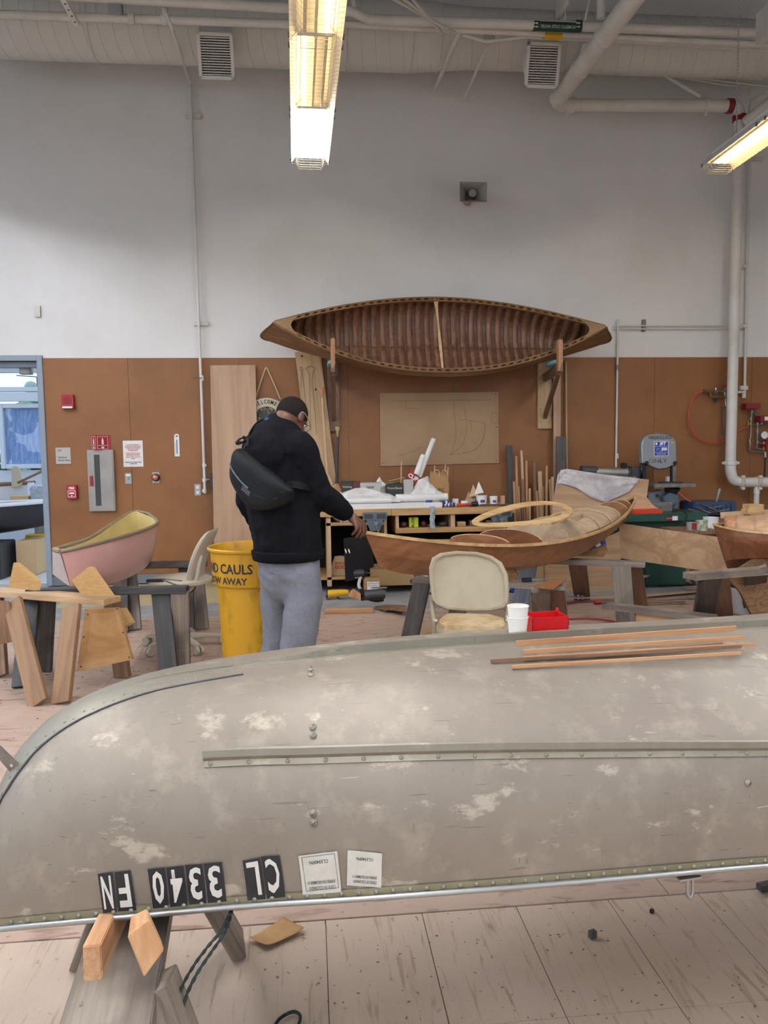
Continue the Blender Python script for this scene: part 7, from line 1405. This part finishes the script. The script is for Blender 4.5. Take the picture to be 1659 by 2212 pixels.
mat('nylon_black', '0a0b0d', .6, c2='101214', nscale=60, bump=.1, spec=.2); mat('shoe', '2a2624', .5); mat('lanyard', '23306e', .5); mat('glass_frame', 'c9c4bb', .3, .7)
hips = pp(624, 1190); per = thing('person', 'person in a black sweatshirt and grey trousers bending over the kayak tip', 'person', (hips.x, hips.y, 0))
HPHI = R(46); HFh = V((math.cos(HPHI), math.sin(HPHI), 0)); HR = V((math.sin(HPHI), -math.cos(HPHI), 0)); HF = (HFh*math.cos(R(34))-UPZ*math.sin(R(34))).normalized(); HU = HR.cross(HF)
HC = pp(631, 895, .02)
torso = [(pp(622, 1188), .215, .185), (pp(616, 1130), .222, .198), (pp(607, 1065), .230, .205), (pp(600, 1005), .225, .19), (pp(598, 960), .185, .155), (pp(604, 928), .10, .10)]
shR, elR, wrR = pp(646, 968, -.13), pp(688, 1066, -.08), pp(752, 1110, .06)
shL, elL, wrL = pp(556, 968, .13), pp(540, 1085, .10), pp(575, 1150, .30)
kneeR, ankR = pp(650, 1346, -.10), pp(630, 1500, -.08); kneeL, ankL = pp(601, 1342, .10), pp(596, 1478, .13)
# body: one continuous figure
g = G(); sc = .84
chainb(g, [(p, a*sc, b*sc) for p, a, b in torso], step=.02, rz=.06); 
for ch in ([(shR, .065, .065), (elR, .05, .05), (wrR, .032, .032)], [(shL, .065, .065), (elL, .05, .05), (wrL, .032, .032)], [(pp(648, 1222, -.07), .095, .095), (kneeR, .06, .06), (ankR, .04, .04)], [(pp(600, 1222, .07), .095, .095), (kneeL, .06, .06), (ankL, .04, .04)]): chainb(g, ch, step=.02)
chainb(g, [(pp(606, 925), .062, .062), (HC-HU*.05-HF*.03, .058, .062)], step=.015)
eball(g, HC, .078, .098, .100, HR, HF, HU, 24); eball(g, HC+HF*.035-HU*.055, .062, .066, .075, HR, HF, HU, 20); eball(g, HC+HF*.05-HU*.10, .042, .04, .03, HR, HF, HU, 16)
eball(g, HC+HF*.098-HU*.045, .014, .02, .018, HR, HF, HU, 12); eball(g, HC+HF*.092-HU*.03, .010, .012, .025, HR, HF, HU, 12); eball(g, HC+HF*.088-HU*.085, .024, .012, .007, HR, HF, HU, 12); eball(g, HC+HF*.084-HU*.096, .022, .012, .007, HR, HF, HU, 12)
for s_ in (-1, 1):
    eball(g, HC+HR*(.082*s_)-HU*.02+HF*.005, .009, .022, .034, (HR+HF*(-.4*s_)).normalized(), HF, HU, 12); eball(g, HC+HF*.088+HR*(.032*s_)-HU*.008, .022, .012, .007, HR, HF, HU, 10)
# right hand: palm and five fingers closing over the kayak tip
def cap(p0, r0, p1, r1): chainb(g, [(p0, r0, r0), (p1, r1, r1)], step=.006)
kn_ = [pp(787, 1131, .12), pp(784, 1136, .085), pp(778, 1138, .055), pp(770, 1138, .03)]
cap(wrR, .030, pp(762, 1119, .06), .032)
for p in kn_: cap(pp(762, 1118, .055), .024, p, .0125)
cap(kn_[0], .0135, kn_[3], .0125)
for p, tip in zip(kn_, ((786, 1158, .135), (778, 1161, .10), (769, 1160, .07), (761, 1155, .045))):
    t_ = pp(*tip); m_ = p.lerp(t_, .5)+V((.010, -.012, .002)); cap(p, .0115, m_, .0105); cap(m_, .0105, t_, .0088)
th = [pp(766, 1122, .10), pp(778, 1137, .165), pp(783, 1154, .178)]; cap(th[0], .018, th[1], .0125); cap(th[1], .0125, th[2], .010)
# left hand, half hidden in front of the hip
cap(wrL, .03, wrL+V((.04, .02, -.05)), .03)
for k in range(4): b_ = wrL+V((.05, .02, -.07))+PR*(.022*(k-1.5)); cap(wrL+V((.03, .02, -.04)), .022, b_, .011); cap(b_, .011, b_+V((.015, .01, -.04)), .0095); cap(b_+V((.015, .01, -.04)), .0095, b_+V((.01, -.005, -.068)), .008)
cap(wrL+V((.02, -.01, -.03)), .016, wrL+V((.06, -.04, -.06)), .011)
fuse('body', g, 'skin_dark', per, .0055, 5)
def folds(p):
    q = p-hips; n_ = noise.noise(V((q.x*5+3, q.y*5, q.z*13+q.x*6))); n2 = noise.noise(V((q.x*11, q.y*11, q.z*24-q.x*10)))
    return .011*max(0, n_)+.005*n2
g = G(); chainb(g, torso[:5], step=.02, rz=.05); chainb(g, torso[4:])
chainb(g, [(pp(618, 960, -.06), .10, .10), (shR, .098, .098), (shR.lerp(elR, .5), .088, .088), (elR, .082, .082), (elR.lerp(wrR, .5), .068, .068), (elR.lerp(wrR, .86), .052, .052)], step=.02)
chainb(g, [(pp(580, 960, .06), .10, .10), (shL, .095, .095), (elL, .08, .08), (wrL, .05, .05)], step=.02)
eball(g, pp(598, 985, -.03)-PF*.09, .17, .09, .15, PR, PF, UPZ)
jk = fuse('sweatshirt', g, 'jacket_black', per, .010, 6, folds)
G().lathe([(.19, -.006), (.206, .0), (.214, .03), (.215, .05), (.2, .058)], (pp(622, 1200).x, pp(622, 1200).y, pp(622, 1206).z), 40, sx=1.0, sy=.96).build('hem_band', 'jacket_black', jk, smooth=60)
d_ = (wrR-elR).normalized(); G().tube([elR.lerp(wrR, .80), elR.lerp(wrR, .86), elR.lerp(wrR, .96)], [.05, .049, .043], 18).build('cuff', 'jacket_black', jk, smooth=60)
nb = pp(603, 925); ax = (HC-nb).normalized(); G().lathe([(.088, -.02), (.082, .01), (.074, .035), (.07, .045), (.066, .035)], nb+V((0, 0, .0)), 28, ax).build('collar', 'jacket_black', jk, smooth=60)
G().lathe([(.094, -.026), (.093, -.006), (.088, .002)], nb, 28, ax).build('lanyard', 'lanyard', per, smooth=60); c_ = nb-PF*.086-PR*.03+V((0, 0, .0)); G().box(c_, (.02, .012, .016)).build('lanyard_clip', 'chrome', per, bevel=.003)
def creases(p):
    q = p-hips; return .012*max(0, noise.noise(V((q.x*6, q.y*6, q.z*13+q.x*9))))+.006*noise.noise(V((q.x*14, q.y*14, q.z*18)))
g = G(); chainb(g, [(pp(622, 1180), .19, .165), (pp(624, 1225), .195, .17), (pp(626, 1250), .18, .15)])
chainb(g, [(pp(648, 1240, -.07), .118, .118), (pp(656, 1300, -.09), .108, .108), (kneeR, .104, .104), (kneeR.lerp(ankR, .55), .098, .098), (ankR+V((0, 0, .02)), .09, .09)], step=.02)
chainb(g, [(pp(602, 1240, .07), .112, .112), (pp(597, 1300, .09), .100, .100), (kneeL, .094, .094), (kneeL.lerp(ankL, .55), .09, .09), (ankL+V((0, 0, .02)), .085, .085)], step=.02)
tr = fuse('trousers', g, 'trouser_grey', per, .011, 6, creases)
pk = hips-PF*.168+PR*.085+V((0, 0, -.10)); G().tube([pk+PR*(-.07)+V((0, 0, .0)), pk+PR*.06+V((0, 0, .006))], .0025, 5).build('pocket_seam', 'trouser_grey', tr)
for a_ in (ankR, ankL):
    c_ = V((a_.x, a_.y, .012)); g = G(); chainb(g, [(c_-PF*.05+V((0, 0, .045)), .045, .045), (c_+PF*.08+V((0, 0, .035)), .045, .04), (c_+PF*.16+V((0, 0, .028)), .04, .03)], step=.02); fuse('shoe', g, 'shoe', per, .008, 3)
# hair: close-cropped cap
def hairf(u, v):
    a = 2*PI*u; el = R(90)-R(112)*v*(1.0-.26*max(0, math.sin(a))-.0); c = math.cos(el); return HC+HR*(.0805*c*math.cos(a))+HF*(.1005*c*math.sin(a))+HU*(.1025*math.sin(el))
G().grid(hairf, 32, 12).build('hair', 'hair_black', per, smooth=60)
for s_ in (-1, 1):
    e_ = G().ball(HC+HF*.083+HR*(.031*s_)-HU*.018, .0125, 12).build('eye', 'white', per, smooth=60); G().ball(HC+HF*.0925+HR*(.031*s_)-HU*.02, .0055, 8).build('pupil', 'ink', e_, smooth=60)
gl = thing('eyeglasses', 'thin metal eyeglasses worn by the person', 'eyeglasses', HC+HF*.11)
for s_ in (-1, 1):
    fc_ = HC+HF*.112+HR*(.033*s_)-HU*.022; lp = [fc_+HR*(.027*math.cos(2*PI*k/20))+HU*(.021*math.sin(2*PI*k/20)) for k in range(21)]
    G().tube(lp, .0018, 6).build('rim', 'dark_grey', gl, smooth=60); G().add(lp[:-1], [tuple(range(20))]).build('lens', mat('lens', 'dfe8ea', .05, alpha=.25), gl)
    G().tube(smoothpath([fc_+HR*(.027*s_)+HU*.008, HC+HF*.06+HR*(.086*s_)-HU*.006, HC+HF*.0+HR*(.093*s_)+HU*.004, HC-HF*.022+HR*(.09*s_)-HU*.006], 4), .0024, 6).build('temple', 'glass_frame', gl, smooth=60)
G().tube([HC+HF*.115-HR*.008-HU*.018, HC+HF*.117-HU*.014, HC+HF*.115+HR*.008-HU*.018], .0018, 6).build('bridge', 'glass_frame', gl)
# sling bag across the back
bgd = (PR*.93-UPZ*.36+PF*.05).normalized(); bgn = (-PF).normalized(); bgn = (bgn-bgd*bgn.dot(bgd)).normalized(); bgu = bgd.cross(bgn)*-1
if bgu.z < 0: bgu = -bgu
bgc = pp(574, 1026, -.165)
sl = thing('sling_bag', 'black crossbody sling bag worn across the back of the person', 'bag', bgc); g = G()
TT = [-.205, -.19, -.15, -.08, -.01, .06, .13, .19, .225]
def bprof(t): return scurve(TT, [.06, .085, .09, .078, .062, .045, .03, .015, .0], t), scurve(TT, [-.06, -.09, -.125, -.165, -.185, -.18, -.15, -.10, -.06], t), scurve(TT, [.085, .098, .105, .105, .10, .09, .07, .045, .02], t)
def bring(t, n=28, k=1.0):
    u1, u0, d_ = bprof(t); c, h_ = (u1+u0)/2, (u1-u0)/2*k; out = []
    for i in range(n):
        a = 2*PI*i/n; ca, sa = math.cos(a), math.sin(a); e_ = .62
        out.append(bgc+bgd*t+bgu*(c+h_*math.copysign(abs(ca)**e_, ca))+bgn*(-.02+(.02+d_)*.5+(.02+d_)*.5*k*math.copysign(abs(sa)**e_, sa)))
    for i, p in enumerate(out): out[i] = p+bgn*(.007*noise.noise((p-bgc)*11))+bgu*(.004*noise.noise((p-bgc)*14))
    return out
g = G().loft([bring(-.211, k=.55), bring(-.207, k=.85)]+[bring(-.205+.43*i/30) for i in range(31)]+[bring(.227, k=.6)]); g.build('bag_body', 'nylon_black', sl, smooth=50)
def onbag(t, f_, o=.0):
    u1, u0, d_ = bprof(t); x = 2*f_-1; c, h_ = (u1+u0)/2, (u1-u0)/2; q = max(0, 1-abs(x)**(1/.62*1.0))**.62
    return bgc+bgd*t+bgu*(c+h_*x)+bgn*(-.02+(.02+d_)*.5*(1+q)+o)
G().tube(smoothpath([onbag(t, .46, .003) for t in (-.195, -.15, -.10, -.05, .0)], 5), .005, 8).build('zip', mat('zip_grey', '4a545c', .4), sl, smooth=60)
G().tube(smoothpath([onbag(t, .72, .001) for t in (-.2, -.12, -.04, .04, .12, .18, .21)], 5), .0035, 6).build('flap_seam', 'black_matte', sl, smooth=60)
G().tube(smoothpath([onbag(t, .40, .001) for t in (.0, .06, .12, .18)], 5), .003, 6).build('pocket_seam', 'black_matte', sl, smooth=60)
G().beam(onbag(-.05, .36, .004), onbag(.015, .36, .004), .028, .004, bgn).build('zip_garage', 'dark_grey', sl)
def strap(nm, pts, w_=.019): 
    P = smoothpath(pts, 6); rings = []
    ctr_ = pp(600, 1000)
    for i, p in enumerate(P):
        t = (P[min(i+1, len(P)-1)]-P[max(i-1, 0)]).normalized(); o_ = (p-V((ctr_.x, ctr_.y, p.z))).normalized(); s_ = t.cross(o_).normalized(); o_ = s_.cross(t)
        rings.append([p+s_*w_+o_*.003, p-s_*w_+o_*.003, p-s_*w_-o_*.003, p+s_*w_-o_*.003])
    return G().loft(rings).build(nm, 'nylon_black', sl, smooth=40)
strap('shoulder_strap', [bgc-bgd*.18+bgu*.05, pp(527, 985, -.08), pp(531, 958, -.06), pp(541, 936, -.01), pp(557, 918, .05), pp(575, 910, .13)])
strap('waist_strap', [bgc+bgd*.2, pp(628, 1046, -.225), pp(655, 1050, -.215), pp(690, 1062, -.08)])
strap('loose_strap_end', [pp(533, 948, -.10), pp(524, 945, -.13), pp(512, 954, -.15), pp(513, 958, -.15), pp(523, 955, -.14), pp(531, 953, -.12)], .009)
G().box(pp(532, 955, -.11), (.025, .02, .045)).build('buckle', 'black', sl, bevel=.004)
